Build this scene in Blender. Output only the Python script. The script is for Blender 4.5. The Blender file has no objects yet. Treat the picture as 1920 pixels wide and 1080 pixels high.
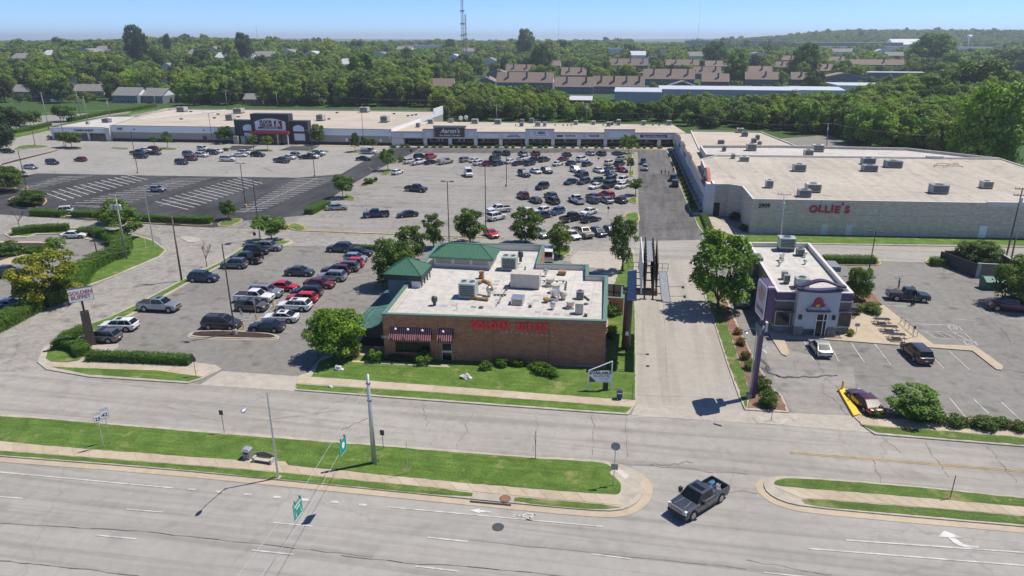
import bpy, math, random
import numpy as np
from mathutils import Vector, Matrix, noise as mnoise
random.seed(7)
RNG = np.random.default_rng(11)
S = bpy.context.scene
C = S.collection
PI = math.pi
# ------------------------------------------------------------ camera, light, exposure
FPX, CAMH, HORIZ = 1300.0, 37.0, 76.0
TH = math.atan((540 - HORIZ) / FPX)
YAW = math.radians(9.66)
cam_data = bpy.data.cameras.new('camera')
cam_data.sensor_width = 36.0
cam_data.lens = 36.0 * FPX / 1920.0
cam_data.clip_start = 0.5
cam_data.clip_end = 60000
cam = bpy.data.objects.new('camera', cam_data)
C.objects.link(cam)
cam.location = (0, 0, CAMH)
cam.rotation_euler = (PI / 2 - TH, 0, YAW)
S.camera = cam
SUN_EL, SUN_AZ = math.radians(62.5), math.atan2(0.25, 0.44)   # azimuth measured from +X towards +Y
w = bpy.data.worlds.new('World'); S.world = w; w.use_nodes = True
nt = w.node_tree; nt.nodes.clear()
sky = nt.nodes.new('ShaderNodeTexSky'); sky.sky_type = 'NISHITA'; sky.sun_disc = False
sky.sun_elevation = SUN_EL; sky.sun_rotation = PI / 2 - SUN_AZ
sky.altitude = 1500; sky.air_density = 0.55; sky.dust_density = 0.0; sky.ozone_density = 8.0
bg = nt.nodes.new('ShaderNodeBackground'); bg.inputs[1].default_value = 0.12
wo = nt.nodes.new('ShaderNodeOutputWorld')
tn = nt.nodes.new('ShaderNodeMix'); tn.data_type = 'RGBA'; tn.blend_type = 'MULTIPLY'; tn.inputs[0].default_value = 1; tn.inputs[7].default_value = (.88, .955, 1.03, 1)   # the deep clear blue of the day, the same all over the sky
nt.links.new(sky.outputs[0], tn.inputs[6]); nt.links.new(tn.outputs[2], bg.inputs[0]); nt.links.new(bg.outputs[0], wo.inputs[0])
sl = bpy.data.lights.new('sun', 'SUN'); sl.energy = 4.0; sl.angle = math.radians(0.5); sl.color = (1.0, 0.92, 0.81)
sun = bpy.data.objects.new('sun', sl); C.objects.link(sun)
sd = Vector((math.cos(SUN_EL) * math.cos(SUN_AZ), math.cos(SUN_EL) * math.sin(SUN_AZ), math.sin(SUN_EL)))
sun.rotation_euler = sd.to_track_quat('Z', 'Y').to_euler(); sun.location = (60, 40, 120)
S.view_settings.view_transform = 'Standard'; S.view_settings.look = 'None'
S.view_settings.exposure = 0.56; S.view_settings.gamma = 1.0; S.view_settings.use_curve_mapping = False
S.cycles.use_denoising = True
S.cycles.max_bounces = 5; S.cycles.diffuse_bounces = 3; S.cycles.glossy_bounces = 2; S.cycles.transmission_bounces = 3
S.cycles.volume_bounces = 0; S.cycles.transparent_max_bounces = 6
S.cycles.sample_clamp_indirect = 6.0
# surveying helper: the ground point (at height z) that the photograph shows at pixel x, y (1920 x 1080)
_c, _s = math.cos(YAW), math.sin(YAW)
def _rz(v): return Vector((_c * v[0] - _s * v[1], _s * v[0] + _c * v[1], v[2]))
_F, _U, _R = _rz((0, math.cos(TH), -math.sin(TH))), _rz((0, math.sin(TH), math.cos(TH))), _rz((1, 0, 0))
def at(x, y, z=0.0):
 d = _F + _R * ((x - 960) / FPX) + _U * ((540 - y) / FPX)
 t = (z - CAMH) / d.z
 return Vector((t * d.x, t * d.y, z))
def px_of(p):
 v = Vector(p) - Vector((0, 0, CAMH)); q = v.dot(_F)
 return 960 + FPX * v.dot(_R) / q, 540 - FPX * v.dot(_U) / q
def height(xb, yb, yt):
 b = at(xb, yb); lo, hi = 0.0, 90.0
 for _ in range(40):
  m = (lo + hi) / 2
  if px_of((b.x, b.y, m))[1] > yt: lo = m
  else: hi = m
 return lo
# ------------------------------------------------------------ materials
def node_mat(name):
 m = bpy.data.materials.new(name); m.use_nodes = True
 n = m.node_tree; b = n.nodes['Principled BSDF']
 return m, n, b
def tex_noise(n, co, scale, detail=3, rough=0.55, sc=None, dist=0.0):
 t = n.nodes.new('ShaderNodeTexNoise'); t.inputs['Scale'].default_value = scale
 t.inputs['Detail'].default_value = detail; t.inputs['Roughness'].default_value = rough; t.inputs['Distortion'].default_value = dist
 if sc:
  mp = n.nodes.new('ShaderNodeMapping'); mp.inputs['Scale'].default_value = sc
  n.links.new(co, mp.inputs[0]); n.links.new(mp.outputs[0], t.inputs['Vector'])
 else: n.links.new(co, t.inputs['Vector'])
 return t.outputs['Fac']
def ramp(n, fac, stops):
 r = n.nodes.new('ShaderNodeValToRGB'); e = r.color_ramp.elements
 while len(e) < len(stops): e.new(0.5)
 for i, (p, c) in enumerate(stops):
  e[i].position = p; e[i].color = c if len(c) == 4 else (*c, 1)
 n.links.new(fac, r.inputs[0]); return r.outputs[0]
def g3(v): return (v, v, v, 1)
def mixc(n, a, b, fac, mode='MIX'):
 m = n.nodes.new('ShaderNodeMix'); m.data_type = 'RGBA'; m.blend_type = mode
 for s, v in ((6, a), (7, b), (0, fac)):
  if hasattr(v, 'links') or hasattr(v, 'is_linked'): n.links.new(v, m.inputs[s])
  else: m.inputs[s].default_value = v if s == 0 or len(v) == 4 else (*v, 1)
 return m.outputs[2]
MATS = {}
def plain(name, col, rough=0.6, metal=0.0, var=0.12, scale=2.0, bump=0.0, spec=0.5, coat=0.0, streak=None):
 if name in MATS: return MATS[name]
 m, n, b = node_mat(name)
 co = n.nodes.new('ShaderNodeTexCoord').outputs['Object']
 f = tex_noise(n, co, scale, 4, 0.6, streak)
 lo = tuple(max(0, c * (1 - var)) for c in col); hi = tuple(min(1, c * (1 + var)) for c in col)
 c = ramp(n, f, [(0.3, lo), (0.7, hi)])
 n.links.new(c, b.inputs['Base Color'])
 b.inputs['Roughness'].default_value = rough; b.inputs['Metallic'].default_value = metal
 b.inputs['Specular IOR Level'].default_value = spec; b.inputs['Coat Weight'].default_value = coat
 if bump:
  bp = n.nodes.new('ShaderNodeBump'); bp.inputs['Strength'].default_value = bump; bp.inputs['Distance'].default_value = 0.05
  n.links.new(tex_noise(n, co, scale * 8, 3), bp.inputs['Height']); n.links.new(bp.outputs[0], b.inputs['Normal'])
 MATS[name] = m; return m
def paving(name, col, crack=0.0, crack_scale=0.12, streak=None, stain=0.25, oil=0.0, grain=0.12, patch=0.15, tint=None, streak_amt=0.25):
 if name in MATS: return MATS[name]
 m, n, b = node_mat(name)
 co = n.nodes.new('ShaderNodeTexCoord').outputs['Object']
 c = ramp(n, tex_noise(n, co, 0.06, 5, 0.6), [(0.3, tuple(x * (1 - patch) for x in col)), (0.7, tuple(x * (1 + patch) for x in col))])
 c = mixc(n, c, ramp(n, tex_noise(n, co, 0.9, 5, 0.65, None, 0.6), [(0.35, g3(1 - stain)), (0.6, g3(1.0))]), 1.0, 'MULTIPLY')
 c = mixc(n, c, ramp(n, tex_noise(n, co, 14.0, 4, 0.8), [(0.3, g3(1 - grain)), (0.7, g3(1 + grain))]), 1.0, 'MULTIPLY')
 if streak:
  c = mixc(n, c, ramp(n, tex_noise(n, co, 1.0, 4, 0.6, streak, 0.3), [(0.36, g3(1 - streak_amt)), (0.56, g3(1.04))]), 1.0, 'MULTIPLY')
 if oil:
  c = mixc(n, c, ramp(n, tex_noise(n, co, 0.35, 2, 0.4), [(0.6, g3(1)), (0.72, g3(1 - oil))]), 1.0, 'MULTIPLY')
 if crack:
  for cs, wd, am in ((crack_scale, 0.0035, crack), (crack_scale * 3.1, 0.006, crack * 0.55)):
   v = n.nodes.new('ShaderNodeTexVoronoi'); v.feature = 'DISTANCE_TO_EDGE'; v.inputs['Scale'].default_value = cs
   nz = n.nodes.new('ShaderNodeTexNoise'); nz.inputs['Scale'].default_value = 0.7; nz.inputs['Detail'].default_value = 5
   n.links.new(co, nz.inputs['Vector'])
   ad = n.nodes.new('ShaderNodeVectorMath'); ad.operation = 'MULTIPLY_ADD'
   n.links.new(nz.outputs['Color'], ad.inputs[0]); ad.inputs[1].default_value = (2.2, 2.2, 0); n.links.new(co, ad.inputs[2])
   n.links.new(ad.outputs[0], v.inputs['Vector'])
   line = ramp(n, v.outputs['Distance'], [(0.0, g3(1 - am)), (wd * 2.2, g3(1))])
   msk = ramp(n, tex_noise(n, co, 0.05 if cs == crack_scale else 0.11, 2), [(0.42, g3(0)), (0.55, g3(1))])
   c = mixc(n, c, mixc(n, (1, 1, 1), line, msk), 1.0, 'MULTIPLY')
 if tint:
  c = mixc(n, c, tint, ramp(n, tex_noise(n, co, 0.25, 4), [(0.5, g3(0)), (0.75, g3(0.5))]))
 n.links.new(c, b.inputs['Base Color'])
 b.inputs['Roughness'].default_value = 0.9; b.inputs['Specular IOR Level'].default_value = 0.3
 bp = n.nodes.new('ShaderNodeBump'); bp.inputs['Strength'].default_value = 0.35; bp.inputs['Distance'].default_value = 0.02
 n.links.new(tex_noise(n, co, 30, 3), bp.inputs['Height']); n.links.new(bp.outputs[0], b.inputs['Normal'])
 MATS[name] = m; return m
def grassy(name, dark, mid, light, dry=0.0):
 m, n, b = node_mat(name)
 co = n.nodes.new('ShaderNodeTexCoord').outputs['Object']
 c = ramp(n, tex_noise(n, co, 0.5, 6, 0.7, None, 0.4), [(0.28, dark), (0.5, mid), (0.74, light)])
 c = mixc(n, c, ramp(n, tex_noise(n, co, 5.5, 5, 0.8), [(0.25, g3(0.45)), (0.7, g3(1.5))]), 1.0, 'MULTIPLY')
 c = mixc(n, c, ramp(n, tex_noise(n, co, 1.0, 3, 0.5, (0.12, 2.4, 1)), [(0.35, g3(0.86)), (0.65, g3(1.1))]), 1.0, 'MULTIPLY')
 if dry: c = mixc(n, c, (0.32, 0.27, 0.13, 1), ramp(n, tex_noise(n, co, 0.35, 4, 0.7), [(0.62 - 0.1 * dry, g3(0)), (0.78 - 0.1 * dry, g3(0.75))]))
 n.links.new(c, b.inputs['Base Color']); b.inputs['Roughness'].default_value = 0.9; b.inputs['Specular IOR Level'].default_value = 0.2
 bp = n.nodes.new('ShaderNodeBump'); bp.inputs['Strength'].default_value = 0.9; bp.inputs['Distance'].default_value = 0.08
 n.links.new(tex_noise(n, co, 12, 4, 0.8), bp.inputs['Height']); n.links.new(bp.outputs[0], b.inputs['Normal'])
 MATS[name] = m; return m
def leaf_mat(name, dark, light, hue_var=0.35):
 m, n, b = node_mat(name)
 co = n.nodes.new('ShaderNodeTexCoord').outputs['Object']
 oi = n.nodes.new('ShaderNodeObjectInfo')
 c = ramp(n, tex_noise(n, co, 1.7, 3, 0.6), [(0.36, dark), (0.64, light)])
 c = mixc(n, c, ramp(n, tex_noise(n, co, 11.0, 2, 0.6), [(0.3, g3(0.66)), (0.7, g3(1.32))]), 1.0, 'MULTIPLY')
 t = ramp(n, oi.outputs['Random'], [(0.0, (1 - hue_var, 1 - hue_var * 0.8, 1.0)), (0.5, (1, 1, 1)), (1.0, (1 + hue_var * 1.5, 1 + hue_var, 0.9))])
 c = mixc(n, c, t, 1.0, 'MULTIPLY')
 n.links.new(c, b.inputs['Base Color']); b.inputs['Roughness'].default_value = 0.55; b.inputs['Specular IOR Level'].default_value = 0.35
 tr = n.nodes.new('ShaderNodeBsdfTranslucent'); n.links.new(mixc(n, c, (0.9, 1.15, 0.35, 1), 1.0, 'MULTIPLY'), tr.inputs[0])
 mx = n.nodes.new('ShaderNodeMixShader'); mx.inputs[0].default_value = 0.42
 out = n.nodes['Material Output']
 n.links.new(b.outputs[0], mx.inputs[1]); n.links.new(tr.outputs[0], mx.inputs[2]); n.links.new(mx.outputs[0], out.inputs[0])
 MATS[name] = m; return m
def brick_mat(name, c1, c2, mortar, scale=1.0, bw=0.22, rh=0.075, ms=0.012, plane='XZ'):
 m, n, b = node_mat(name)
 tc = n.nodes.new('ShaderNodeTexCoord').outputs['Object']
 sp = n.nodes.new('ShaderNodeSeparateXYZ'); n.links.new(tc, sp.inputs[0])
 ad = n.nodes.new('ShaderNodeMath'); ad.operation = 'ADD'; n.links.new(sp.outputs[0], ad.inputs[0]); n.links.new(sp.outputs[1], ad.inputs[1])
 cb = n.nodes.new('ShaderNodeCombineXYZ'); n.links.new(ad.outputs[0], cb.inputs[0]); n.links.new(sp.outputs[2], cb.inputs[1])
 br = n.nodes.new('ShaderNodeTexBrick'); n.links.new(cb.outputs[0], br.inputs['Vector'])
 br.inputs['Color1'].default_value = (*c1, 1); br.inputs['Color2'].default_value = (*c2, 1); br.inputs['Mortar'].default_value = (*mortar, 1)
 br.inputs['Scale'].default_value = scale; br.inputs['Brick Width'].default_value = bw; br.inputs['Row Height'].default_value = rh
 br.inputs['Mortar Size'].default_value = ms; br.inputs['Bias'].default_value = -0.2
 c = mixc(n, br.outputs['Color'], ramp(n, tex_noise(n, cb.outputs[0], 0.8, 5, 0.7, (1, 2.5, 1)), [(0.3, g3(0.72)), (0.7, g3(1.2))]), 1.0, 'MULTIPLY')
 c = mixc(n, c, ramp(n, tex_noise(n, cb.outputs[0], 4.0, 3, 0.7, (1, 2.2, 1)), [(0.3, g3(0.8)), (0.7, g3(1.15))]), 1.0, 'MULTIPLY')
 n.links.new(c, b.inputs['Base Color']); b.inputs['Roughness'].default_value = 0.88
 MATS[name] = m; return m
M = {}
M['boulevard'] = paving('boulevard_asphalt', (.30, .29, .268), crack=.14, crack_scale=.055, streak=(.02, .9, 1), stain=.1, grain=.1, patch=.08, streak_amt=.2, oil=.12)
M['frontage'] = paving('frontage_asphalt', (.31, .296, .27), crack=.17, crack_scale=.075, streak=(.03, .7, 1), stain=.12, grain=.1, patch=.09, streak_amt=.2, oil=.12)
M['drive'] = paving('drive_concrete', (.335, .316, .278), crack=.2, crack_scale=.06, streak=(.8, .03, 1), stain=.1, patch=.06, streak_amt=.1)
M['access'] = paving('access_asphalt', (.295, .282, .257), crack=.28, crack_scale=.09, stain=.3, oil=.3, patch=.12)
M['lot'] = paving('lot_asphalt', (.212, .205, .19), crack=.3, crack_scale=.09, stain=.2, oil=.35, patch=.13)
M['lot_light'] = paving('lot_light_asphalt', (.262, .252, .233), crack=.5, crack_scale=.08, stain=.15, oil=.3, patch=.1, streak=(.03, .5, 1), streak_amt=.12)
M['lot_pale'] = paving('lot_pale_asphalt', (.29, .28, .26), crack=.4, crack_scale=.08, stain=.12, oil=.2, patch=.1)
M['sealed'] = paving('sealed_asphalt', (.058, .06, .064), stain=.25, patch=.3, grain=.2, streak=(.3, .06, 1), streak_amt=.35)
M['worn_dark'] = paving('worn_dark_asphalt', (.135, .132, .128), stain=.3, patch=.3, crack=.4, streak=(.5, .05, 1), streak_amt=.3, oil=.3)
M['walk'] = paving('walk_concrete', (.42, .355, .265), stain=.14, patch=.08, grain=.08)
M['apron'] = paving('apron_concrete', (.39, .36, .315), stain=.16, patch=.08, crack=.35, crack_scale=.12)
M['kerb'] = paving('kerb_concrete', (.40, .365, .305), stain=.22, patch=.12)
M['kerb_yellow'] = paving('kerb_old_yellow', (.42, .34, .16), stain=.3, patch=.2)
M['mulch'] = paving('mulch', (.05, .035, .028), stain=.4, grain=.4)
M['bare_mulch'] = paving('bare_mulch', (.20, .115, .075), stain=.45, grain=.4, patch=.2, tint=(.30, .22, .16, 1))
M['gravel'] = paving('gravel_patch', (.42, .40, .36), stain=.3, grain=.35)
M['paint'] = paving('road_paint', (.52, .52, .50), stain=.35, grain=.15)
M['paint_worn'] = paving('worn_paint', (.36, .36, .355), stain=.3, grain=.2)
M['paint_yellow'] = paving('yellow_paint', (.46, .34, .13), stain=.35, grain=.2)
M['crack'] = plain('crack_sealer', (.085, .085, .083), .9)
M['grass'] = grassy('lawn_grass', (.055, .105, .018), (.088, .155, .028), (.14, .215, .045), dry=.45)
M['grass_b'] = grassy('verge_grass', (.055, .10, .02), (.085, .14, .03), (.13, .185, .05), dry=.9)
M['field'] = grassy('far_ground', (.025, .05, .012), (.04, .085, .018), (.06, .11, .03), dry=.3)
M['leaf'] = leaf_mat('maple_leaves', (.062, .115, .02), (.16, .245, .04), .12)
M['leaf_bright'] = leaf_mat('bright_leaves', (.10, .19, .022), (.23, .36, .045), .15)
M['leaf_locust'] = leaf_mat('locust_leaves', (.10, .18, .025), (.19, .30, .045), .15)
M['leaf_yellow'] = leaf_mat('yellow_leaves', (.08, .15, .022), (.40, .36, .03), .1)
M['leaf_forest'] = leaf_mat('forest_leaves', (.10, .15, .03), (.28, .355, .075), .3)
M['leaf_lime'] = leaf_mat('lime_forest_leaves', (.14, .25, .028), (.28, .40, .05), .2)
M['leaf_dark'] = leaf_mat('dark_forest_leaves', (.035, .07, .02), (.09, .15, .035), .25)
M['leaf_hedge'] = leaf_mat('hedge_leaves', (.075, .155, .018), (.14, .26, .032), .1)
M['leaf_rust'] = leaf_mat('rusty_shrub_leaves', (.12, .09, .02), (.30, .19, .04), .1)
M['rust_plate'] = plain('rust_plate', (.22, .11, .065), .9, 0, .3, 4)
M['bark'] = plain('bark', (.11, .085, .065), .9, var=.3, scale=5)
M['pole_wood'] = plain('weathered_wood', (.13, .105, .085), .9, var=.3, scale=3, streak=(4, 4, .3))
M['pole_grey'] = plain('silvered_wood', (.30, .29, .27), .9, var=.25, scale=3, streak=(4, 4, .3))
M['galv'] = plain('galvanised_steel', (.50, .52, .53), .45, .6, .1)
M['bronze'] = plain('bronze_paint', (.085, .072, .062), .5, .3, .2)
M['black'] = plain('black_parts', (.02, .02, .022), .55, 0, .2)
M['dark_metal'] = plain('dark_metal', (.08, .085, .09), .5, .4, .2)
M['white'] = plain('white_paint', (.78, .78, .77), .5, 0, .04)
M['offwhite'] = plain('off_white_paint', (.56, .55, .52), .6, 0, .08)
M['grey'] = plain('grey_paint', (.32, .33, .33), .6, 0, .1)
M['yellow'] = plain('bollard_yellow', (.75, .47, .03), .6, 0, .1)
M['red'] = plain('red_letter', (.85, .03, .045), .4, 0, .08)
M['orange_base'] = plain('faded_orange_base', (.62, .36, .15), .8, 0, .25)
M['brick'] = brick_mat('red_brown_brick', (.40, .135, .062), (.55, .215, .105), (.36, .22, .14))
M['block'] = brick_mat('painted_block', (.57, .51, .40), (.575, .515, .405), (.545, .487, .38), bw=.4, rh=.2, ms=.012)
M['stone'] = brick_mat('ledger_stone', (.20, .18, .165), (.36, .33, .30), (.10, .095, .09), bw=.45, rh=.13, ms=.012)
M['roof_white'] = paving('white_membrane', (.49, .475, .445), stain=.2, patch=.1, grain=.07, oil=.22, crack=.3, crack_scale=.2)
M['roof_beige'] = paving('beige_membrane', (.42, .385, .33), stain=.16, patch=.1, grain=.08, crack=.4, crack_scale=.16, oil=.2, streak=(.5, .04, 1), streak_amt=.12)
M['roof_tan'] = paving('tan_membrane', (.45, .40, .335), stain=.14, patch=.1, grain=.06, streak=(.04, .4, 1), streak_amt=.12)
M['green_metal'] = plain('green_standing_seam', (.06, .165, .105), .42, .15, .08, 1.5)
M['green_seam'] = plain('green_seam', (.03, .13, .08), .5)
M['green_trim'] = plain('green_coping', (.11, .205, .155), .5, .1, .1)
M['green_shingle'] = brick_mat('green_shingles', (.045, .12, .11), (.07, .165, .15), (.03, .08, .075), bw=.5, rh=.12, ms=.01)
M['stucco'] = plain('pale_stucco', (.66, .65, .62), .8, 0, .07, 1.2, .1)
M['stucco_tan'] = plain('tan_panel', (.34, .315, .275), .8, 0, .07)
M['stucco_lilac'] = plain('pale_blue_grey_stucco', (.47, .48, .49), .8, 0, .05)
M['hvac_green'] = plain('green_grey_cabinet', (.36, .42, .38), .5, .2, .12, 1.5)
M['hvac_beige'] = plain('beige_cabinet', (.50, .47, .41), .55, .2, .12, 1.5)
M['hvac_grey'] = plain('grey_cabinet', (.26, .28, .29), .5, .3, .15, 1.5)
M['steel'] = plain('brushed_steel', (.55, .55, .54), .35, .8, .15)
M['grille'] = plain('coil_grille', (.10, .12, .12), .7, .3, .2)
M['rust'] = plain('rusty_duct', (.30, .17, .07), .8, 0, .5, 3)
M['glass'] = plain('dark_glass', (.008, .012, .013), .12, 0, .2, spec=.45)
M['glass_store'] = plain('storefront_glass', (.022, .026, .028), .12, 0, .6, .8, spec=.8)
M['purple'] = plain('purple_paint', (.085, .045, .125), .45, 0, .08)
M['purple_dark'] = plain('dark_purple_trim', (.05, .032, .075), .5, 0, .1)
M['taupe'] = plain('taupe_stucco', (.155, .135, .11), .85, 0, .08)
M['charcoal'] = plain('charcoal_panel', (.035, .037, .043), .65, 0, .12)
M['brown_sign'] = plain('brown_panel', (.11, .06, .045), .6, 0, .1)
M['roof_brown'] = plain('brown_shingle', (.23, .175, .145), .9, 0, .15, 1.0)
M['roof_grey'] = plain('grey_shingle', (.20, .20, .20), .9, 0, .2, 1.0)
M['roof_metal'] = plain('pale_metal_roof', (.58, .61, .64), .4, .2, .05, streak=(6, .1, 1))
M['wall_blue'] = plain('slate_siding', (.17, .19, .22), .8, 0, .1)
M['wall_cream'] = plain('cream_siding', (.50, .45, .36), .8, 0, .08)
M['wall_white'] = plain('white_siding', (.76, .78, .8), .7, 0, .05)
M['wall_brick'] = plain('brown_brick_wall', (.19, .115, .085), .9, 0, .15)
M['wall_metal'] = plain('grey_metal_wall', (.36, .39, .43), .5, .2, .06, streak=(8, 8, .1))
M['red_door'] = plain('red_roller_door', (.40, .06, .03), .6, 0, .1)
M['teal_sign'] = plain('highway_green', (.0, .27, .2), .5, 0, .05)
M['blue_sign'] = plain('blue_band', (.03, .06, .17), .5, 0, .08)
M['concrete_box'] = plain('enclosure_wall', (.165, .135, .115), .85, 0, .12)
M['dumpster'] = plain('dumpster_green', (.03, .12, .09), .6, .1, .2)
M['blue_bin'] = plain('deep_blue', (.015, .04, .11), .5, 0, .15)
M['stone_rock'] = plain('pale_rock', (.55, .53, .49), .9, 0, .25, 3, .4)
M['bench'] = plain('bench_concrete', (.42, .38, .33), .85, 0, .1)
M['tyre'] = plain('tyre', (.022, .022, .023), .8)
M['rim'] = plain('alloy_rim', (.45, .45, .46), .35, .7, .1)
M['lamp_red'] = plain('tail_lamp', (.35, .015, .012), .25)
M['lamp_white'] = plain('head_lamp', (.7, .72, .75), .15)
M['skin'] = plain('skin', (.42, .27, .2), .6)
# ------------------------------------------------------------ mesh builder
class B:
 def __init__(s): s.v = []; s.f = []; s.m = []
 def add(s, vs, fs, m=0):
  o = len(s.v); s.v += [tuple(p) for p in vs]
  for f in fs: s.f.append(tuple(i + o for i in f)); s.m.append(m)
  return s
 def box(s, x0, y0, z0, x1, y1, z1, m=0):
  v = [(x0, y0, z0), (x1, y0, z0), (x1, y1, z0), (x0, y1, z0), (x0, y0, z1), (x1, y0, z1), (x1, y1, z1), (x0, y1, z1)]
  return s.add(v, [(0, 3, 2, 1), (4, 5, 6, 7), (0, 1, 5, 4), (1, 2, 6, 5), (2, 3, 7, 6), (3, 0, 4, 7)], m)
 def obox(s, c, dx, dy, dz, rz=0, m=0, tilt=None):
  R = Matrix.Rotation(rz, 3, 'Z')
  if tilt: R = R @ Matrix.Rotation(tilt[1], 3, tilt[0])
  c = Vector(c); v = []
  for k in (-.5, .5):
   for a, b_ in ((-.5, -.5), (.5, -.5), (.5, .5), (-.5, .5)): v.append(c + R @ Vector((a * dx, b_ * dy, k * dz)))
  return s.add(v, [(0, 3, 2, 1), (4, 5, 6, 7), (0, 1, 5, 4), (1, 2, 6, 5), (2, 3, 7, 6), (3, 0, 4, 7)], m)
 def prism(s, pts, z0, z1, m=0, mt=None, bottom=False):
  n = len(pts); a = sum(pts[i][0] * pts[(i + 1) % n][1] - pts[(i + 1) % n][0] * pts[i][1] for i in range(n))
  if a < 0: pts = pts[::-1]
  f0 = (lambda p: z0) if not callable(z0) else z0; f1 = (lambda p: z1) if not callable(z1) else z1
  v = [(p[0], p[1], f0(p)) for p in pts] + [(p[0], p[1], f1(p)) for p in pts]
  s.add(v, [(i, (i + 1) % n, n + (i + 1) % n, n + i) for i in range(n)], m)
  s.add([v[n + i] for i in range(n)], [tuple(range(n))], m if mt is None else mt)
  if bottom: s.add([v[i] for i in range(n)], [tuple(range(n))[::-1]], m)
  return s
 def face(s, pts, m=0): return s.add(pts, [tuple(range(len(pts)))], m)
 def tube(s, a, b, r0, r1=None, n=8, m=0, cap=True):
  r1 = r0 if r1 is None else r1
  a, b = Vector(a), Vector(b); d = (b - a)
  if d.length < 1e-6: return s
  q = d.to_track_quat('Z', 'Y'); v = []
  for p, r in ((a, r0), (b, r1)):
   for i in range(n):
    t = 2 * PI * i / n; v.append(p + q @ Vector((r * math.cos(t), r * math.sin(t), 0)))
  f = [(i, (i + 1) % n, n + (i + 1) % n, n + i) for i in range(n)]
  if cap: f += [tuple(range(n))[::-1], tuple(range(n, 2 * n))]
  return s.add(v, f, m)
 def path(s, pts, r, n=6, m=0):
  for a, b in zip(pts, pts[1:]): s.tube(a, b, r, r, n, m)
  return s
 def lathe(s, c, prof, n=12, m=0):
  c = Vector(c); v = []
  for r, z in prof:
   for i in range(n): t = 2 * PI * i / n; v.append(c + Vector((r * math.cos(t), r * math.sin(t), z)))
  f = []
  for k in range(len(prof) - 1):
   for i in range(n): f.append((k * n + i, k * n + (i + 1) % n, (k + 1) * n + (i + 1) % n, (k + 1) * n + i))
  f += [tuple(range(n))[::-1], tuple(range((len(prof) - 1) * n, len(prof) * n))]
  return s.add(v, f, m)
 def blob(s, c, rx, ry, rz, m=0, n=10, k=6, jit=0.0, seed=0):
  rr = random.Random(seed); v = []; c = Vector(c)
  for j in range(k + 1):
   ph = PI * j / k
   for i in range(n):
    t = 2 * PI * i / n; q = 1 + jit * (rr.random() - .5)
    v.append(c + Vector((rx * math.sin(ph) * math.cos(t) * q, ry * math.sin(ph) * math.sin(t) * q, rz * math.cos(ph) * q)))
  f = [(j * n + i, (j + 1) * n + i, (j + 1) * n + (i + 1) % n, j * n + (i + 1) % n) for j in range(k) for i in range(n)]
  return s.add(v, f, m)
 def mesh(s, name, mats, smooth=False):
  me = bpy.data.meshes.new(name); me.from_pydata(s.v, [], s.f)
  for m in (mats if isinstance(mats, (list, tuple)) else [mats]): me.materials.append(m)
  if any(s.m): me.polygons.foreach_set('material_index', s.m)
  if smooth: me.polygons.foreach_set('use_smooth', [True] * len(me.polygons))
  me.update(); return me
 def build(s, name, mats, parent=None, smooth=False, loc=None, label=None, kind=None):
  o = bpy.data.objects.new(name, s.mesh(name, mats, smooth)); C.objects.link(o)
  if parent: o.parent = parent
  if loc: o.location = loc
  if label: o['label'] = label
  if kind: o['kind'] = kind
  return o
def tag(o, label, cat, group=None):
 o['label'] = label; o['category'] = cat
 if group: o['group'] = group
 return o
def thing(name, label, cat, loc=(0, 0, 0), rz=0.0, group=None, scale=1.0):
 o = bpy.data.objects.new(name, None); C.objects.link(o); o.empty_display_size = .3
 o.location = loc; o.rotation_euler = (0, 0, rz); o.scale = (scale,) * 3
 return tag(o, label, cat, group)
def struct(o): o['kind'] = 'structure'; return o
KIDS = {}
def inst(name, me, parent=None, loc=None, rz=None):
 o = bpy.data.objects.new(name, me); C.objects.link(o)
 if parent: o.parent = parent
 if loc is not None: o.location = loc
 if rz is not None: o.rotation_euler = (0, 0, rz)
 return o
def copy_tree(o, parent=None):
 c = o.copy(); C.objects.link(c)
 if parent: c.parent = parent
 for ch in list(o.children): copy_tree(ch, c)
 return c
def text_mesh(txt, size, ext=0.0, bold=0.0, name='lettering', align='CENTER', spacing=1.0, shear=0.0):
 cu = bpy.data.curves.new('txt', 'FONT'); cu.body = txt; cu.size = size; cu.extrude = ext; cu.offset = bold
 cu.align_x = align; cu.align_y = 'CENTER'; cu.space_character = spacing; cu.resolution_u = 3; cu.shear = shear
 o = bpy.data.objects.new('txt', cu); C.objects.link(o)
 dg = bpy.context.evaluated_depsgraph_get(); me = bpy.data.meshes.new_from_object(o.evaluated_get(dg)); me.name = name
 bpy.data.objects.remove(o); bpy.data.curves.remove(cu)
 me.materials.clear()
 return me
def lettering(txt, size, mat_, parent, loc, rot, ext=0.02, bold=0.0, name='lettering', spacing=1.0, shear=0.0, wide=1.0, label=None):
 me = text_mesh(txt, size, ext, bold, name, spacing=spacing, shear=shear); me.materials.append(mat_)
 o = bpy.data.objects.new(name, me); C.objects.link(o); o.parent = parent; o.location = loc; o.rotation_euler = rot
 o.scale = (wide, 1, 1)
 if label: o['label'] = label
 return o
def arrays_mesh(name, verts, quads, mats):
 me = bpy.data.meshes.new(name); nv, nf = len(verts), len(quads)
 me.vertices.add(nv); me.vertices.foreach_set('co', verts.astype(np.float32).ravel())
 me.loops.add(nf * 4); me.loops.foreach_set('vertex_index', quads.astype(np.int32).ravel())
 me.polygons.add(nf); me.polygons.foreach_set('loop_start', np.arange(0, nf * 4, 4, dtype=np.int32))
 me.polygons.foreach_set('loop_total', np.full(nf, 4, dtype=np.int32))
 me.update(calc_edges=True)
 for m in (mats if isinstance(mats, (list, tuple)) else [mats]): me.materials.append(m)
 return me
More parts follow.
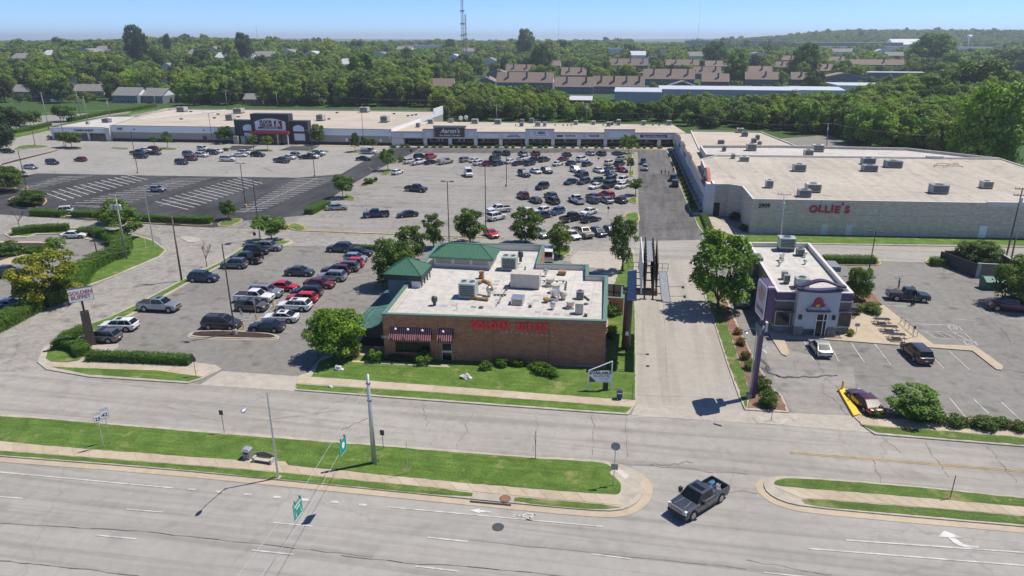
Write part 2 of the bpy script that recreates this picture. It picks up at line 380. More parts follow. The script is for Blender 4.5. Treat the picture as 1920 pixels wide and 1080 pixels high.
def leaf_quads(P, N, size, rng, spread=0.8):
 """small folded leaf faces at points P, facing roughly along N"""
 n = len(P); D = N + spread * rng.normal(size=(n, 3)); D /= np.linalg.norm(D, axis=1)[:, None] + 1e-9
 A = np.cross(D, rng.normal(size=(n, 3))); A /= np.linalg.norm(A, axis=1)[:, None] + 1e-9
 Bv = np.cross(D, A); sz = size * rng.uniform(.6, 1.35, size=(n, 1))
 a, b = A * sz, Bv * sz * .62
 V = np.stack([P - a, P - b + D * sz * .12, P + a, P + b + D * sz * .12], 1).reshape(-1, 3)
 return V, np.arange(4 * n).reshape(-1, 4)
# ------------------------------------------------------------ ground, roads, kerbs, paint
def W2(pts, z=0.0): return [tuple(at(x, y, z)[:2]) for x, y in pts]
def densify(p, step):
 o = []
 for i in range(len(p)):
  a, b = Vector(p[i]), Vector(p[(i + 1) % len(p)]); n = max(1, int((b - a).length / step))
  for k in range(n): o.append(tuple(a + (b - a) * k / n))
 return o
def smooth_poly(p, it=2):
 for _ in range(it):
  q = []
  for i in range(len(p)):
   a, b = Vector(p[i]), Vector(p[(i + 1) % len(p)])
   q += [tuple(a * .75 + b * .25), tuple(a * .25 + b * .75)]
  p = q
 return p
def area(p): return sum(p[i][0] * p[(i + 1) % len(p)][1] - p[(i + 1) % len(p)][0] * p[i][1] for i in range(len(p))) / 2
def offset(p, d):
 """inward offset (d > 0)"""
 if area(p) < 0: p = p[::-1]
 n = len(p); o = []
 for i in range(n):
  a, b, c = Vector(p[i - 1]), Vector(p[i]), Vector(p[(i + 1) % n])
  e1, e2 = (b - a), (c - b)
  if e1.length < 1e-6 or e2.length < 1e-6: o.append(tuple(b)); continue
  e1.normalize(); e2.normalize()
  n1, n2 = Vector((-e1.y, e1.x)), Vector((-e2.y, e2.x)); m = n1 + n2
  if m.length < .2: m = n1.copy()
  m.normalize(); k = d / max(.45, m.dot(n1))
  o.append(tuple(b + m * k))
 return o
def sheet(name, pts, z, m):
 """flat polygon filled at height z (world points)"""
 import bmesh
 if area(pts) < 0: pts = pts[::-1]
 bm = bmesh.new(); vs = [bm.verts.new((x, y, z)) for x, y in pts]
 f_ = bm.faces.new(vs); f_.normal_update(); bmesh.ops.triangulate(bm, faces=bm.faces[:], ngon_method='EAR_CLIP')
 me = bpy.data.meshes.new(name); bm.to_mesh(me); bm.free(); me.materials.append(M[m])
 o = bpy.data.objects.new(name, me); C.objects.link(o); return o
def slab(name, pts, z0, z1, m, parent=None):
 import bmesh
 if area(pts) < 0: pts = pts[::-1]
 bm = bmesh.new(); n = len(pts)
 lo = [bm.verts.new((x, y, z0)) for x, y in pts]; hi = [bm.verts.new((x, y, z1)) for x, y in pts]
 for i in range(n): bm.faces.new((lo[i], lo[(i + 1) % n], hi[(i + 1) % n], hi[i]))
 f = bm.faces.new(hi); f.normal_update(); bmesh.ops.triangulate(bm, faces=[f], ngon_method='EAR_CLIP')
 me = bpy.data.meshes.new(name); bm.to_mesh(me); bm.free(); me.materials.append(M[m])
 o = bpy.data.objects.new(name, me); C.objects.link(o)
 if parent: o.parent = parent
 return o
g = sheet('ground', [(-13000, -350), (13000, -350), (13000, 13000), (-13000, 13000)], -0.06, 'field'); struct(g)
def road(name, pts, z, m): return struct(sheet(name, pts, z, m))
road('parking_lot', [(-330, 40), (110, 40), (110, 262), (12, 262), (-88, 252), (-250, 246), (-330, 215)], 0.0, 'lot')
road('boulevard', [(-130, -10), (110, -10), (110, 56), (-130, 56)], .004, 'boulevard')
road('frontage_road', W2([(-200, 640), (60, 690), (395, 722), (553, 733), (1178, 778), (1400, 786), (1640, 813), (2100, 850), (2300, 1000), (2000, 990), (1440, 925), (1215, 915), (1180, 870), (0, 770), (-400, 760)]), .008, 'frontage')
road('access_road', W2([(-160, 700), (-160, 660), (0, 616), (130, 560), (235, 510), (305, 472), (300, 445), (190, 426), (-20, 440), (-20, 401), (130, 411), (300, 422), (400, 428), (560, 432), (920, 446), (1182, 452), (1188, 500), (1010, 486), (840, 464), (560, 462), (490, 462), (420, 496), (255, 588), (100, 655), (90, 696)]), .012, 'access')
road('cross_road', W2([(1182, 452), (1320, 449), (1400, 457), (1600, 460), (1920, 465), (2060, 467), (2060, 503), (1920, 497), (1540, 487), (1330, 482), (1186, 500)]), .016, 'frontage')
road('centre_drive', W2([(1194, 783), (1189, 600), (1186, 496), (1322, 484), (1345, 600), (1366, 680), (1398, 784)]), .020, 'drive')
road('rear_drive', W2([(1198, 452), (1196, 283), (1252, 281), (1290, 380), (1318, 450)]), .020, 'worn_dark')
road('upper_lot', W2([(-30, 345), (30, 333), (70, 325), (330, 330), (560, 333), (640, 326), (706, 288), (735, 277), (330, 268), (105, 264), (-40, 283)]), .004, 'lot_pale')
road('mall_lot', W2([(575, 403), (655, 348), (735, 303), (775, 286), (1196, 284), (1199, 451), (920, 446), (560, 432), (535, 425)]), .004, 'lot_light')
road('sealed_lot', W2([(-30, 401), (130, 411), (300, 422), (400, 427), (445, 415), (572, 404), (652, 350), (733, 305), (774, 287), (790, 276), (735, 277), (706, 288), (640, 326), (560, 333), (330, 330), (70, 325), (30, 333), (-30, 345)]), .008, 'sealed')
road('front_lane', W2([(776, 287), (795, 276), (1246, 280), (1196, 285), (1000, 287)]), .010, 'worn_dark')
road('store_lane', W2([(424, 282), (436, 273), (484, 273), (462, 282)]), .010, 'sealed')
road('store_lane', W2([(522, 282), (545, 274), (600, 274), (580, 283)]), .010, 'sealed')
road('side_street', W2([(-60, 300), (-60, 275), (22, 260), (100, 243), (145, 232), (220, 221), (345, 196), (352, 203), (300, 215), (240, 232), (105, 268), (30, 290)]), .012, 'frontage')
road('far_lot', W2([(-40, 240), (60, 214), (150, 208), (255, 206), (235, 214), (120, 231), (40, 252), (-40, 262)]), -.02, 'lot_light')
road('far_right_road', W2([(1985, 300), (1890, 230), (1860, 190), (1852, 165), (1880, 150), (1990, 146), (1990, 160), (1905, 165), (1925, 215), (2060, 300)]), -.02, 'drive')
road('service_yard', W2([(1430, 262), (1555, 253), (1570, 258), (1610, 283), (1490, 283)]), -.02, 'lot')
road('apron', W2([(1183, 779), (1193, 757), (1300, 763), (1396, 769), (1480, 775), (1606, 780), (1636, 812), (1480, 799)]), .026, 'apron')
road('apron', W2([(374, 722), (416, 696), (560, 706), (556, 734)]), .026, 'apron')
road('loading_pad', W2([(1068, 486), (1085, 470), (1160, 474), (1158, 505), (1075, 500)]), .026, 'apron')
road('dark_patch', W2([(1560, 778), (1612, 783), (1600, 690), (1430, 640), (1440, 690), (1490, 778)]), .006, 'lot_light')
# kerbed blocks: a concrete slab, 0.13 m high, with lawn or mulch let into its top
def block(name, px, smooth=2, h=.13, m='kerb', parent=None):
 p = W2(px)
 if smooth: p = smooth_poly(p, smooth)
 o = slab(name, p, -.03, h, m); struct(o); return o, p
def lawn(px, m='grass', z=.155, name='lawn', ragged=.10, world=False, smooth=1):
 p = px if world else W2(px)
 if smooth: p = smooth_poly(p, smooth)
 p = densify(p, .6)
 p = [(x + random.uniform(-ragged, ragged), y + random.uniform(-ragged, ragged)) for x, y in p]
 o = slab(name, p, z - .05, z, m); o['kind'] = 'stuff' if 'grass' in m else 'structure'
 if 'grass' in m: tag(o, 'short green grass growing in a kerbed strip beside the paving' if name != 'lawn' else 'bright mown lawn grass beside the road and the brick building', 'grass')
 return o
def gutter(pts, z, w):   # tan gutter band outside a kerb
 if area(pts) < 0: pts = pts[::-1]
 a, b = offset(pts, -w), offset(pts, -.14)
 q = []
 for i in range(len(pts)):
  t = min(1, max(0, (b[i][1] - pts[i][1]) / .14 * 1.3 - .1)); q.append((a[i][0] * (1 - t) + b[i][0] * t, a[i][1] * (1 - t) + b[i][1] * t))
 return struct(sheet('gutter', q, z, 'walk'))
# -- left median
lm = [(-260, 771), (0, 776), (130, 789), (350, 806), (640, 829), (820, 843), (1000, 858), (1100, 862), (1150, 868), (1183, 880), (1203, 896), (1209, 914), (1204, 932), (1190, 948), (1160, 960), (1100, 958), (960, 945), (880, 937), (640, 913), (520, 901), (300, 880), (0, 857), (-260, 838)]
o, p = block('median', lm, 1); gutter(p, .030, .75)
lawn([(-250, 776), (0, 780), (350, 811), (640, 833), (1000, 862), (1100, 867), (1138, 872), (1150, 882), (1141, 889), (1157, 900), (1165, 912), (1163, 927), (1150, 930), (1000, 919), (800, 901), (640, 884), (545, 876), (535, 868), (455, 862), (450, 865), (100, 839), (0, 828), (-250, 812)], ragged=.05)
lawn([(-250, 827), (0, 848), (200, 863), (515, 887), (640, 901), (886, 924), (884, 936), (640, 912), (516, 900), (300, 878), (0, 855), (-250, 836)], ragged=.04)
lawn([(965, 934), (1000, 937), (1168, 952), (1150, 957), (1100, 957), (964, 944)], 'grass_b', ragged=.04)
# -- right median
rm = [(1430, 908), (1440, 898), (1470, 893), (1600, 903), (1760, 917), (1920, 934), (2200, 958), (2200, 1015), (1920, 989), (1700, 970), (1510, 952), (1466, 942), (1438, 926)]
o, p = block('median', rm, 1); gutter(p, .030, .75)
lawn([(1452, 903), (1475, 898), (1600, 906), (1760, 920), (1920, 937), (2200, 962), (2200, 982), (1920, 952), (1640, 928), (1510, 918), (1450, 913)], 'grass_b', ragged=.05)
lawn([(1502, 937), (1560, 941), (1920, 970), (2200, 996), (2200, 1012), (1920, 986), (1700, 967), (1510, 950)], 'grass_b', ragged=.04)
# -- block round the brick restaurant
rb = [(553, 733), (800, 752), (1100, 774), (1178, 779), (1194, 757), (1191, 600), (1188, 468), (1163, 466), (1130, 510), (1100, 540), (740, 540), (662, 640), (625, 660), (600, 674), (578, 700), (560, 706)]
o, p = block('kerbed_block', rb, 0)
lawn([(556, 722), (800, 737), (1184, 766), (1174, 776), (1100, 771), (800, 749), (556, 731)], ragged=.04, smooth=0)
lawn([(584, 708), (600, 680), (640, 665), (680, 668), (700, 668), (1135, 692), (1142, 560), (1165, 500), (1187, 480), (1190, 600), (1191, 752), (1100, 746), (800, 723)], ragged=.05, smooth=0)
lawn([(1066, 482), (1072, 470), (1066, 466), (1035, 466), (1036, 478)], ragged=.05, smooth=1, z=.12)
# -- south west corner and the verge between access road and restaurant lot
o, p = block('kerbed_block', [(70, 680), (82, 652), (106, 641), (160, 610), (200, 597), (253, 572), (353, 519), (410, 492), (473, 452), (490, 446), (520, 448), (548, 451), (551, 458), (530, 463), (490, 464), (424, 495), (360, 529), (255, 588), (205, 614), (150, 632), (160, 650), (222, 646), (222, 652), (200, 669), (357, 680), (405, 686), (416, 694), (378, 712), (353, 720), (167, 708), (87, 694)], 0)
lawn([(84, 680), (92, 655), (112, 644), (150, 640), (165, 666), (140, 682)], ragged=.05)
lawn([(97, 690), (300, 697), (379, 709), (353, 717), (170, 704)], ragged=.04, smooth=0)
lawn([(165, 611), (200, 599), (253, 575), (353, 522), (410, 495), (473, 455), (490, 450), (545, 453), (528, 461), (488, 461), (422, 493), (358, 526), (252, 585), (203, 611), (160, 628)], ragged=.04, smooth=0)
lawn([(166, 652), (218, 649), (198, 667), (170, 668)], 'gravel', z=.14, name='gravel_bed', smooth=0)
# -- lot island with mulch
o, p = block('kerbed_island', [(356, 629), (363, 622), (420, 620), (500, 625), (522, 630), (518, 636), (480, 637), (380, 634), (358, 632)], 1)
lawn(offset(p, .3), 'mulch', z=.16, name='mulch_bed', world=True, smooth=0, ragged=.03); gutter(p, .03, .3)
# -- north west block
o, p = block('kerbed_block', [(0, 616), (-160, 665), (-160, 650), (0, 592), (67, 566), (100, 553), (150, 505), (190, 478), (217, 464), (207, 456), (160, 449), (140, 442), (117, 440), (67, 440), (50, 446), (20, 447), (7, 440), (20, 432), (33, 427), (187, 427), (247, 439), (287, 450), (313, 470), (300, 483), (213, 520), (140, 547), (73, 582)], 0)
lawn([(75, 579), (138, 545), (212, 518), (298, 481), (309, 470), (285, 452), (247, 441), (190, 429), (36, 429), (24, 434), (12, 440), (50, 444), (67, 438), (140, 440), (207, 454), (220, 464), (192, 480), (152, 507), (102, 556), (60, 574)], ragged=.05, smooth=0)
o, p = block('kerbed_island', [(-60, 530), (0, 507), (55, 478), (112, 472), (122, 456), (88, 454), (-60, 452)], 1, m='walk')
lawn([(-60, 510), (0, 490), (40, 478), (110, 470), (118, 458), (88, 457), (-60, 455)], 'mulch', z=.14, name='mulch_bed')
o, p = block('kerbed_island', [(334, 445), (350, 443), (384, 449), (358, 458)], 1, h=.1)
lawn(offset(p, .35), 'gravel', z=.11, name='gravel_bed', world=True, smooth=0)
# -- hedge islands along the sealed lot, and tree islands in the lots
LOT_ISLANDS = [
([(58, 403), (62, 397), (95, 399), (123, 402), (122, 409), (90, 407)], 'mulch', 'kerb_yellow'),
([(136, 408), (140, 400), (240, 403), (398, 412), (398, 425), (300, 421), (200, 414)], 'mulch', 'kerb_yellow'),
([(403, 424), (420, 412), (452, 410), (457, 414), (432, 425)], 'grass_b', 'kerb_yellow'),
([(12, 376), (30, 367), (85, 369), (90, 381), (62, 391), (30, 390)], 'mulch', 'kerb_yellow'),
([(-30, 352), (30, 350), (33, 360), (-30, 366)], 'mulch', 'kerb_yellow'),
([(571, 405), (582, 392), (612, 381), (624, 384), (600, 397)], 'mulch', 'kerb_yellow'),
([(640, 374), (648, 362), (668, 371), (664, 376)], 'grass_b', 'kerb_yellow'),
([(672, 350), (680, 342), (702, 335), (714, 338), (694, 348)], 'mulch', 'kerb_yellow'),
([(709, 328), (724, 316), (738, 319), (730, 329)], 'grass_b', 'kerb_yellow'),
([(742, 307), (752, 298), (762, 300), (755, 306)], 'mulch', 'kerb_yellow'),
([(536, 427), (545, 419), (562, 420), (578, 430), (560, 435)], 'grass_b', 'kerb_yellow'),
([(1168, 290), (1186, 285), (1187, 302), (1180, 300)], 'grass_b', 'kerb_yellow'),
([(1172, 330), (1188, 315), (1191, 332)], 'grass_b', 'kerb_yellow'),
([(1172, 376), (1193, 367), (1197, 384), (1182, 380)], 'grass', 'kerb_yellow'),
([(1165, 404), (1197, 395), (1201, 419), (1182, 416)], 'grass', 'kerb_yellow'),
([(20, 282), (40, 272), (90, 273), (92, 276), (40, 280)], 'grass_b', 'kerb'),
([(112, 281), (130, 275), (158, 277), (150, 281)], 'mulch', 'kerb'),
([(203, 278), (215, 276), (248, 278), (235, 281)], 'grass_b', 'kerb'),
([(285, 280), (300, 277), (335, 278), (330, 282)], 'grass_b', 'kerb'),
([(415, 283), (425, 279), (434, 281), (428, 285)], 'grass_b', 'kerb'),
([(462, 284), (480, 280), (516, 281), (510, 285)], 'grass_b', 'kerb'),
([(570, 286), (585, 281), (622, 283), (614, 287)], 'grass_b', 'kerb'),
([(645, 286), (660, 282), (690, 283), (680, 287)], 'grass_b', 'kerb'),
([(0, 307), (90, 286), (110, 281), (112, 283), (50, 299), (0, 312)], 'mulch', 'kerb'),
([(1541, 482), (1638, 484), (1656, 494), (1645, 499), (1548, 497)], 'grass_b', 'kerb_yellow'),
([(1730, 488), (1758, 484), (1806, 487), (1806, 503), (1745, 500)], 'grass_b', 'kerb_yellow'),
([(1066, 482), (1075, 466), (1066, 463), (1030, 463), (1032, 482)], 'grass', 'kerb'),
]
for px, m, km in LOT_ISLANDS:
 o, p = block('kerbed_island', px, 1, m=km)
 lawn(offset(p, .3), m, z=.15, world=True, smooth=0, ragged=.03, name='mulch_bed' if m == 'mulch' else 'verge')
struct(slab('kerb', W2([(562, 432), (920, 445.5), (930, 446), (930, 447.5), (920, 447), (562, 433.6)]), -.02, .14, 'kerb_yellow'))
struct(slab('kerb', W2([(123, 404), (137, 405), (137, 406.5), (123, 405.5)]), -.02, .14, 'kerb'))
# -- bed between centre drive and the purple-trimmed restaurant
mb = [(1397, 770), (1385, 745), (1362, 680), (1340, 610), (1322, 560), (1313, 522), (1325, 506), (1345, 520), (1356, 542), (1385, 615), (1407, 660), (1430, 700), (1448, 729), (1467, 743), (1479, 775)]
o, p = block('kerbed_block', mb, 0)
lawn([(1400, 767), (1388, 742), (1365, 680), (1343, 610), (1325, 560), (1317, 523), (1326, 511), (1340, 530), (1360, 600), (1380, 660), (1398, 710), (1404, 745)], 'grass_b', smooth=0)
lawn([(1402, 767), (1404, 745), (1398, 710), (1380, 660), (1360, 600), (1340, 530), (1345, 524), (1354, 544), (1382, 615), (1404, 660), (1427, 701), (1446, 731), (1464, 745), (1475, 772)], 'bare_mulch', name='mulch_bed', z=.15, smooth=0)
lawn([(1409, 782), (1479, 786), (1470, 797), (1419, 795)], 'gravel', name='gravel_bed', z=.06, smooth=0)
# -- right verge with pavement
o, p = block('kerbed_block', [(1602, 784), (1612, 768), (1920, 794), (2200, 815), (2200, 860), (1920, 839), (1640, 816), (1622, 803)], 0)
lawn([(1616, 799), (1920, 823), (2190, 845), (2190, 856), (1920, 836), (1642, 813)], 'grass_b', smooth=0)
lawn([(1613, 771), (1920, 797), (2190, 818), (2190, 824), (1920, 806), (1615, 782)], 'bare_mulch', name='mulch_bed', smooth=0, z=.15)
# -- patio of the purple-trimmed restaurant
o, p = block('patio', [(1590, 566), (1655, 572), (1680, 592), (1750, 647), (1827, 650), (1845, 662), (1881, 688), (1878, 695), (1868, 694), (1823, 659), (1747, 653), (1553, 638), (1470, 636), (1480, 664), (1475, 669), (1465, 665), (1447, 636), (1433, 607), (1420, 560), (1440, 545)], 0, m='walk')
lawn([(1585, 555), (1588, 600), (1600, 600), (1620, 580), (1653, 573), (1630, 545), (1600, 535)], 'bare_mulch', name='mulch_bed', z=.15, smooth=0)
# -- grass by the long block-walled store
o, p = block('kerbed_block', [(1296, 395), (1308, 425), (1325, 447), (1345, 453), (1400, 457), (1920, 464), (2080, 466), (2080, 440), (1404, 438), (1380, 430), (1335, 405), (1315, 395)], 0)
lawn([(1395, 442), (1500, 441), (1700, 445), (1920, 447), (2080, 449), (2080, 464), (1920, 462), (1600, 458), (1400, 455)], 'grass', smooth=0)
lawn([(1300, 404), (1312, 427), (1326, 445), (1345, 451), (1398, 455), (1370, 440), (1338, 430), (1322, 405)], 'grass', smooth=0)
o, p = block('kerbed_block', [(1250, 283), (1262, 310), (1272, 345), (1294, 398), (1320, 400), (1290, 345), (1262, 279)], 0)
lawn([(1253, 284), (1264, 310), (1274, 345), (1296, 397), (1312, 398), (1284, 345), (1260, 284)], 'grass', smooth=0)
# -- walks in front of the stores
road('store_walk', W2([(318, 262), (720, 270), (733, 276), (330, 268)]), .05, 'walk')
road('store_walk', W2([(733, 271), (1262, 275), (1252, 281), (1246, 281), (795, 276.6), (733, 276)]), .05, 'walk')
struct(slab('kerb', W2([(795, 275.6), (1240, 279.4), (1240, 280.2), (795, 276.4)]), -.02, .16, 'kerb_yellow'))
for q in ([(22, 259), (100, 242), (145, 231), (218, 221), (300, 206), (300, 203), (215, 216), (140, 227), (90, 238), (20, 252)], [(-40, 225), (40, 208), (160, 203), (255, 202), (250, 207), (150, 209), (60, 215), (-40, 240)],
  [(1735, 320), (1830, 335), (1925, 356), (2060, 390), (2060, 330), (1900, 325), (1830, 318)], [(1490, 240), (1556, 252), (1615, 284), (1640, 283), (1600, 262), (1580, 240)]):
 lawn(q, 'grass', z=.02, smooth=0, name='far_grass', ragged=.2)
# pavement slabs laid one by one along the footways (joints left open between them)
def walkway(name, top, bot, n, z=.152, th=.04):
 """top, bot: polylines in photo pixels for the two edges; n slabs evenly spaced along"""
 par = thing_struct(name, tuple(at(*top[0])))
 def along(pl):
  P = [Vector(at(*q)[:2]) for q in pl]; L = [0]
  for a, b in zip(P, P[1:]): L.append(L[-1] + (b - a).length)
  def f(t):
   s = t * L[-1]
   for i in range(len(P) - 1):
    if s <= L[i + 1] + 1e-6: return P[i] + (P[i + 1] - P[i]) * ((s - L[i]) / (L[i + 1] - L[i]))
   return P[-1]
  return f
 A, Z = along(top), along(bot); l = (A(1) - A(0)).length; gp = .03 / l
 o0 = Vector(par.location[:2])
 for i in range(n):
  a, b = i / n + gp / 2, (i + 1) / n - gp / 2; dz = random.uniform(-.004, .004)
  q = [A(a) - o0, A(b) - o0, Z(b) - o0, Z(a) - o0]
  B().prism([tuple(v) for v in q], z - th, z + dz).build('slab', random.choice((M['walk'], M['walk_b'], M['walk_c'])), par)
def thing_struct(name, loc):
 o = bpy.data.objects.new(name, None); C.objects.link(o); o.location = (loc[0], loc[1], 0); o['kind'] = 'structure'; return o
M['walk_b'] = paving('walk_concrete_pale', (.45, .385, .295), stain=.14, patch=.08, grain=.08)
M['walk_c'] = paving('walk_concrete_warm', (.40, .335, .245), stain=.16, patch=.08, grain=.08)
walkway('footway', [(-250, 812), (0, 829), (100, 840), (450, 866), (640, 885), (800, 902), (1000, 920), (1150, 931)], [(-250, 826), (0, 847), (200, 862), (500, 885), (640, 900), (880, 923), (1000, 935), (1168, 950)], 46)
walkway('footway', [(1452, 915), (1510, 919), (1640, 929), (1920, 953), (2200, 983)], [(1500, 936), (1560, 940), (1640, 946), (1920, 969), (2200, 995)], 24)
walkway('footway', [(560, 710), (800, 724), (1100, 747), (1193, 754)], [(556, 720), (800, 736), (1100, 759), (1186, 765)], 24)
walkway('footway', [(88, 683), (200, 688), (330, 692), (400, 697)], [(96, 689), (200, 694), (300, 698), (380, 708)], 12, z=.15)
walkway('footway', [(1608, 783), (1920, 807), (2190, 826)], [(1614, 798), (1920, 822), (2190, 843)], 16)
walkway('footway', [(662, 677), (838, 686)], [(660, 681), (845, 691)], 7, z=.16)
struct(slab('bench_pad', W2([(455, 862), (536, 868), (540, 877), (450, 867)]), .1, .158, 'walk'))
road('kerb_ramp', W2([(1150, 882), (1160, 879), (1180, 895), (1172, 901)]), .14, 'roof_white')
# paint
def line(a, b, wd=.12, z=.036, m='paint', name='road_marking'):
 p, q = Vector(at(*a)[:2]), Vector(at(*b)[:2]); d = (q - p).normalized(); n = Vector((-d.y, d.x)) * wd / 2
 return [tuple(p - n), tuple(q - n), tuple(q + n), tuple(p + n)]
def paint(name, quads, m, z, label=None):
 b = B()
 for q in quads:
  if area(q) < 0: q = q[::-1]
  b.face([(x, y, z) for x, y in q])
 o = b.build(name, M[m]); struct(o); return o
RP = []
RP += [line((-30, 883), (325, 915.5), .15), line((727, 951), (1130, 988), .13), line((1515, 1029), (2100, 1075), .15), line((1585, 1013), (2100, 1049), .15)]
for a, b in (((-10, 931), (42, 935)), ((237, 955), (306, 961)), ((181, 1004), (256, 1011)), ((513, 980.5), (586, 987)), ((472, 1032), (550, 1040)), ((802, 1008), (877, 1016)), ((779, 1062), (859, 1071.5)), ((1108, 1039), (1182, 1048)), ((1432, 1074), (1530, 1084))): RP.append(line(a, b, .14))
for x, y in ((360, 918), (413, 922.5), (465, 927.5), (520, 932.5), (571, 937.5), (627, 941.5), (680, 947)): RP.append(line((x - 7, y - .5), (x + 7, y + .6), .28))
for q in (RP,): paint('lane_markings', q, 'paint', .036)
paint('centre_line', [line((1481, 847.5), (2100, 898), .10), line((1481, 850), (2100, 900.6), .10)], 'paint_yellow', .036)
def pxpoly(px): return W2(px)
arrow = [[(1759, 1007), (1770, 995.5), (1807, 1009.5)], [(1777, 1008.3), (1791, 1009.2), (1799, 1016), (1788, 1018.5)], [(1788, 1018.5), (1799, 1016), (1806, 1020.5), (1797, 1023.5)], [(1797, 1023.5), (1806, 1020.5), (1818, 1023), (1813, 1027.3)], [(1813, 1027.3), (1818, 1023), (1834, 1023.6), (1836, 1028.2)]]
paint('turn_arrow', [W2(q) for q in arrow], 'paint', .036)
bike = [[(880, 957.5), (900, 954), (900, 957), (920, 958.5), (920, 962), (899, 960.5), (900, 963)]]
paint('lane_arrow', [W2(q) for q in bike], 'paint', .036)
bk = [line((963, 966), (1000, 972), .12), line((985, 962), (1004, 966), .12), line((975, 970), (988, 963), .12), line((990, 973), (1005, 964), .14), line((985, 974), (1000, 977), .12), line((960, 970), (970, 967), .12)]
paint('bike_marking', bk, 'paint', .036)
# parking stalls: n lines interpolated between the first and the last, given by their end points in the photograph
def stalls(first, last, n, m, wd=.11, z=.026, spine=None):
 A0, A1 = Vector(at(*first[0])[:2]), Vector(at(*first[1])[:2]); B0, B1 = Vector(at(*last[0])[:2]), Vector(at(*last[1])[:2]); out = []
 for i in range(n):
  t = i / max(1, n - 1); p = A0.lerp(B0, t); q = A1.lerp(B1, t); d = (q - p).normalized(); k = Vector((-d.y, d.x)) * wd / 2
  out.append([tuple(p - k), tuple(q - k), tuple(q + k), tuple(p + k)])
 if spine:
  out.append(line(*spine, wd=wd))
 return out
bright = stalls(((81.7, 360.8), (124.2, 375.8)), ((238, 328), (276, 337)), 13, 0, .27) \
+ stalls(((141.7, 380), (248, 378.7)), ((320, 335.8), (396, 334.2)), 14, 0, .27) \
+ stalls(((291.7, 378), (353, 393)), ((446, 333), (492, 344)), 15, 0, .27) \
+ stalls(((443, 397), (492, 395)), ((552, 336), (632, 333)), 17, 0, .27) \
+ stalls(((31.7, 356), (73, 353.7)), ((108, 331.5), (173, 330)), 8, 0, .27) \
+ stalls(((122, 386), (160, 384)), ((175, 389), (235, 388)), 5, 0, .15)
bright += [line((88, 370), (250, 328), .15), line((160, 381), (350, 337), .15), line((300, 386), (470, 337), .15), line((455, 398), (595, 334), .15), line((30, 357), (140, 330), .15)]
paint('stall_markings', bright, 'paint', .026)
faded = stalls(((262, 325), (312, 333)), ((420, 291), (455, 297)), 14, 0) + stalls(((335, 333), (410, 332)), ((440, 300), (505, 299)), 14, 0) \
+ stalls(((455, 322), (510, 331)), ((545, 300), (590, 307)), 9, 0) + stalls(((555, 331), (640, 328)), ((620, 296), (690, 293)), 15, 0) \
+ stalls(((120, 327), (185, 326)), ((210, 304), (270, 303)), 9, 0) + stalls(((60, 322), (110, 325)), ((185, 292), (230, 297)), 10, 0)
faded += stalls(((690, 313), (718, 331)), ((1150, 316), (1172, 330)), 24, 0) + stalls(((685, 360), (757, 339)), ((1130, 352), (1175, 334)), 24, 0) \
+ stalls(((663, 362), (694, 380)), ((1160, 362), (1172, 378)), 22, 0) + stalls(((640, 408), (690, 388)), ((1120, 410), (1180, 388)), 21, 0) \
+ stalls(((590, 421), (610, 432)), ((1140, 422), (1165, 440)), 27, 0) + stalls(((775, 306), (815, 293)), ((1135, 308), (1172, 295)), 19, 0) + stalls(((790, 286), (812, 291)), ((1140, 287), (1165, 291)), 18, 0)
paint('stall_markings', faded, 'paint_worn', .026)
gb = [line((340, 548), (377, 552)), line((237, 602), (262, 604)), line((229, 631), (253, 633)), line((420, 506), (460, 509)), line((250, 575), (300, 577))]
gb += stalls(((570, 500), (625, 503)), ((672, 452), (700, 454)), 8, 0, .1) + stalls(((470, 596), (512, 540)), ((472, 597), (514, 541)), 1, 0, .1)
gb += [line((538, 608), (560, 619)), line((556, 595), (577, 600)), line((552, 592), (570, 608)), line((510, 612), (545, 625)), line((452, 583), (474, 589)), line((444, 598), (484, 602)), line((484, 602), (516, 566), .12), line((516, 566), (540, 545), .12)]
paint('stall_markings', gb, 'paint_worn', .026)
tac = stalls(((1508, 640), (1526, 676)), ((1508, 640), (1526, 676)), 1, 0, .11) + stalls(((1552, 640), (1573, 678)), ((1595, 642), (1621, 680)), 2, 0) + stalls(((1640, 645), (1670, 684)), ((1684, 648), (1720, 688)), 2, 0) \
+ stalls(((1730, 652), (1770, 691)), ((1779, 658), (1818, 694)), 2, 0) + stalls(((1780, 746), (1815, 788)), ((1776, 746), (1817, 789)), 1, 0) + stalls(((1826, 749), (1854, 776)), ((1877, 754), (1920, 793)), 2, 0) + [line((1785, 598), (1830, 602))]
tac += [line((1650, 572), (1700, 575)), line((1670, 598), (1735, 602)), line((1696, 607), (1790, 610)), line((1712, 620), (1808, 624), .12), line((1738, 633), (1822, 638), .12), line((1806, 623), (1823, 638), .12), line((1895, 598), (1935, 599)), line((1865, 570), (1900, 572)), line((1912, 613), (1950, 614))]
tac += [line((1729, 619), (1754, 633), .11), line((1748, 620), (1776, 634), .11), line((1765, 621), (1792, 635), .11), line((1785, 622), (1812, 637), .11)]
for cx, cy in ((1790, 615), (1819, 643)):
 tac += [line((cx - 13, cy - 4), (cx + 8, cy - 3)), line((cx - 13, cy - 4), (cx - 6, cy + 4)), line((cx - 6, cy + 4), (cx + 14, cy + 5)), line((cx + 8, cy - 3), (cx + 14, cy + 5)), line((cx - 3, cy + 1), (cx + 5, cy - 1), .2), line((cx, cy - 2), (cx + 4, cy + 3), .2)]
tac += [line((1428, 645), (1436, 650), .2), line((1434, 648), (1440, 652), .2), line((1430, 655), (1437, 662), .2)]
paint('stall_markings', tac, 'paint', .026)
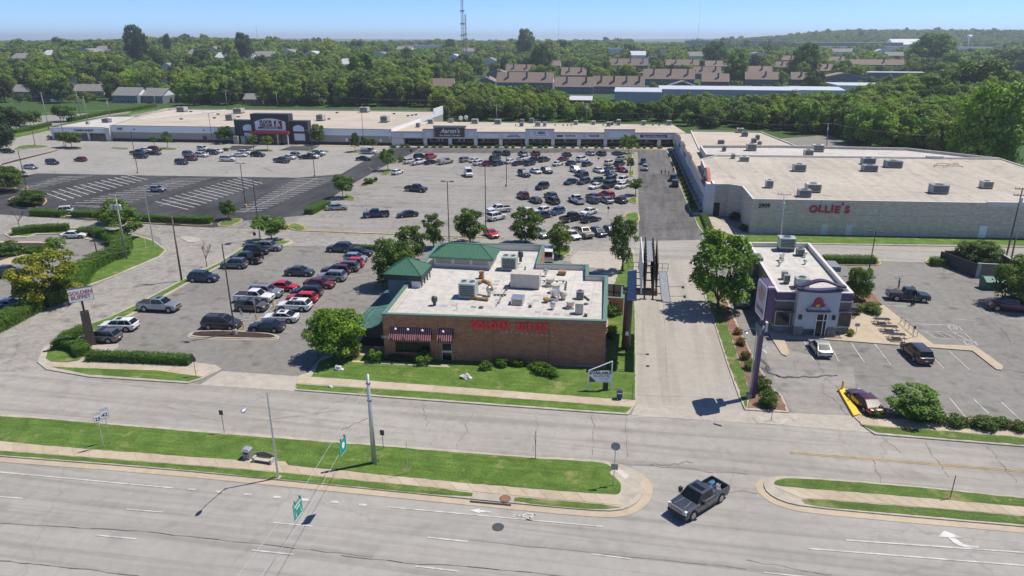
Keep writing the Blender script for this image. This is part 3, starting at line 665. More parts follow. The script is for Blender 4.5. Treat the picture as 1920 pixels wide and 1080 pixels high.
# sealed cracks and joints (tar lines lying on the asphalt)
def wander(a, b, wd, amp, seg=14, seed=0):
 rr = random.Random(seed); P, Q = Vector(at(*a)[:2]), Vector(at(*b)[:2]); d = (Q - P); n = Vector((-d.y, d.x)).normalized(); out = []; off = 0; prev = P
 for i in range(1, seg + 1):
  off = off * .7 + rr.uniform(-amp, amp); cur = P + d * i / seg + n * off * (0 if i == seg else 1)
  e = (cur - prev).normalized(); k = Vector((-e.y, e.x)) * wd * rr.uniform(.5, 1.3) / 2
  out.append([tuple(prev - k), tuple(cur - k), tuple(cur + k), tuple(prev + k)]); prev = cur
 return out
ck = []
for i, (a, b, wd, am) in enumerate([((0, 982), (300, 1000), .07, .1), ((300, 1000), (700, 1045), .07, .12), ((0, 1052), (260, 1080), .08, .1), ((640, 1042), (1060, 1082), .08, .15), ((880, 1012), (1400, 1068), .05, .1), ((1180, 872), (1400, 890), .06, .3), ((1220, 872), (1300, 868), .07, .3),
 ((1265, 912), (1420, 926), .06, .3), ((1400, 1050), (1560, 1078), .05, .1), ((800, 800), (792, 760), .05, .3), ((792, 760), (895, 757), .03, .2), ((855, 845), (885, 775), .04, .3), ((1000, 848), (1003, 780), .04, .2), ((1110, 855), (1112, 778), .04, .2), ((1175, 860), (1172, 782), .04, .2),
 ((1625, 850), (1652, 908), .05, .2), ((1735, 830), (1780, 895), .05, .2), ((1850, 838), (1905, 905), .05, .2), ((1655, 820), (1690, 850), .05, .2), ((300, 760), (420, 790), .03, .3), ((500, 790), (640, 770), .05, .3), ((690, 785), (640, 806), .09, .2), ((100, 750), (260, 700), .03, .4),
 ((1425, 690), (1458, 706), .45, .25), ((1458, 706), (1492, 708), .4, .2), ((1492, 708), (1570, 704), .3, .25), ((1420, 665), (1440, 695), .4, .2), ((1800, 540), (1895, 640), .05, .2), ((1870, 690), (1940, 700), .1, .2), ((1550, 500), (1660, 515), .04, .3), ((1780, 488), (1700, 478), .07, .3),
 ((1204, 470), (1320, 472), .08, .1), ((1192, 740), (1390, 750), .04, .2), ((1240, 520), (1250, 700), .03, .1), ((1190, 362), (1300, 366), .12, .2), ((560, 462), (700, 466), .1, .1), ((548, 462), (600, 466), .12, .1), ((980, 470), (1180, 480), .07, .2)]):
 ck += wander(a, b, wd if wd > .2 else wd * .6, am * .8, 14, i)
paint('tar_joints', ck, 'crack', .041)
def disc(px, r, z, m, name, label, cat, rim='dark_metal'):
 c = at(*px); t = thing(name, label, cat, (c.x, c.y, z))
 B().tube((0, 0, -.03), (0, 0, .008), r, r, 20).build('cover', M[m], t)
 b = B()
 for i in range(20):
  a0, a1 = 2 * PI * i / 20, 2 * PI * (i + 1) / 20
  b.face([(r * 1.01 * math.cos(a0), r * 1.01 * math.sin(a0), .01), (r * 1.16 * math.cos(a0), r * 1.16 * math.sin(a0), .01), (r * 1.16 * math.cos(a1), r * 1.16 * math.sin(a1), .01), (r * 1.01 * math.cos(a1), r * 1.01 * math.sin(a1), .01)])
 b.build('frame_ring', M[rim], t)
disc((947, 937.5), .42, .14, 'rust_plate' if 'rust_plate' in M else 'rust', 'manhole_cover', 'round rusty orange manhole cover in the concrete of the left median', 'manhole')
disc((934, 988.5), .42, .03, 'dark_metal', 'manhole_cover', 'round dark grey manhole cover in the lane of the wide road', 'manhole')
# ------------------------------------------------------------ vehicles
def car_paint(name, col, metal=.35):
 m, n, b = node_mat(name)
 co = n.nodes.new('ShaderNodeTexCoord').outputs['Object']
 dust = ramp(n, tex_noise(n, co, 1.3, 4), [(.35, tuple(c * .86 for c in col)), (.75, tuple(min(1, c * 1.08 + .006) for c in col))])
 n.links.new(dust, b.inputs['Base Color']); b.inputs['Metallic'].default_value = metal; b.inputs['Roughness'].default_value = .34
 b.inputs['Coat Weight'].default_value = .8; b.inputs['Coat Roughness'].default_value = .08
 MATS[name] = m; return m
CP = {'white': car_paint('car_white', (.72, .72, .71), 0), 'silver': car_paint('car_silver', (.40, .415, .43), .6), 'grey': car_paint('car_grey', (.15, .158, .17), .5),
 'dark grey': car_paint('car_dark_grey', (.055, .06, .068), .4), 'black': car_paint('car_black', (.013, .014, .017), .1), 'navy': car_paint('car_navy', (.022, .036, .075), .35),
 'blue': car_paint('car_blue', (.035, .08, .20), .35), 'red': car_paint('car_red', (.50, .012, .018), .1), 'dark red': car_paint('car_dark_red', (.16, .014, .018), .2),
 'maroon': car_paint('car_maroon', (.085, .022, .024), .3), 'beige': car_paint('car_beige', (.42, .38, .31), .4), 'brown': car_paint('car_brown', (.13, .115, .10), .4),
 'dark brown': car_paint('car_dark_brown', (.055, .045, .045), .4), 'dark green': car_paint('car_dark_green', (.02, .045, .042), .3), 'light blue': car_paint('car_light_blue', (.34, .42, .50), .5),
 'pale green': car_paint('car_pale_green', (.36, .42, .38), .4), 'pale grey': car_paint('car_pale_grey', (.46, .50, .48), .4)}
# L, W, H, ground clearance, hood z, belt z, deck z, windscreen base x, windscreen top x, rear top x, rear base x, front axle, rear axle, wheel radius
SPEC = {
'sedan': (4.80, 1.86, 1.46, .20, .85, .92, .99, 1.20, .28, -.95, -1.98, 1.45, -1.38, .345),
'hatch': (4.30, 1.82, 1.56, .20, .93, .98, .98, 1.15, .32, -1.55, -2.02, 1.32, -1.28, .345),
'suv': (4.65, 1.91, 1.72, .24, 1.02, 1.06, 1.06, 1.18, .40, -1.80, -2.24, 1.42, -1.36, .385),
'big suv': (5.15, 2.03, 1.88, .28, 1.12, 1.17, 1.17, 1.30, .58, -2.15, -2.45, 1.58, -1.50, .40),
'minivan': (5.10, 1.98, 1.76, .22, .98, 1.08, 1.08, 1.55, .62, -2.10, -2.45, 1.62, -1.42, .36),
'pickup': (5.85, 2.04, 1.93, .36, 1.18, 1.22, 1.24, 1.50, .72, -.60, -.80, 1.95, -1.78, .43),
'van': (5.6, 2.03, 2.35, .28, 1.15, 1.25, 1.25, 1.75, 1.15, -2.62, -2.74, 1.85, -1.75, .38),
'jeep': (4.4, 1.87, 1.85, .36, 1.12, 1.16, 1.16, .72, .45, -1.98, -2.08, 1.32, -1.32, .42)}
CARMESH = {}
def car_body(kind):
 L, W, H, gc, hz, bz, dz, wb, wt, rt, rb, fa, ra, R = SPEC[kind]
 hl, hw = L / 2, W / 2; b = B()
 xs = set([-hl, -hl + .06, -hl + .25, hl - .3, hl - .1, hl, wb, rb, 0, .5, -.5])
 for ax in (fa, ra):
  for k in range(9): xs.add(round(ax + (R + .07) * math.cos(PI * k / 8), 4))
 bed = kind == 'pickup'
 bx0, bx1 = -hl + .12, rb - .08
 if bed: xs |= {bx0, bx0 - .01, bx1, bx1 + .01}
 xs = sorted(xs); P = []
 for x in xs:
  zb = gc
  for ax in (fa, ra):
   d = abs(x - ax)
   if d < R + .07 + 1e-5: zb = max(zb, R + math.sqrt(max(0, (R + .07) ** 2 - d * d)) * .98)
  # top line
  if x > wb: t = (x - wb) / (hl - wb); zt = bz + (hz - bz) * min(1, t * 3) - (.10 if kind != 'jeep' else .02) * t ** 2 - (.16 if kind not in ('jeep', 'pickup') else .06) * max(0, t - .86) / .14
  elif x < rb: t = (rb - x) / (hl + rb); zt = bz + (dz - bz) * min(1, t * 3) - (.10 if kind in ('sedan',) else .03) * t ** 3
  else: zt = bz
  ends = min(1, (hl - abs(x)) / .55); wtap = .86 + .14 * math.sqrt(max(0, ends * (2 - ends))) if kind not in ('jeep',) else .95 + .05 * min(1, ends * 3)
  if kind in ('pickup', 'van') and x < 0: wtap = .965 + .035 * min(1, ends * 3)
  w_ = hw * wtap; zb2 = zb + (.10 if abs(x) > hl - .1 else 0)
  zm = zb2 + (zt - zb2) * .55; fl = zt
  if bed and bx0 <= x <= bx1: fl = .72
  P.append([(x, w_ * .93, zb2), (x, w_, max(zm, zb2 + .01)), (x, w_ * .985, zt - .10), (x, w_ * .93, zt - .01), (x, w_ * .86, zt + .005 if not bed or x > bx1 else zt), (x, w_ * (.86 if bed and x < bx1 + .01 else .45), fl + .012), (x, 0, fl + .018)])
 n = len(P[0]); V = []; F = []; Mi = []
 for ring in P:
  V += ring; V += [(x, -y, z) for x, y, z in ring[:-1][::-1]]
 k = 2 * n - 1
 for i in range(len(P) - 1):
  for j in range(k - 1):
   F.append((i * k + j, (i + 1) * k + j, (i + 1) * k + j + 1, i * k + j + 1))
   inner = bed and P[i][0][0] >= bx0 - .02 and P[i + 1][0][0] <= bx1 + .02 and 4 <= j <= k - 6
   Mi.append(1 if inner else 0)
  F.append(((i + 1) * k, i * k, i * k + k - 1, (i + 1) * k + k - 1)); Mi.append(1)
 F.append(tuple(range(k))[::-1]); Mi.append(0); F.append(tuple(range((len(P) - 1) * k, len(P) * k))); Mi.append(0)
 b.v, b.f, b.m = V, F, Mi
 # cabin
 lw, tw = hw * .90, hw * (.76 if kind not in ('van', 'jeep') else .84)
 zr = H - .03
 def cab(x0, x1, y0, x2, x3, y1, z0, z1, m=0):
  v = [(x0, -y0, z0), (x1, -y0, z0), (x1, y0, z0), (x0, y0, z0), (x2, -y1, z1), (x3, -y1, z1), (x3, y1, z1), (x2, y1, z1)]
  b.add(v, [(4, 5, 6, 7), (0, 1, 5, 4), (1, 2, 6, 5), (2, 3, 7, 6), (3, 0, 4, 7)], m)
 cab(rb, wb, lw, rt, wt, tw, bz - .03, zr)
 cab(rt, wt, tw, rt + .12, wt - .16, tw * .88, zr, H)      # crowned roof
 # bumpers / lower trim
 b.box(hl - .10, -hw * .80, gc + .02, hl + .015, hw * .80, gc + .22, 1); b.box(-hl - .015, -hw * .82, gc + .04, -hl + .1, hw * .82, gc + .24, 1)
 for s in (-1, 1): b.box(ra + R + .1, s * hw * .955 - .02, gc - .03, fa - R - .1, s * hw * .955 + .02, gc + .10, 1)
 if kind in ('suv', 'big suv', 'minivan'):
  for s in (-1, 1): b.box(rt + .15, s * tw * .9 - .02, H - .02, wt - .25, s * tw * .9 + .02, H + .035, 1)
 if kind == 'pickup': b.box(-hl - .12, -hw * .85, .48, -hl + .02, hw * .85, .62, 2)
 return b
def glass_panels(kind):
 L, W, H, gc, hz, bz, dz, wb, wt, rt, rb, fa, ra, R = SPEC[kind]
 hw = W / 2; lw, tw = hw * .90, hw * (.76 if kind not in ('van', 'jeep') else .84); zr = H - .03; o = {}; e = .012
 def lerp(a, c, t): return a + (c - a) * t
 t0, t1 = .07, .93; zA, zB = lerp(bz, zr, .06), lerp(bz, zr, .94)
 def X(xb, xt, z): return lerp(xb, xt, (z - bz + .03) / (zr - bz + .03))
 def Y(z): return lerp(lw, tw, (z - bz + .03) / (zr - bz + .03))
 g = B(); i_ = .06
 g.face([(X(wb, wt, zA) + e, -Y(zA) + i_, zA), (X(wb, wt, zA) + e, Y(zA) - i_, zA), (X(wb, wt, zB) + e, Y(zB) - i_, zB), (X(wb, wt, zB) + e, -Y(zB) + i_, zB)])
 o['windshield'] = g
 g = B(); g.face([(X(rb, rt, zA) - e, Y(zA) - i_, lerp(zA, zB, .08)), (X(rb, rt, zA) - e, -Y(zA) + i_, lerp(zA, zB, .08)), (X(rb, rt, zB) - e, -Y(zB) + i_, zB), (X(rb, rt, zB) - e, Y(zB) - i_, zB)])
 o['rear_window'] = g
 # side panes
 xa0, xa1 = X(rb, rt, zA) + .12, X(wb, wt, zA) - .12; xb0, xb1 = X(rb, rt, zB) + .10, X(wb, wt, zB) - .06
 cuts = [0, .5, 1] if kind in ('pickup',) else [0, .24, .6, 1] if kind != 'van' else [.62, 1]
 if kind == 'sedan': cuts = [0, .12, .53, 1]
 side = []
 for s in (-1, 1):
  for a, c in zip(cuts, cuts[1:]):
   a2, c2 = a + .015, c - .015
   q = [(lerp(xa0, xa1, a2), s * (Y(zA) + e), zA), (lerp(xa0, xa1, c2), s * (Y(zA) + e), zA), (lerp(xb0, xb1, c2), s * (Y(zB) + e), zB), (lerp(xb0, xb1, a2), s * (Y(zB) + e), zB)]
   g = B(); g.face(q if s < 0 else q[::-1]); side.append(g)
 o['side'] = side; return o
def proto_meshes(kind):
 if kind in CARMESH: return CARMESH[kind]
 L, W, H, gc, hz, bz, dz, wb, wt, rt, rb, fa, ra, R = SPEC[kind]
 hl, hw = L / 2, W / 2; d = {}
 me = car_body(kind).mesh('body', [CP['white'], M['black'], M['steel']], False)
 me.polygons.foreach_set('use_smooth', [True] * len(me.polygons)); me.set_sharp_from_angle(angle=math.radians(32)); d['body'] = me
 g = glass_panels(kind); d['windshield'] = g['windshield'].mesh('windshield', M['glass']); d['rear_window'] = g['rear_window'].mesh('rear_window', M['glass'])
 d['side_window'] = [x.mesh('side_window', M['glass']) for x in g['side']]
 both = B()
 for x in g['side']: both.add(x.v, x.f)
 d['side_glass'] = both.mesh('side_window', M['glass'])
 t = B(); t.tube((0, -.115, 0), (0, .115, 0), R, R, 18); d['tyre'] = t.mesh('wheel', M['tyre'])
 r = B()
 for s in (-1, 1):
  r.tube((0, s * .10, 0), (0, s * .125, 0), R * .66, R * .62, 14)
  for k in range(5): a = 2 * PI * k / 5; r.tube((R * .1 * math.cos(a), s * .127, R * .1 * math.sin(a)), (R * .56 * math.cos(a), s * .132, R * .56 * math.sin(a)), .035, .03, 4, 0)
 d['rim'] = r.mesh('rim', M['rim'])
 fw = B(); fw.tube((0, -.115, 0), (0, .115, 0), R, R, 12, 0); fw.tube((0, -.13, 0), (0, .13, 0), R * .62, R * .62, 10, 1); d['wheel'] = fw.mesh('wheel', [M['tyre'], M['rim']])
 hz2 = hz - .22
 d['headlight'] = [B().box(hl - .22, s * hw * .72 - .16, hz2 - .07, hl - (-.0 if kind in ('jeep', 'pickup', 'van') else .03), s * hw * .72 + .16, hz2 + .07).mesh('headlight', M['lamp_white']) for s in (-1, 1)]
 tz = bz - .18
 d['taillight'] = [B().box(-hl - .012, s * hw * .80 - .09, tz - .12, -hl + .16, s * hw * .80 + .10, tz + .13).mesh('taillight', M['lamp_red']) for s in (-1, 1)]
 gr = B(); gr.box(hl - .08, -hw * .5, hz2 - .14, hl + .012, hw * .5, hz2 + .07); d['grille'] = gr.mesh('grille', M['black'])
 d['mirror'] = [B().box(wb - .42, s * (hw + .10) - .10, bz - .02, wb - .26, s * (hw + .10) + .08, bz + .16).mesh('mirror', M['black']) for s in (-1, 1)]
 d['number_plate'] = B().box(-hl - .03, -.16, tz - .32, -hl - .016, .16, tz - .17).mesh('number_plate', M['white'])
 d['sunroof'] = B().box(wt - .95, -hw * .42, H - .001, wt - .25, hw * .42, H + .008).mesh('sunroof', M['glass'])
 d['handle'] = [B().box(x - .09, s * hw * .985 - .02, bz - .16, x + .09, s * hw * .985 + .03, bz - .12).mesh('door_handle', M['black']) for s in (-1, 1) for x in (.05, -.95)]
 d['bed_cover'] = B().box(-hl + .14, -hw * .84, dz - .02, rb - .06, hw * .84, dz + .03).mesh('bed_cover', M['black'])
 CARMESH[kind] = d; return d
def set_paint(o, m):
 o.material_slots[0].link = 'OBJECT'; o.material_slots[0].material = m
NCAR = 0
def car(kind, col, pos, ang, label, group, detail=True, extras=(), scale=1.0, cat=None, jitter=True):
 global NCAR; NCAR += 1
 L, W, H, gc, hz, bz, dz, wb, wt, rt, rb, fa, ra, R = SPEC[kind]
 d = proto_meshes(kind)
 if jitter and kind in ('suv', 'sedan', 'hatch'): yk = random.choice((.94, .97, 1, 1.03, 1.06))
 else: yk = 1
 nm = {'sedan': 'sedan', 'hatch': 'hatchback', 'suv': 'sport_utility_car', 'big suv': 'sport_utility_car', 'minivan': 'minivan', 'pickup': 'pickup_truck', 'van': 'van', 'jeep': 'off_road_car'}[kind]
 t = thing(nm, label, cat or {'pickup': 'pickup truck', 'van': 'van', 'minivan': 'minivan'}.get(kind, 'car'), (pos[0], pos[1], 0.03), math.radians(ang), group, scale * (random.uniform(.98, 1.02) if jitter else 1))
 t.scale = (t.scale[0] * (2 - yk), t.scale[1], t.scale[2] * yk)
 set_paint(inst('body', d['body'], t), CP[col])
 inst('windshield', d['windshield'], t); inst('rear_window', d['rear_window'], t)
 if detail:
  for x in d['side_window']: inst('side_window', x, t)
 else: inst('side_window', d['side_glass'], t)['kind'] = 'stuff'
 for ax in (fa, ra):
  for s in (-1, 1):
   loc = (ax, s * (W / 2 - .13), R)
   if detail: wh = inst('wheel', d['tyre'], t, loc); inst('rim', d['rim'], wh)
   else: inst('wheel', d['wheel'], t, loc)
 for k in ('headlight', 'taillight'):
  for x in d[k]: inst(k, x, t)
 inst('grille', d['grille'], t)
 if detail:
  for x in d['mirror']: set_paint(inst('mirror', x, t), CP[col] if col not in ('white',) else CP[col])
  inst('number_plate', d['number_plate'], t)
  for x in d['handle']: inst('door_handle', x, t)
  if 'sunroof' in extras: inst('sunroof', d['sunroof'], t)
 if 'cover' in extras: inst('bed_cover', d['bed_cover'], t)
 if 'cap' in extras:
  b = B(); b.add([(-2.85, -.9, 1.25), (-.9, -.9, 1.25), (-.9, .9, 1.25), (-2.85, .9, 1.25), (-2.75, -.75, 1.82), (-.75, -.75, 1.85), (-.75, .75, 1.85), (-2.75, .75, 1.82)], [(4, 5, 6, 7), (0, 1, 5, 4), (1, 2, 6, 5), (2, 3, 7, 6), (3, 0, 4, 7)])
  b.build('bed_cap', CP[col], t)
 return t
ORD = ['leftmost', 'second', 'third', 'fourth', 'fifth', 'sixth', 'seventh', 'eighth', 'ninth', 'tenth', 'eleventh', 'twelfth']
def row(cars, ang, where, group, detail=False):
 """cars: (px, py, kind, colour[, angle]); where: the row's own description; the label tells the place in the row"""
 cars = sorted(cars, key=lambda c: c[0]); n = len(cars); k = 0
 names = {'suv': 'SUV', 'big suv': 'large SUV', 'sedan': 'sedan', 'hatch': 'hatchback', 'pickup': 'pickup truck', 'van': 'van', 'minivan': 'minivan', 'jeep': 'boxy off-road car'}
 for i, c in enumerate(cars):
  same = [q for q in cars if q[2] == c[2] and q[3] == c[3]]
  if len(same) == 1: lab = '%s %s parked in %s' % (c[3], names[c[2]], where)
  else:
   j = same.index(c); p = ('left', 'right')[j] if len(same) == 2 else ['leftmost', 'second', 'third', 'fourth', 'fifth'][j]
   lab = '%s %s %s in %s' % (p, c[3], names[c[2]], where)
  z = .5 * SPEC[c[2]][2]; q = at(c[0], c[1], z)
  car(c[2], c[3], q, (c[4] if len(c) > 4 else ang) + random.uniform(-2, 2), lab, group, detail, c[5] if len(c) > 5 else ())
GM = 'cars parked in the big lot before the shops'
row([(931.7, 287, 'suv', 'navy'), (948.3, 286.5, 'suv', 'navy'), (980, 287, 'suv', 'grey'), (1003.7, 287, 'suv', 'dark red'), (1062.5, 288.7, 'sedan', 'black'), (1107, 287, 'sedan', 'silver'), (1126.7, 286.7, 'suv', 'dark grey'), (1157, 286.7, 'sedan', 'black')], 125, 'the farthest row, nearest the shop fronts', GM)
row([(786.7, 292.5, 'suv', 'black'), (807.5, 292.5, 'suv', 'red'), (928, 296, 'suv', 'dark green'), (983, 296, 'pickup', 'white'), (1001.7, 298, 'sedan', 'navy'), (1020, 298, 'suv', 'dark grey'), (1056, 297.5, 'sedan', 'dark red'), (1091.7, 297.5, 'big suv', 'white'), (1165, 296.5, 'sedan', 'silver')], 61, 'the second row from the shop fronts, far side', GM)
row([(767.5, 301.5, 'suv', 'white'), (785, 302.5, 'pickup', 'white'), (808, 303, 'sedan', 'black'), (835, 301.5, 'pickup', 'beige', 61, ('cap',)), (872.5, 298.5, 'suv', 'silver'), (891, 299.5, 'sedan', 'white'), (899, 304, 'suv', 'white'), (915, 305.5, 'sedan', 'dark red'), (934, 305, 'suv', 'black'), (957.5, 302, 'sedan', 'white'), (971.7, 305.3, 'sedan', 'dark brown'), (993, 305, 'suv', 'navy'),
 (1046, 306, 'sedan', 'white'), (1071, 305, 'sedan', 'navy'), (1101, 306.5, 'hatch', 'navy'), (1143, 304.5, 'suv', 'white'), (1162, 305.5, 'suv', 'black')], 61, 'the second row from the shop fronts, near side', GM)
row([(745, 321.5, 'hatch', 'white', 75), (982.5, 324.5, 'big suv', 'navy'), (1004.5, 319.7, 'sedan', 'white'), (1025, 319, 'suv', 'dark grey'), (1078.7, 317, 'suv', 'white'), (1090, 325, 'pickup', 'black', 120, ('cap',)), (1123, 318.7, 'sedan', 'white'), (1144, 317.5, 'sedan', 'dark green'), (1145, 324.5, 'suv', 'black'), (1165, 317.5, 'sedan', 'red')], -54, 'the third row from the shop fronts', GM)
row([(1070, 340, 'sedan', 'navy'), (1094.7, 338.7, 'suv', 'dark grey'), (1119.7, 337.5, 'hatch', 'dark grey'), (1143, 336, 'suv', 'dark green'), (1142.5, 345.5, 'big suv', 'black'), (1166.7, 337, 'suv', 'white'), (1117, 348, 'sedan', 'white'), (1165, 347.5, 'hatch', 'white'), (1016.7, 348.5, 'suv', 'black')], 241, 'the middle row of the big lot', GM)
row([(980.5, 365.5, 'suv', 'dark red'), (1003.7, 373.5, 'hatch', 'dark brown'), (1032.5, 365.5, 'suv', 'dark grey'), (1036, 374.5, 'suv', 'black'), (1081, 372.5, 'pickup', 'white'), (1112.5, 367, 'sedan', 'dark red'), (1111, 374, 'hatch', 'navy'), (1137.5, 364, 'minivan', 'red'), (1137, 374, 'sedan', 'silver'), (1163, 374, 'sedan', 'black')], 124, 'the row before last of the big lot', GM, True)
row([(936, 390.5, 'pickup', 'white', 215), (931, 405, 'suv', 'white'), (991, 394.5, 'sedan', 'white'), (1016.7, 394.5, 'hatch', 'white', 240), (1018, 402, 'suv', 'black'), (1045, 395, 'hatch', 'blue', 240), (1072.5, 406, 'pickup', 'black'), (1104, 396, 'sedan', 'white', 230), (1108, 409.5, 'sedan', 'black', 45)], 52, 'the row behind the street trees', GM, True)
row([(1093, 433.5, 'pickup', 'beige'), (1121.7, 434, 'hatch', 'navy'), (1145, 431.5, 'hatch', 'dark grey'), (921, 437, 'sedan', 'red'), (1015, 437, 'sedan', 'pale green'), (1073, 439, 'sedan', 'white')], -55, 'the last row, along the cross road', GM, True)
row([(878, 322.5, 'van', 'white', -70)], 0, 'a lane of the big lot, on its own, pale roofed', GM)
row([(780, 352, 'pickup', 'black', -12)], 0, 'an empty stretch of the big lot, standing askew', GM)
row([(705, 399, 'pickup', 'navy', 200), (764, 400.5, 'sedan', 'black', 210), (631, 387.5, 'sedan', 'silver', 20)], 0, 'the near left part of the big lot', GM, True)
row([(1206, 302.5, 'suv', 'dark green', 268), (1209.7, 313.5, 'suv', 'silver', 268)], 0, 'the lane east of the big lot, driving', 'cars on the rear drive')
row([(1261.7, 333, 'suv', 'black', 86), (1266, 342.8, 'jeep', 'black', 86)], 0, 'the shade of the arcade kerb', 'cars on the rear drive')
GL = 'cars parked in the left lot before the dark grey store front'
row([(56.7, 312, 'sedan', 'silver', -15), (97.5, 303, 'suv', 'black', -15), (150.5, 298, 'hatch', 'dark red', 170)], 0, 'the left end of the far left lot', GL)
row([(260, 285, 'pickup', 'dark grey'), (264, 292, 'suv', 'navy', 10), (287.5, 286.5, 'sedan', 'black', 5), (273, 280, 'sedan', 'white'), (290, 278.8, 'suv', 'dark red')], 0, 'the small cluster before the long pale store wall', GL)
row([(14, 283, 'sedan', 'black', 0), (41, 326, 'sedan', 'silver', -20)], 0, 'the shade of the leftmost lot trees', GL)
row([(381, 278, 'jeep', 'white'), (406, 282.3, 'sedan', 'white'), (398, 285, 'suv', 'navy'), (354, 288, 'suv', 'grey'), (378, 289.3, 'suv', 'white'), (358, 296, 'suv', 'dark red'), (340, 303, 'suv', 'dark grey')], -12, 'the cluster left of the dark grey store front', GL)
row([(426.7, 297, 'big suv', 'white', 10), (449, 290, 'sedan', 'white', 10), (458, 285, 'suv', 'white', 5), (483, 289, 'suv', 'black', 0)], 0, 'the cluster facing the dark grey store entrance', GL)
row([(528, 299.3, 'pickup', 'dark grey'), (543, 294, 'sedan', 'white'), (556, 290, 'suv', 'silver'), (575, 294, 'sedan', 'black', 15), (586.7, 292, 'suv', 'white'), (594, 289, 'sedan', 'navy'), (599, 286, 'suv', 'white')], -14, 'the cluster right of the dark grey store front', GL)
row([(681.7, 296.5, 'sedan', 'black', 5)], 0, 'the right edge of the left lot by the dark lane', GL)
row([(294, 353.8, 'sedan', 'silver', 2), (116, 395, 'suv', 'white', 215)], 0, 'the dark sealed lot', 'cars in the dark sealed lot', True)
v = car('van', 'white', at(691.7, 282.5, 1.1), 0, 'white and blue van parked by the right end of the long store wall', GL, False)
B().box(-2.7, -1.03, .6, .9, 1.03, 1.5).build('blue_stripe', M['wall_blue'], v)
GB = 'cars parked in the lot beside the brick restaurant'
row([(505, 461, 'suv', 'silver', 8), (481, 467.5, 'suv', 'black', 8), (462.5, 482, 'pickup', 'black', 175), (439, 493, 'suv', 'grey', 185)], 180, 'the upper left row beside the access road', GB, True)
row([(381, 517.5, 'suv', 'navy', 5, ()), (298, 570, 'pickup', 'silver', 3, ('sunroof', 'cover')), (222, 607, 'suv', 'white', 188, ('sunroof',)), (189, 628, 'suv', 'grey', 188, ('sunroof',))], 5, 'the lower left row beside the access road', GB, True)
row([(636.7, 463, 'suv', 'dark grey', 183), (673, 471.7, 'sedan', 'black', 3), (666.7, 483, 'hatch', 'light blue', 3), (660, 491.7, 'hatch', 'red', 183), (648, 498.5, 'suv', 'grey', 183), (630, 504, 'suv', 'maroon', 183), (621.7, 516, 'suv', 'silver', 183), (599, 530, 'sedan', 'dark red', 3), (575, 545, 'suv', 'black', 184), (566.7, 556, 'hatch', 'red', 184), (551, 570, 'suv', 'white', 185, ('sunroof',)), (526, 592.5, 'sedan', 'white', 186, ('sunroof',)), (500, 610, 'sedan', 'black', 186)], 3, 'the right column of the brick restaurant lot', GB, True)
row([(561.7, 508, 'sedan', 'dark grey', 4), (532.5, 536, 'sedan', 'red', 3), (498, 545, 'big suv', 'silver', 4), (476.7, 554, 'pickup', 'white', 4, ('cover',)), (471.7, 571, 'suv', 'brown', 4, ('sunroof',)), (415, 603, 'minivan', 'dark brown', 5, ('sunroof',))], 3, 'the left column of the brick restaurant lot', GB, True)
row([(1028, 476, 'van', 'white', 92)], 0, 'the yard behind the brick restaurant', GB, True)
GW = 'cars in the lot at the left edge'
row([(8, 509, 'pickup', 'black', 10), (55, 543, 'jeep', 'black', 8), (16, 569, 'sedan', 'silver', 10), (-4, 581, 'sedan', 'grey', 10)], 0, 'the lot behind the left hedge', GW, True)
row([(139, 439, 'sedan', 'white', 15)], 0, 'the curved bay between the hedges', GW, True)
GT = 'cars round the purple-trimmed restaurant'
row([(1538, 650, 'sedan', 'pale grey', 96), (1719, 658, 'minivan', 'dark brown', 98), (1895, 570, 'pickup', 'maroon', 178, ('cover',)), (1394, 560, 'suv', 'grey', 262)], 0, 'a bay by the purple-trimmed restaurant', GT, True)
pk = car('pickup', 'black', at(1703, 552, .9), -3, 'black crew cab pickup truck with its front door open on the patio side', GT, True, ('cover',))
B().obox((1.0, 1.45, 1.15), .1, 1.0, 1.1, 0.2).build('open_door', CP['black'], pk)
B().obox((.75, -1.4, 1.15), .1, 1.0, 1.1, -0.3).build('open_door', CP['black'], pk)
B().box(-1.2, -1.13, .42, 1.3, -1.0, .48).build('running_board', M['rim'], pk)
mc = car('sedan', 'maroon', at(1622, 750, .7), 103, 'maroon saloon car with a yellow door, parked by the yellow ramp', GT, True)
B().box(-.4, .86, .35, 1.0, .945, .80).build('yellow_door', M['yellow'], mc, label='yellow front door of the maroon car')
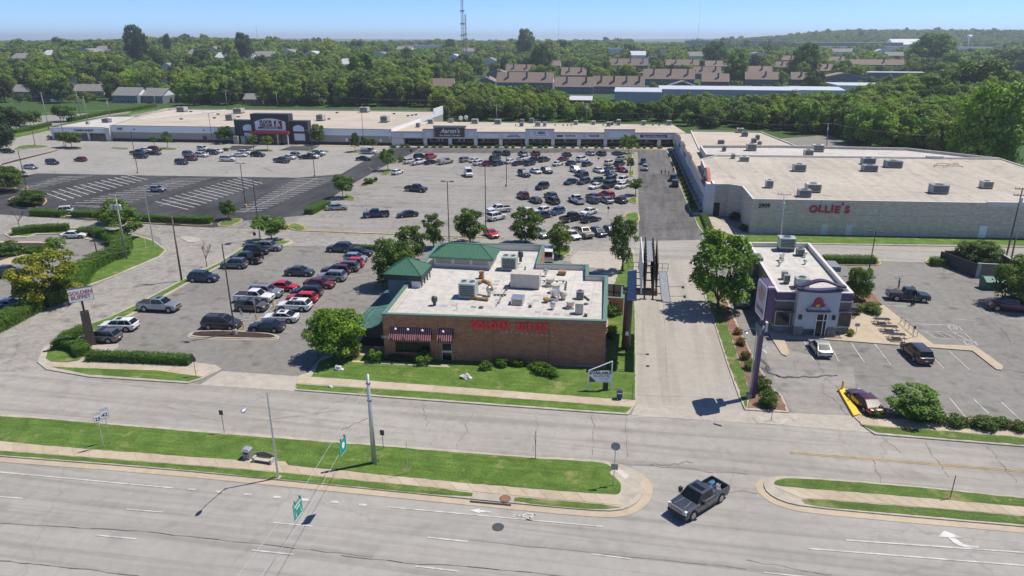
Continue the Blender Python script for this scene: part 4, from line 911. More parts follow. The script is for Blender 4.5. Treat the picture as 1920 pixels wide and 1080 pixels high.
# the dark crew-cab pickup pulling out of the side road
hp = at(1311, 931, .9)
H0, H1 = at(1305, 969), at(1357, 936)
ha = math.degrees(math.atan2(H0.y - H1.y, H0.x - H1.x))
hero = car('pickup', 'dark grey', hp, ha, 'dark grey crew cab pickup truck with chrome grille turning out of the side road', None, True, (), 1.0, jitter=False)
CP['hero'] = car_paint('car_graphite', (.075, .08, .098), .55)
for ch in hero.children:
 if ch.name.split('.')[0] in ('body', 'mirror'): set_paint(ch, CP['hero'])
b = B(); b.box(2.90, -.78, .78, 2.95, .78, .84); b.box(2.90, -.78, 1.14, 2.95, .78, 1.22)
for k in range(11): b.box(2.90, -.76 + k * .145, .84, 2.96, -.70 + k * .145, 1.14)
b.build('chrome_grille', M['rim'], hero)
for s in (-1, 1):
 b = B(); b.box(2.72, s * .83 - .10, .86, 2.94, s * .83 + .10, .92); b.box(2.72, s * .83 - .10, 1.10, 2.94, s * .83 + .10, 1.16); b.box(2.74, s * .83 - .09, .92, 2.93, s * .83 - .05, 1.1); b.box(2.74, s * .83 + .05, .92, 2.93, s * .83 + .09, 1.1)
 b.build('headlight', M['lamp_white'], hero)
 B().box(2.5, s * .42 - .012, 1.16, 2.51, s * .42 + .012, 1.17).add([(1.55, s * .36 - .02, 1.25), (1.55, s * .36 + .02, 1.25), (2.7, s * .5 + .02, 1.19), (2.7, s * .5 - .02, 1.19)], [(0, 1, 2, 3)]).build('hood_crease', M['rim'], hero)
 B().box(-.8, s * .95 - .01, 1.19, 1.4, s * .95 + .01, 1.22).build('chrome_trim', M['rim'], hero)
 B().box(.9, s * 1.05, 1.28, 1.15, s * 1.33, 1.62).build('tow_mirror', M['black'], hero)
for s_ in (-1, 1): B().box(.14, s_ * 1.005 - .012, .55, .17, s_ * 1.005 + .012, 1.2).box(-.72, s_ * 1.005 - .012, .6, -.69, s_ * 1.005 + .012, 1.2).build('door_seam', M['black'], hero, kind='stuff')
B().box(2.80, -.9, .42, 2.97, .9, .70).build('front_bumper', M['black'], hero)
B().box(.0, -.55, 1.925, .5, .55, 1.945).build('sunroof', M['glass'], hero)
for k in range(4): B().box(-.6, -.5 + k * .32, 1.925, -.1, -.47 + k * .32, 1.945).build('roof_rib', CP['hero'], hero)
lb = thing('water_bottle_packs', 'blue and clear bottle packs piled in the bed of the turning pickup', 'bottle packs', hp.xy.to_3d(), math.radians(ha))
M['bottle_blue'] = plain('bottle_plastic', (.25, .48, .68), .15, 0, .4, 9, coat=.4)
M['bottle_pale'] = plain('film_wrap', (.62, .60, .66), .3, 0, .3, 8)
for i, (x, y, z, m) in enumerate([(-1.35, .35, .9, 'bottle_blue'), (-1.6, -.1, .95, 'bottle_blue'), (-2.2, -.45, .95, 'bottle_blue'), (-2.0, .45, .9, 'bottle_pale'), (-1.5, -.55, .9, 'bottle_pale'), (-2.45, .1, .92, 'bottle_pale'), (-2.5, -.5, .9, 'bottle_blue')]):
 b = B(); a = i * .7
 for q in range(3):
  for r_ in range(3): b.lathe((x + (q - 1) * .13 * math.cos(a) - (r_ - 1) * .13 * math.sin(a), y + (q - 1) * .13 * math.sin(a) + (r_ - 1) * .13 * math.cos(a), z - .14), [(.055, 0), (.06, .2), (.03, .3), (.025, .34)], 7)
 b.build('bottle_pack', M[m], lb)
# vehicles on the road far to the right
row([(1876, 154, 'sedan', 'white', 70), (1838, 167, 'suv', 'silver', 70), (1902, 157, 'suv', 'black', 70), (1886, 190, 'sedan', 'dark grey', 60)], 0, 'the road at the far right edge', 'cars on the far right road')
row([(104, 189, 'van', 'white', 0), (86, 187, 'suv', 'white', 10), (150, 193, 'sedan', 'silver', 0), (284, 193, 'suv', 'dark red', 0)], 0, 'the housing court beyond the far left road', 'cars by the far houses')
print('CARS', NCAR)
# ------------------------------------------------------------ buildings
class Rel:
 """builds parts given in site coordinates under a root Empty placed at the building's base"""
 def __init__(s, name, label, cat, base, group=None):
  s.o = Vector((base[0], base[1], 0)); s.root = thing(name, label, cat, s.o, 0, group)
 def put(s, b, name, mats, parent=None, smooth=False, label=None, kind=None):
  b.v = [(x - s.o.x, y - s.o.y, z) for x, y, z in b.v]
  return b.build(name, mats, parent or s.root, smooth, None, label, kind)
class Fac:
 """a vertical wall plane from a to b; out is towards the viewer's side (right hand of a->b)"""
 def __init__(s, a, b):
  s.a, s.b = Vector(a[:2]), Vector(b[:2]); s.d = (s.b - s.a).normalized(); s.n = Vector((s.d.y, -s.d.x)); s.L = (s.b - s.a).length
 def p(s, u, z, out=0): q = s.a + s.d * u + s.n * out; return (q.x, q.y, z)
 def px(s, x, y):
  r = _F + _R * ((x - 960) / FPX) + _U * ((540 - y) / FPX); o = Vector((0, 0, CAMH))
  t = (s.a - o.xy).dot(s.n) / r.xy.dot(s.n); h = o + r * t; return (h.xy - s.a).dot(s.d), h.z
 def box(s, b, u0, u1, z0, z1, o0, o1, m=0):
  v = [s.p(u0, z0, o1), s.p(u1, z0, o1), s.p(u1, z0, o0), s.p(u0, z0, o0), s.p(u0, z1, o1), s.p(u1, z1, o1), s.p(u1, z1, o0), s.p(u0, z1, o0)]
  return b.add(v, [(0, 3, 2, 1), (4, 5, 6, 7), (0, 1, 5, 4), (1, 2, 6, 5), (2, 3, 7, 6), (3, 0, 4, 7)], m)
 @property
 def rz(s): return math.atan2(s.d.y, s.d.x)
 def text(s, R, txt, u, z, size, m, out=.06, ext=.04, bold=.0, parent=None, **k):
  q = Vector(s.p(u, z, out)) - s.o_; return lettering(txt, size, m, parent or R.root, q, (PI / 2, 0, s.rz), ext, bold, **k)
def fac(R, a, b): f = Fac(a, b); f.o_ = R.o; return f
def shell(R, poly, h, roofz, wall, roof, coping, th=.35, cop_h=.08, cop_over=.05, inner=None):
 """parapet walls as a ring, a roof deck inside (roofz may be a function), a coping strip on top"""
 if area(poly) < 0: poly = poly[::-1]
 inn = offset(poly, th); n = len(poly); rz = roofz if callable(roofz) else (lambda p: roofz)
 b = B()
 for i in range(n):
  j = (i + 1) % n; a, c, ai, ci = poly[i], poly[j], inn[i], inn[j]
  b.add([(*a, -.05), (*c, -.05), (*c, h), (*a, h)], [(0, 1, 2, 3)])
 R.put(b, 'wall', M[wall])
 b = B()
 for i in range(n):
  j = (i + 1) % n; a, c, ai, ci = poly[i], poly[j], inn[i], inn[j]
  b.add([(*ai, h), (*ci, h), (*ci, rz(ci) - .02), (*ai, rz(ai) - .02)], [(0, 1, 2, 3)])
 R.put(b, 'parapet_lining', M[inner or wall])
 o2, i2 = offset(poly, -cop_over), offset(poly, th + .03); b = B()
 for i in range(n):
  j = (i + 1) % n
  v = [(*o2[i], h + cop_h), (*o2[j], h + cop_h), (*i2[j], h + cop_h), (*i2[i], h + cop_h), (*o2[i], h - cop_h), (*o2[j], h - cop_h), (*i2[j], h - .01), (*i2[i], h - .01)]
  b.add(v, [(0, 1, 2, 3), (4, 5, 1, 0), (7, 3, 2, 6)][:3])
 R.put(b, 'coping', M[coping])
 # roof deck: triangulated sheet
 import bmesh
 bm = bmesh.new(); vs = [bm.verts.new((p[0] - R.o.x, p[1] - R.o.y, rz(p))) for p in inn]
 f_ = bm.faces.new(vs); f_.normal_update(); bmesh.ops.triangulate(bm, faces=bm.faces[:], ngon_method='EAR_CLIP')
 me = bpy.data.meshes.new('roof'); bm.to_mesh(me); bm.free(); me.materials.append(M[roof])
 o = bpy.data.objects.new('roof', me); C.objects.link(o); o.parent = R.root; return o
def hvac(R, x0, x1, y, z, h, dep, m='hvac_grey', fans=1, curb=.25, louv=True):
 """rooftop unit whose front bottom edge is seen from x0 to x1 at y, standing on a roof at height z"""
 p, q = at(x0, y, z), at(x1, y, z); w_ = max(.4, q.x - p.x); x, yy = p.x, p.y; b = B()
 b.box(x + .05, yy + .05, z - .1, x + w_ - .05, yy + dep - .05, z + curb); u = R.put(b, 'rooftop_unit', M['grille'])
 b = B(); b.box(x, yy, z + curb, x + w_, yy + dep, z + curb + h); b.box(x - .03, yy - .03, z + curb + h, x + w_ + .03, yy + dep + .03, z + curb + h + .05)
 R.put(b, 'cabinet', M[m], u).location = (0, 0, 0)
 if louv:
  b = B(); n = 3
  b.box(x + w_ * .08, yy - .02, z + curb + h * .12, x + w_ * .92, yy, z + curb + h * .9, 0)
  for k in range(5): b.box(x + w_ * .08, yy - .05, z + curb + h * (.16 + .15 * k), x + w_ * .92, yy - .02, z + curb + h * (.16 + .15 * k) + .04, 1)
  R.put(b, 'louvre', [M['grille'], M[m]], u)
 for k in range(fans):
  cx = x + w_ * (k + .5) / fans; b = B(); b.tube((cx, yy + dep * .5, z + curb + h + .04), (cx, yy + dep * .5, z + curb + h + .16), min(w_ / fans, dep) * .36, None, 12, 0)
  b.tube((cx, yy + dep * .5, z + curb + h + .16), (cx, yy + dep * .5, z + curb + h + .17), min(w_ / fans, dep) * .3, None, 12, 1)
  R.put(b, 'fan', [M[m], M['black']], u)
 return u
def vent(R, x, y, z, r=.25, h=.6, kind='cap', m='steel'):
 p = at(x, y, z); b = B()
 if kind == 'mushroom': b.lathe((p.x, p.y, z - .05), [(r * .55, 0), (r * .55, h * .45), (r, h * .5), (r, h * .8), (r * .75, h), (r * .3, h * 1.05)], 12)
 elif kind == 'turbine': b.lathe((p.x, p.y, z - .05), [(r * .5, 0), (r * .5, h * .4), (r * .9, h * .55), (r, h * .72), (r * .8, h * .92), (r * .2, h)], 10)
 elif kind == 'pipe': b.tube((p.x, p.y, z - .05), (p.x, p.y, z + h), r * .4, None, 6)
 elif kind == 'upblast': b.box(p.x - r, p.y - r, z - .05, p.x + r, p.y + r, z + h * .35); b.lathe((p.x, p.y, z + h * .35), [(r * .7, 0), (r * .9, h * .2), (r * 1.15, h * .65), (r * 1.2, h * .7), (r * .9, h * .66)], 14)
 else: b.box(p.x - r, p.y - r, z - .05, p.x + r, p.y + r, z + h)
 R.put(b, 'roof_vent', M[m])
def hip_roof(R, x0, y0, x1, y1, z0, z1, ridge=None, name='roof', m='green_metal', seam=.5, ov=0.0, parent=None, skirt=.28, skm='green_trim'):
 cx0, cx1 = (x0 + x1) / 2, (x0 + x1) / 2
 if ridge: cx0, cx1 = ridge
 cy = (y0 + y1) / 2; A, Bq, Cq, D, E, F_ = (x0, y0, z0), (x1, y0, z0), (x1, y1, z0), (x0, y1, z0), (cx0, cy, z1), (cx1, cy, z1)
 b = B(); b.add([A, Bq, F_, E], [(0, 1, 2, 3)]); b.add([Bq, Cq, F_], [(0, 1, 2)]); b.add([Cq, D, E, F_], [(0, 1, 2, 3)]); b.add([D, A, E], [(0, 1, 2)])
 rf = R.put(b, name, M[m], parent)
 b = B(); b.box(x0, y0, z0 - skirt, x1, y1, z0 - .01); R.put(b, 'fascia', M[skm], parent)
 # standing seams
 b = B()
 def seam_run(p, q, r_): b.tube(p, q, .045, None, 4, cap=False)
 n = int((x1 - x0) / seam)
 for k in range(1, n):
  x = x0 + (x1 - x0) * k / n
  t = 1.0 if cx0 <= x <= cx1 else ((x - x0) / max(.01, cx0 - x0) if x < cx0 else (x1 - x) / max(.01, x1 - cx1))
  for yy in (y0, y1): seam_run((x, yy, z0 + .02), (x, yy + (cy - yy) * t, z0 + (z1 - z0) * t + .02), 0)
 n = int((y1 - y0) / seam)
 for k in range(1, n):
  y = y0 + (y1 - y0) * k / n; t = 1 - abs(y - cy) / (cy - y0)
  seam_run((x0, y, z0 + .02), (x0 + (cx0 - x0) * t, y, z0 + (z1 - z0) * t + .02), 0); seam_run((x1, y, z0 + .02), (x1 + (cx1 - x1) * t, y, z0 + (z1 - z0) * t + .02), 0)
 for a, c in ((A, E), (Bq, F_), (Cq, F_), (D, E), (E, F_)): b.tube((a[0], a[1], a[2] + .02), (c[0], c[1], c[2] + .03), .06, None, 5)
 R.put(b, 'seam', M['green_seam'], rf)
 return rf
# ---- brick restaurant
R = Rel('brick_restaurant', 'brown brick restaurant with white flat roof, green trim and red wall letters', 'restaurant', (-15, 76))
gb = [(-28.5, 74.0), (-1.7, 76.2), (-2.2, 93.0), (-4.9, 92.8), (-5.2, 97.8), (-12.5, 97.2), (-12.9, 107.3), (-30.2, 105.6)]
groof = lambda p: 5.72 - .026 * (p[1] - 75)
shell(R, gb, 5.9, groof, 'brick', 'roof_white', 'green_trim', th=.42, inner='offwhite')
RZ = 5.5
F = fac(R, gb[0], gb[1])
b = B(); F.box(b, 0, F.L, 5.28, 5.36, 0, .04); R.put(b, 'soldier_course', M['brick'])
b = B()
for k in range(1, 4): F.box(b, F.L * k / 4 - .03, F.L * k / 4 + .03, .1, 5.2, 0, .006)
R.put(b, 'control_joint', M['brown_sign'])
for txt, xa, xb, y in (('GOLDEN', 883, 954, 608), ('BUFFET', 968, 1028, 612)):
 ua, za = F.px(xa, y - (0)); ub, zb = F.px(xb, y + 3); u = (ua + ub) / 2; z = (za + zb) / 2
 sz = 1.18; me_w = text_mesh(txt, sz, .07, .03, spacing=1.05); dims = max(v.co.x for v in me_w.vertices) - min(v.co.x for v in me_w.vertices)
 wx = (ub - ua) / dims; per = (ub - ua) / len(txt)
 word = bpy.data.objects.new('lettering', None); C.objects.link(word); word.parent = R.root; word.location = Vector(F.p(u, z, .1)) - R.o; word.rotation_euler = (PI / 2, 0, F.rz)
 for k, ch in enumerate(txt):
  me = text_mesh(ch, sz, .07, .075); me.materials.append(M['red'])
  o = bpy.data.objects.new('letter', me); C.objects.link(o); o.parent = word; o.location = ((k + .5) * per - (ub - ua) / 2, 0, 0); o.scale = (per / (.86 * sz) * 1.12, 1.08, 1)
M['awning_light'] = plain('awning_rose', (.38, .16, .16), .85, 0, .08); M['awning_dark'] = plain('awning_maroon', (.03, .014, .018), .85, 0, .1)
def awning(x0, x1, yt, yb, proj=1.0):
 u0, zt = F.px(x0, yt); u1, _ = F.px(x1, yt + 2); zb = zt - 1.25
 aw = R.put(F.box(B(), u0, u1, zt - .06, zt, .0, .06), 'awning', M['black']); n = int((u1 - u0) / .13)
 b = B()
 for k in range(n):
  a, c = u0 + (u1 - u0) * k / n, u0 + (u1 - u0) * (k + 1) / n
  b.face([F.p(a, zb, proj), F.p(c, zb, proj), F.p(c, zt, .05), F.p(a, zt, .05)], k % 2); b.face([F.p(a, zb - .22, proj + .002), F.p(c, zb - .22, proj + .002), F.p(c, zb, proj), F.p(a, zb, proj)], k % 2)
 for s_ in (u0, u1): b.face([F.p(s_, zb, proj), F.p(s_, zt, .05), F.p(s_, zb, .05)], 1)
 R.put(b, 'striped_canvas', [M['awning_light'], M['awning_dark']], aw)
 return u0, u1, zt, zb
u0, u1, zt, zb = awning(731, 809, 612.5, 0); s0, s1, st, sb = awning(821, 850, 615, 0)
b = B(); F.box(b, u0 + .6, u1 - .3, 1.1, zb - .3, -.01, .012, 0); win = R.put(b, 'window', M['glass'])
b = B()
for k in range(5): uu = u0 + .6 + (u1 - u0 - .9) * k / 4; F.box(b, uu - .04, uu + .04, 1.08, zb - .25, .012, .05)
F.box(b, u0 + .5, u1 - .2, 1.02, 1.1, .0, .10); R.put(b, 'window_frame', M['black'], win)
b = B(); F.box(b, s0 + .45, s1 - .3, .0, 2.3, -.01, .02); dr = R.put(b, 'door', M['glass'])
b = B(); F.box(b, s0 + .40, s0 + .45, 0, 2.35, 0, .06); F.box(b, s1 - .3, s1 - .25, 0, 2.35, 0, .06); F.box(b, s0 + .45, s1 - .3, 1.15, 1.4, .02, .05); R.put(b, 'door_frame', M['offwhite'], dr)
for x, y in ((744, 615), (767, 616), (794, 618), (832.5, 620)):
 uu, zz = F.px(x, y - 6); b = B(); b.tube(F.p(uu, zz, 0), F.p(uu, zz + .25, .45), .025, None, 5); b.tube(F.p(uu, zz + .25, .45), F.p(uu, zz - .05, .75), .025, None, 5); wl = R.put(b, 'wall_lamp', M['black'])
 b = B(); b.lathe((F.p(uu, 0, .78)[0], F.p(uu, 0, .78)[1], zz - .25), [(.17, 0), (.12, .12), (.04, .2)], 10); R.put(b, 'lamp_shade', M['white'], wl)
uu, zz = F.px(722, 632); F.text(R, '2907', uu, zz, .5, M['white'], .03, .01, name='house_number')
# small fixings left by a removed sign
b = B()
for k in range(11):
 uu, zz = F.px(940 + k * 9.5, 622 + k * .9); F.box(b, uu, uu + .06, zz, zz + .12, 0, .06)
R.put(b, 'sign_fixing', M['white'])
# clerestory with hipped green roof
b = B(); x0, x1, y0, y1 = -28.0, -19.4, 95.3, 100.0
b.box(x0, y0, 4.7, x1, y1, 6.75); R.put(b, 'penthouse', M['offwhite'])
for k in range(3):
 a = x0 + .35 + k * 2.75; b = B(); b.box(a, y0 - .02, 5.75, a + 2.35, y0 - .005, 6.5); R.put(b, 'panel', M['stucco_tan'])
 b = B(); b.box(a - .06, y0 - .06, 5.69, a + 2.41, y0 - .02, 5.75); b.box(a - .06, y0 - .06, 6.5, a + 2.41, y0 - .02, 6.56); R.put(b, 'panel_trim', M['white'])
hip_roof(R, -28.6, 94.8, -18.9, 100.4, 6.9, 8.3, (-26.2, -21.4))
# entrance tower
b = B(); b.box(-31.7, 85.4, 0, -27.3, 89.7, 6.4); R.put(b, 'tower_wall', M['wall_blue'])
b = B(); b.box(-28.2, 84.9, 5.2, -27.0, 85.38, 6.4); b.box(-27.29, 85.38, 5.2, -27.2, 89.5, 6.35); R.put(b, 'tower_panel', M['offwhite'])
hip_roof(R, -32.2, 84.9, -26.8, 90.1, 7.2, 8.9, None, skirt=.75, skm='charcoal')
b = B()
for k in range(4): b.box(-26.95, 85.2 + k * 1.3, 5.6, -26.82, 85.35 + k * 1.3, 6.5)
R.put(b, 'bracket', M['charcoal'])
# covered entry with green shingles
b = B(); n = 6
prof = [(0, 4.75), (.12, 4.0), (.35, 3.35), (.7, 2.95), (1.0, 2.8)]
def porch(y, x_in, x_out): return [(x_in + (x_out - x_in) * t, y, z) for t, z in prof]
P0, P1 = porch(75.6, -28.75, -33.9), porch(90.5, -30.0, -34.0)
for i in range(len(prof) - 1): b.add([P0[i], P1[i], P1[i + 1], P0[i + 1]], [(0, 1, 2, 3)])
b.add([(p[0], p[1], p[2] - .18) for p in P0] + P0, [(0, 1, 6, 5), (1, 2, 7, 6), (2, 3, 8, 7), (3, 4, 9, 8)]); b.add([P0[-1], P1[-1], (P1[-1][0], P1[-1][1], 2.6), (P0[-1][0], P0[-1][1], 2.6)], [(0, 1, 2, 3)])
R.put(b, 'porch_roof', M['green_shingle'])
b = B(); b.face([(-28.75, 75.75, 1.9), (-28.75, 75.75, 4.5), (-30.0, 75.75, 3.5), (-32, 75.75, 2.8), (-33.6, 75.75, 2.65), (-33.6, 75.75, 1.9)]); R.put(b, 'porch_gable', M['charcoal'])
b = B()
for k in range(12): b.box(-33.4 + k * .4, 75.70, 1.9, -33.36 + k * .4, 75.75, 2.7 + max(0, (k - 4)) * .16)
R.put(b, 'gable_batten', M['black'])
b = B()
for yy in (76, 80.5, 85, 89.5): b.box(-33.75, yy, 0, -33.5, yy + .25, 2.7)
R.put(b, 'porch_post', M['charcoal'])
b = B(); b.box(-33.9, 73.6, 0, -31.7, 73.95, 1.0); b.box(-33.9, 73.95, 0, -33.55, 77, 1.0); R.put(b, 'low_wall', M['brick'])
b = B(); b.box(-33.98, 73.55, 1.0, -31.65, 74.0, 1.1); b.box(-33.98, 74.0, 1.0, -33.5, 77, 1.1); b.box(-30.3, 75.0, .8, -29.0, 75.3, 1.0); R.put(b, 'wall_cap', M['kerb'])
b = B(); b.box(-33.4, 77, .0, -28.9, 90, .16); R.put(b, 'porch_floor', M['mulch'])
# brick yard with fence behind
b = B(); X0, X1, Y0, Y1 = -4.7, 0.2, 93.2, 101.5
b.box(-1.9, 93.1, 0, .15, 93.45, 2.6); b.box(-.15, 93.45, 0, .15, 98.0, 2.6); R.put(b, 'yard_wall', M['brick'])
b = B(); b.box(-5.0, 93.0, 2.6, .25, 93.5, 2.72); b.box(-.25, 93.5, 2.6, .25, 98.1, 2.72); b.box(-12.4, 98.4, 2.3, -6.6, 98.9, 2.45); b.box(-6.8, 98.4, 0, -6.4, 98.9, 3.0); R.put(b, 'yard_wall_cap', M['green_trim'])
b = B()
for a, c, y in ((-6.4, -3.8, 98.6), (-3.7, -1.4, 98.4), (-1.3, .1, 98.2)):
 for q in (a, c): b.box(q - .05, y, 0, q + .05, y + .08, 2.9)
 for z in (.4, 1.6, 2.8): b.box(a, y, z, c, y + .06, z + .08)
R.put(b, 'fence_frame', M['black'])
b = B()
for a, c, y in ((-6.4, -3.8, 98.6), (-3.7, -1.4, 98.4), (-1.3, .1, 98.2)): b.box(a + .05, y + .1, .3, c - .05, y + .12, 2.8)
R.put(b, 'mesh_panel', M['grey'])
# roof equipment
hvac(R, 860, 892, 562, 5.4, 1.9, 2.0, 'hvac_green', 2, .25); hvac(R, 940, 968, 510, 5.0, 1.9, 2.0, 'hvac_green', 2, .3)
hvac(R, 957, 1012, 542, 5.3, 1.9, 1.8, 'hvac_beige', 0, .25, False); hvac(R, 958, 981, 573, 5.5, .8, 1.7, 'steel', 0, .1)
hvac(R, 1078, 1093, 590, 5.6, 1.3, .9, 'hvac_beige', 0, .1, False); hvac(R, 1080, 1094, 563, 5.4, .9, .9, 'hvac_grey', 1, .2)
b = B(); p = at(905, 560, 5.5)
pts = [Vector((p.x - 1.6, p.y - .2, 5.7)), Vector((p.x - 1.3, p.y + 1.4, 6.8)), Vector((p.x - .4, p.y + 1.9, 7.3)), Vector((p.x + .6, p.y + 1.6, 7.1)), Vector((p.x + 1.0, p.y + .9, 6.4))]
for a, c in zip(pts, pts[1:]): b.tube(a, c, .3, .3, 8)
b.tube((p.x - 1.4, p.y - .6, 5.75), (p.x + .9, p.y - .9, 5.8), .22, .22, 8); R.put(b, 'insulated_duct', M['rust'], None, True)
for x, y, r, h, k, m in ((815, 575, .42, 1.5, 'turbine', 'dark_metal'), (917, 556, .42, 1.5, 'turbine', 'steel'), (903, 520, .35, .9, 'upblast', 'rust'), (976, 490, .42, 1.6, 'mushroom', 'dark_metal'), (1031, 535, .55, 1.0, 'upblast', 'hvac_beige'), (1042, 548, .55, 1.1, 'upblast', 'hvac_beige'), (1040, 563, .55, 1.3, 'upblast', 'steel'), (1056, 562, .5, 1.2, 'mushroom', 'hvac_beige'),
 (1069, 579, .5, 1.0, 'upblast', 'hvac_beige'), (1036, 582, .35, 1.2, 'mushroom', 'steel'), (1024, 568, .45, .8, 'turbine', 'rust'), (1023, 515, .35, .9, 'mushroom', 'steel'), (1054, 512, .55, .35, 'box', 'rust'), (902, 580, .25, .35, 'box', 'dark_metal'), (994, 578, .25, .5, 'turbine', 'dark_metal'), (1099, 572, .3, .3, 'mushroom', 'dark_metal'), (1098, 596, .2, .5, 'box', 'dark_metal'), (937, 572, .12, 1.3, 'pipe', 'steel'), (857, 585, .12, 1.1, 'pipe', 'steel'), (888, 578, .3, .2, 'box', 'hvac_grey')): vent(R, x, y, 5.45, r, h, k, m)
b = B()
for a, c in (((930, 575), (960, 525)), ((925, 553), (950, 553)), ((1015, 527), (1062, 528)), ((1062, 528), (1060, 545)), ((1095, 555), (1105, 563)), ((985, 500), (983, 515))):
 P, Q = at(*a, 5.6), at(*c, 5.6); b.tube((P.x, P.y, 5.68), (Q.x, Q.y, 5.68), .05, None, 5);
 for k in range(4): t = (k + .5) / 4; b.box(P.x + (Q.x - P.x) * t - .12, P.y + (Q.y - P.y) * t - .12, 5.5, P.x + (Q.x - P.x) * t + .12, P.y + (Q.y - P.y) * t + .12, 5.66)
R.put(b, 'conduit', M['dark_metal'])
b = B()
for x, y in ((932, 525), (929, 532), (926, 540), (923, 548), (932, 552), (934, 563), (1005, 564), (994, 570), (1008, 587), (1024, 590), (1044, 591), (1066, 593), (1053, 523), (833, 575), (851, 574)):
 P = at(x, y, 5.5); b.box(P.x - .4, P.y - .35, groof(P) - .02, P.x + .4, P.y + .35, groof(P) + .03)
R.put(b, 'walk_pad', M['grey'])
b = B()
for k in range(9):
 x = -27.5 + k * 2.95
 y1_ = 94.5 if x > -28 and x < -19 else 96
 if x > -5: y1_ = 92
 b.box(x - .03, 75.2 + (x + 28) * .08, 0, x + .03, y1_, 0)
b.v = [(x, y, groof((x, y)) + .012) for x, y, z in b.v]; b.f = [f for i, f in enumerate(b.f) if i % 6 == 1]; b.m = [0] * len(b.f)
R.put(b, 'membrane_seam', M['grey'])
b = B()
for dx in (0, .45): b.add([(-28.0 + dx, 75.6, 5.74), (-27.85 + dx, 75.6, 5.74), (-28.35 + dx, 83.5, 5.55), (-28.5 + dx, 83.5, 5.55)], [(0, 1, 2, 3)])
R.put(b, 'timber_strip', M['walk'])
# ---- purple-trimmed restaurant
R = Rel('fast_food_restaurant', 'small fast food restaurant with purple band, white entrance tower and bell sign', 'restaurant', (25, 92))
tz = 5.8; tp = [(20.1, 90.5), (29.8, 91.6), (29.6, 115.8), (19.8, 114.6)]
shell(R, tp, tz, lambda p: 5.15, 'taupe', 'roof_white', 'offwhite', th=.35, inner='offwhite')
F = fac(R, tp[0], tp[1]); W_ = fac(R, tp[3], tp[0]); E_ = fac(R, tp[1], tp[2])
for f, a, c in ((F, 0, F.L), (W_, 14, W_.L + .06), (E_, 0, 8)):
 R.put(f.box(B(), a, c, 4.75, 5.65, 0, .06), 'purple_band', M['purple']); R.put(f.box(B(), a, c, 4.55, 4.72, 0, .12), 'cornice', M['offwhite'])
 R.put(f.box(B(), a, c, 0, 1.0, 0, .15), 'stone_base', M['stone']); R.put(f.box(B(), a, c, 1.0, 1.08, 0, .2), 'base_cap', M['stone_rock'])
R.put(W_.box(B(), 0, 13.5, 0, 1.0, 0, .14), 'stone_base', M['stone'])
# entrance tower
ua, ub = F.px(1485, 600)[0], F.px(1563, 600)[0]; uc = (ua + ub) / 2
b = B(); F.box(b, ua, ub, 1.1, 6.3, -.3, 1.1); R.put(b, 'tower', M['stucco_lilac'])
b = B(); F.box(b, ua - .05, ua + 1.15, 0, 1.35, -.1, 1.25); F.box(b, ub - 1.15, ub + .05, 0, 1.35, -.1, 1.25); F.box(b, ua + 1.15, ub - 1.15, 0, 1.3, -.1, .6); R.put(b, 'stone_pier', M['stone'])
b = B(); F.box(b, uc + .0, uc + 1.35, .05, 3.3, 1.06, 1.12); dr = R.put(b, 'door', M['glass'])
b = B();
for q in (-.05, .85, 1.3): F.box(b, uc + q, uc + q + .08, .05, 3.3, 1.12, 1.2)
for z in (2.3, 3.25): F.box(b, uc, uc + 1.35, z, z + .08, 1.12, 1.2)
R.put(b, 'door_frame', M['white'], dr)
b = B()
for k in range(8):   # curved cornice
 a, c = ua - .15 + (ub - ua + .3) * k / 8, ua - .15 + (ub - ua + .3) * (k + 1) / 8; dz = lambda u: -.22 * math.sin(PI * (u - ua) / (ub - ua))
 v = [F.p(a, 6.42 + dz(a), 1.25), F.p(c, 6.42 + dz(c), 1.25), F.p(c, 6.42 + dz(c), -.3), F.p(a, 6.42 + dz(a), -.3), F.p(a, 6.58 + dz(a), 1.25), F.p(c, 6.58 + dz(c), 1.25), F.p(c, 6.58 + dz(c), -.3), F.p(a, 6.58 + dz(a), -.3)]
 b.add(v, [(0, 3, 2, 1), (4, 5, 6, 7), (0, 1, 5, 4), (2, 3, 7, 6)])
R.put(b, 'tower_cornice', M['purple_dark'])
b = B()
for k in range(16):  # bell-curve arch above the tower
 t0, t1 = k / 16, (k + 1) / 16; g_ = lambda t: 6.95 + .75 * (.5 - .5 * math.cos(2 * PI * min(1, max(0, (t - .05) / .9))))
 a, c = ua - .4 + (ub - ua + .8) * t0, ua - .4 + (ub - ua + .8) * t1
 v = [F.p(a, g_(t0), 1.3), F.p(c, g_(t1), 1.3), F.p(c, g_(t1), .4), F.p(a, g_(t0), .4), F.p(a, g_(t0) + .22, 1.3), F.p(c, g_(t1) + .22, 1.3), F.p(c, g_(t1) + .22, .4), F.p(a, g_(t0) + .22, .4)]
 b.add(v, [(0, 3, 2, 1), (4, 5, 6, 7), (0, 1, 5, 4), (2, 3, 7, 6)])
R.put(b, 'arch', M['purple_dark'])
b = B()
for q in (ua + .35, ua + .6, ub - .6, ub - .35): F.box(b, q - .05, q + .05, 6.4, 7.15, .8, .9)
R.put(b, 'arch_post', M['dark_metal'])
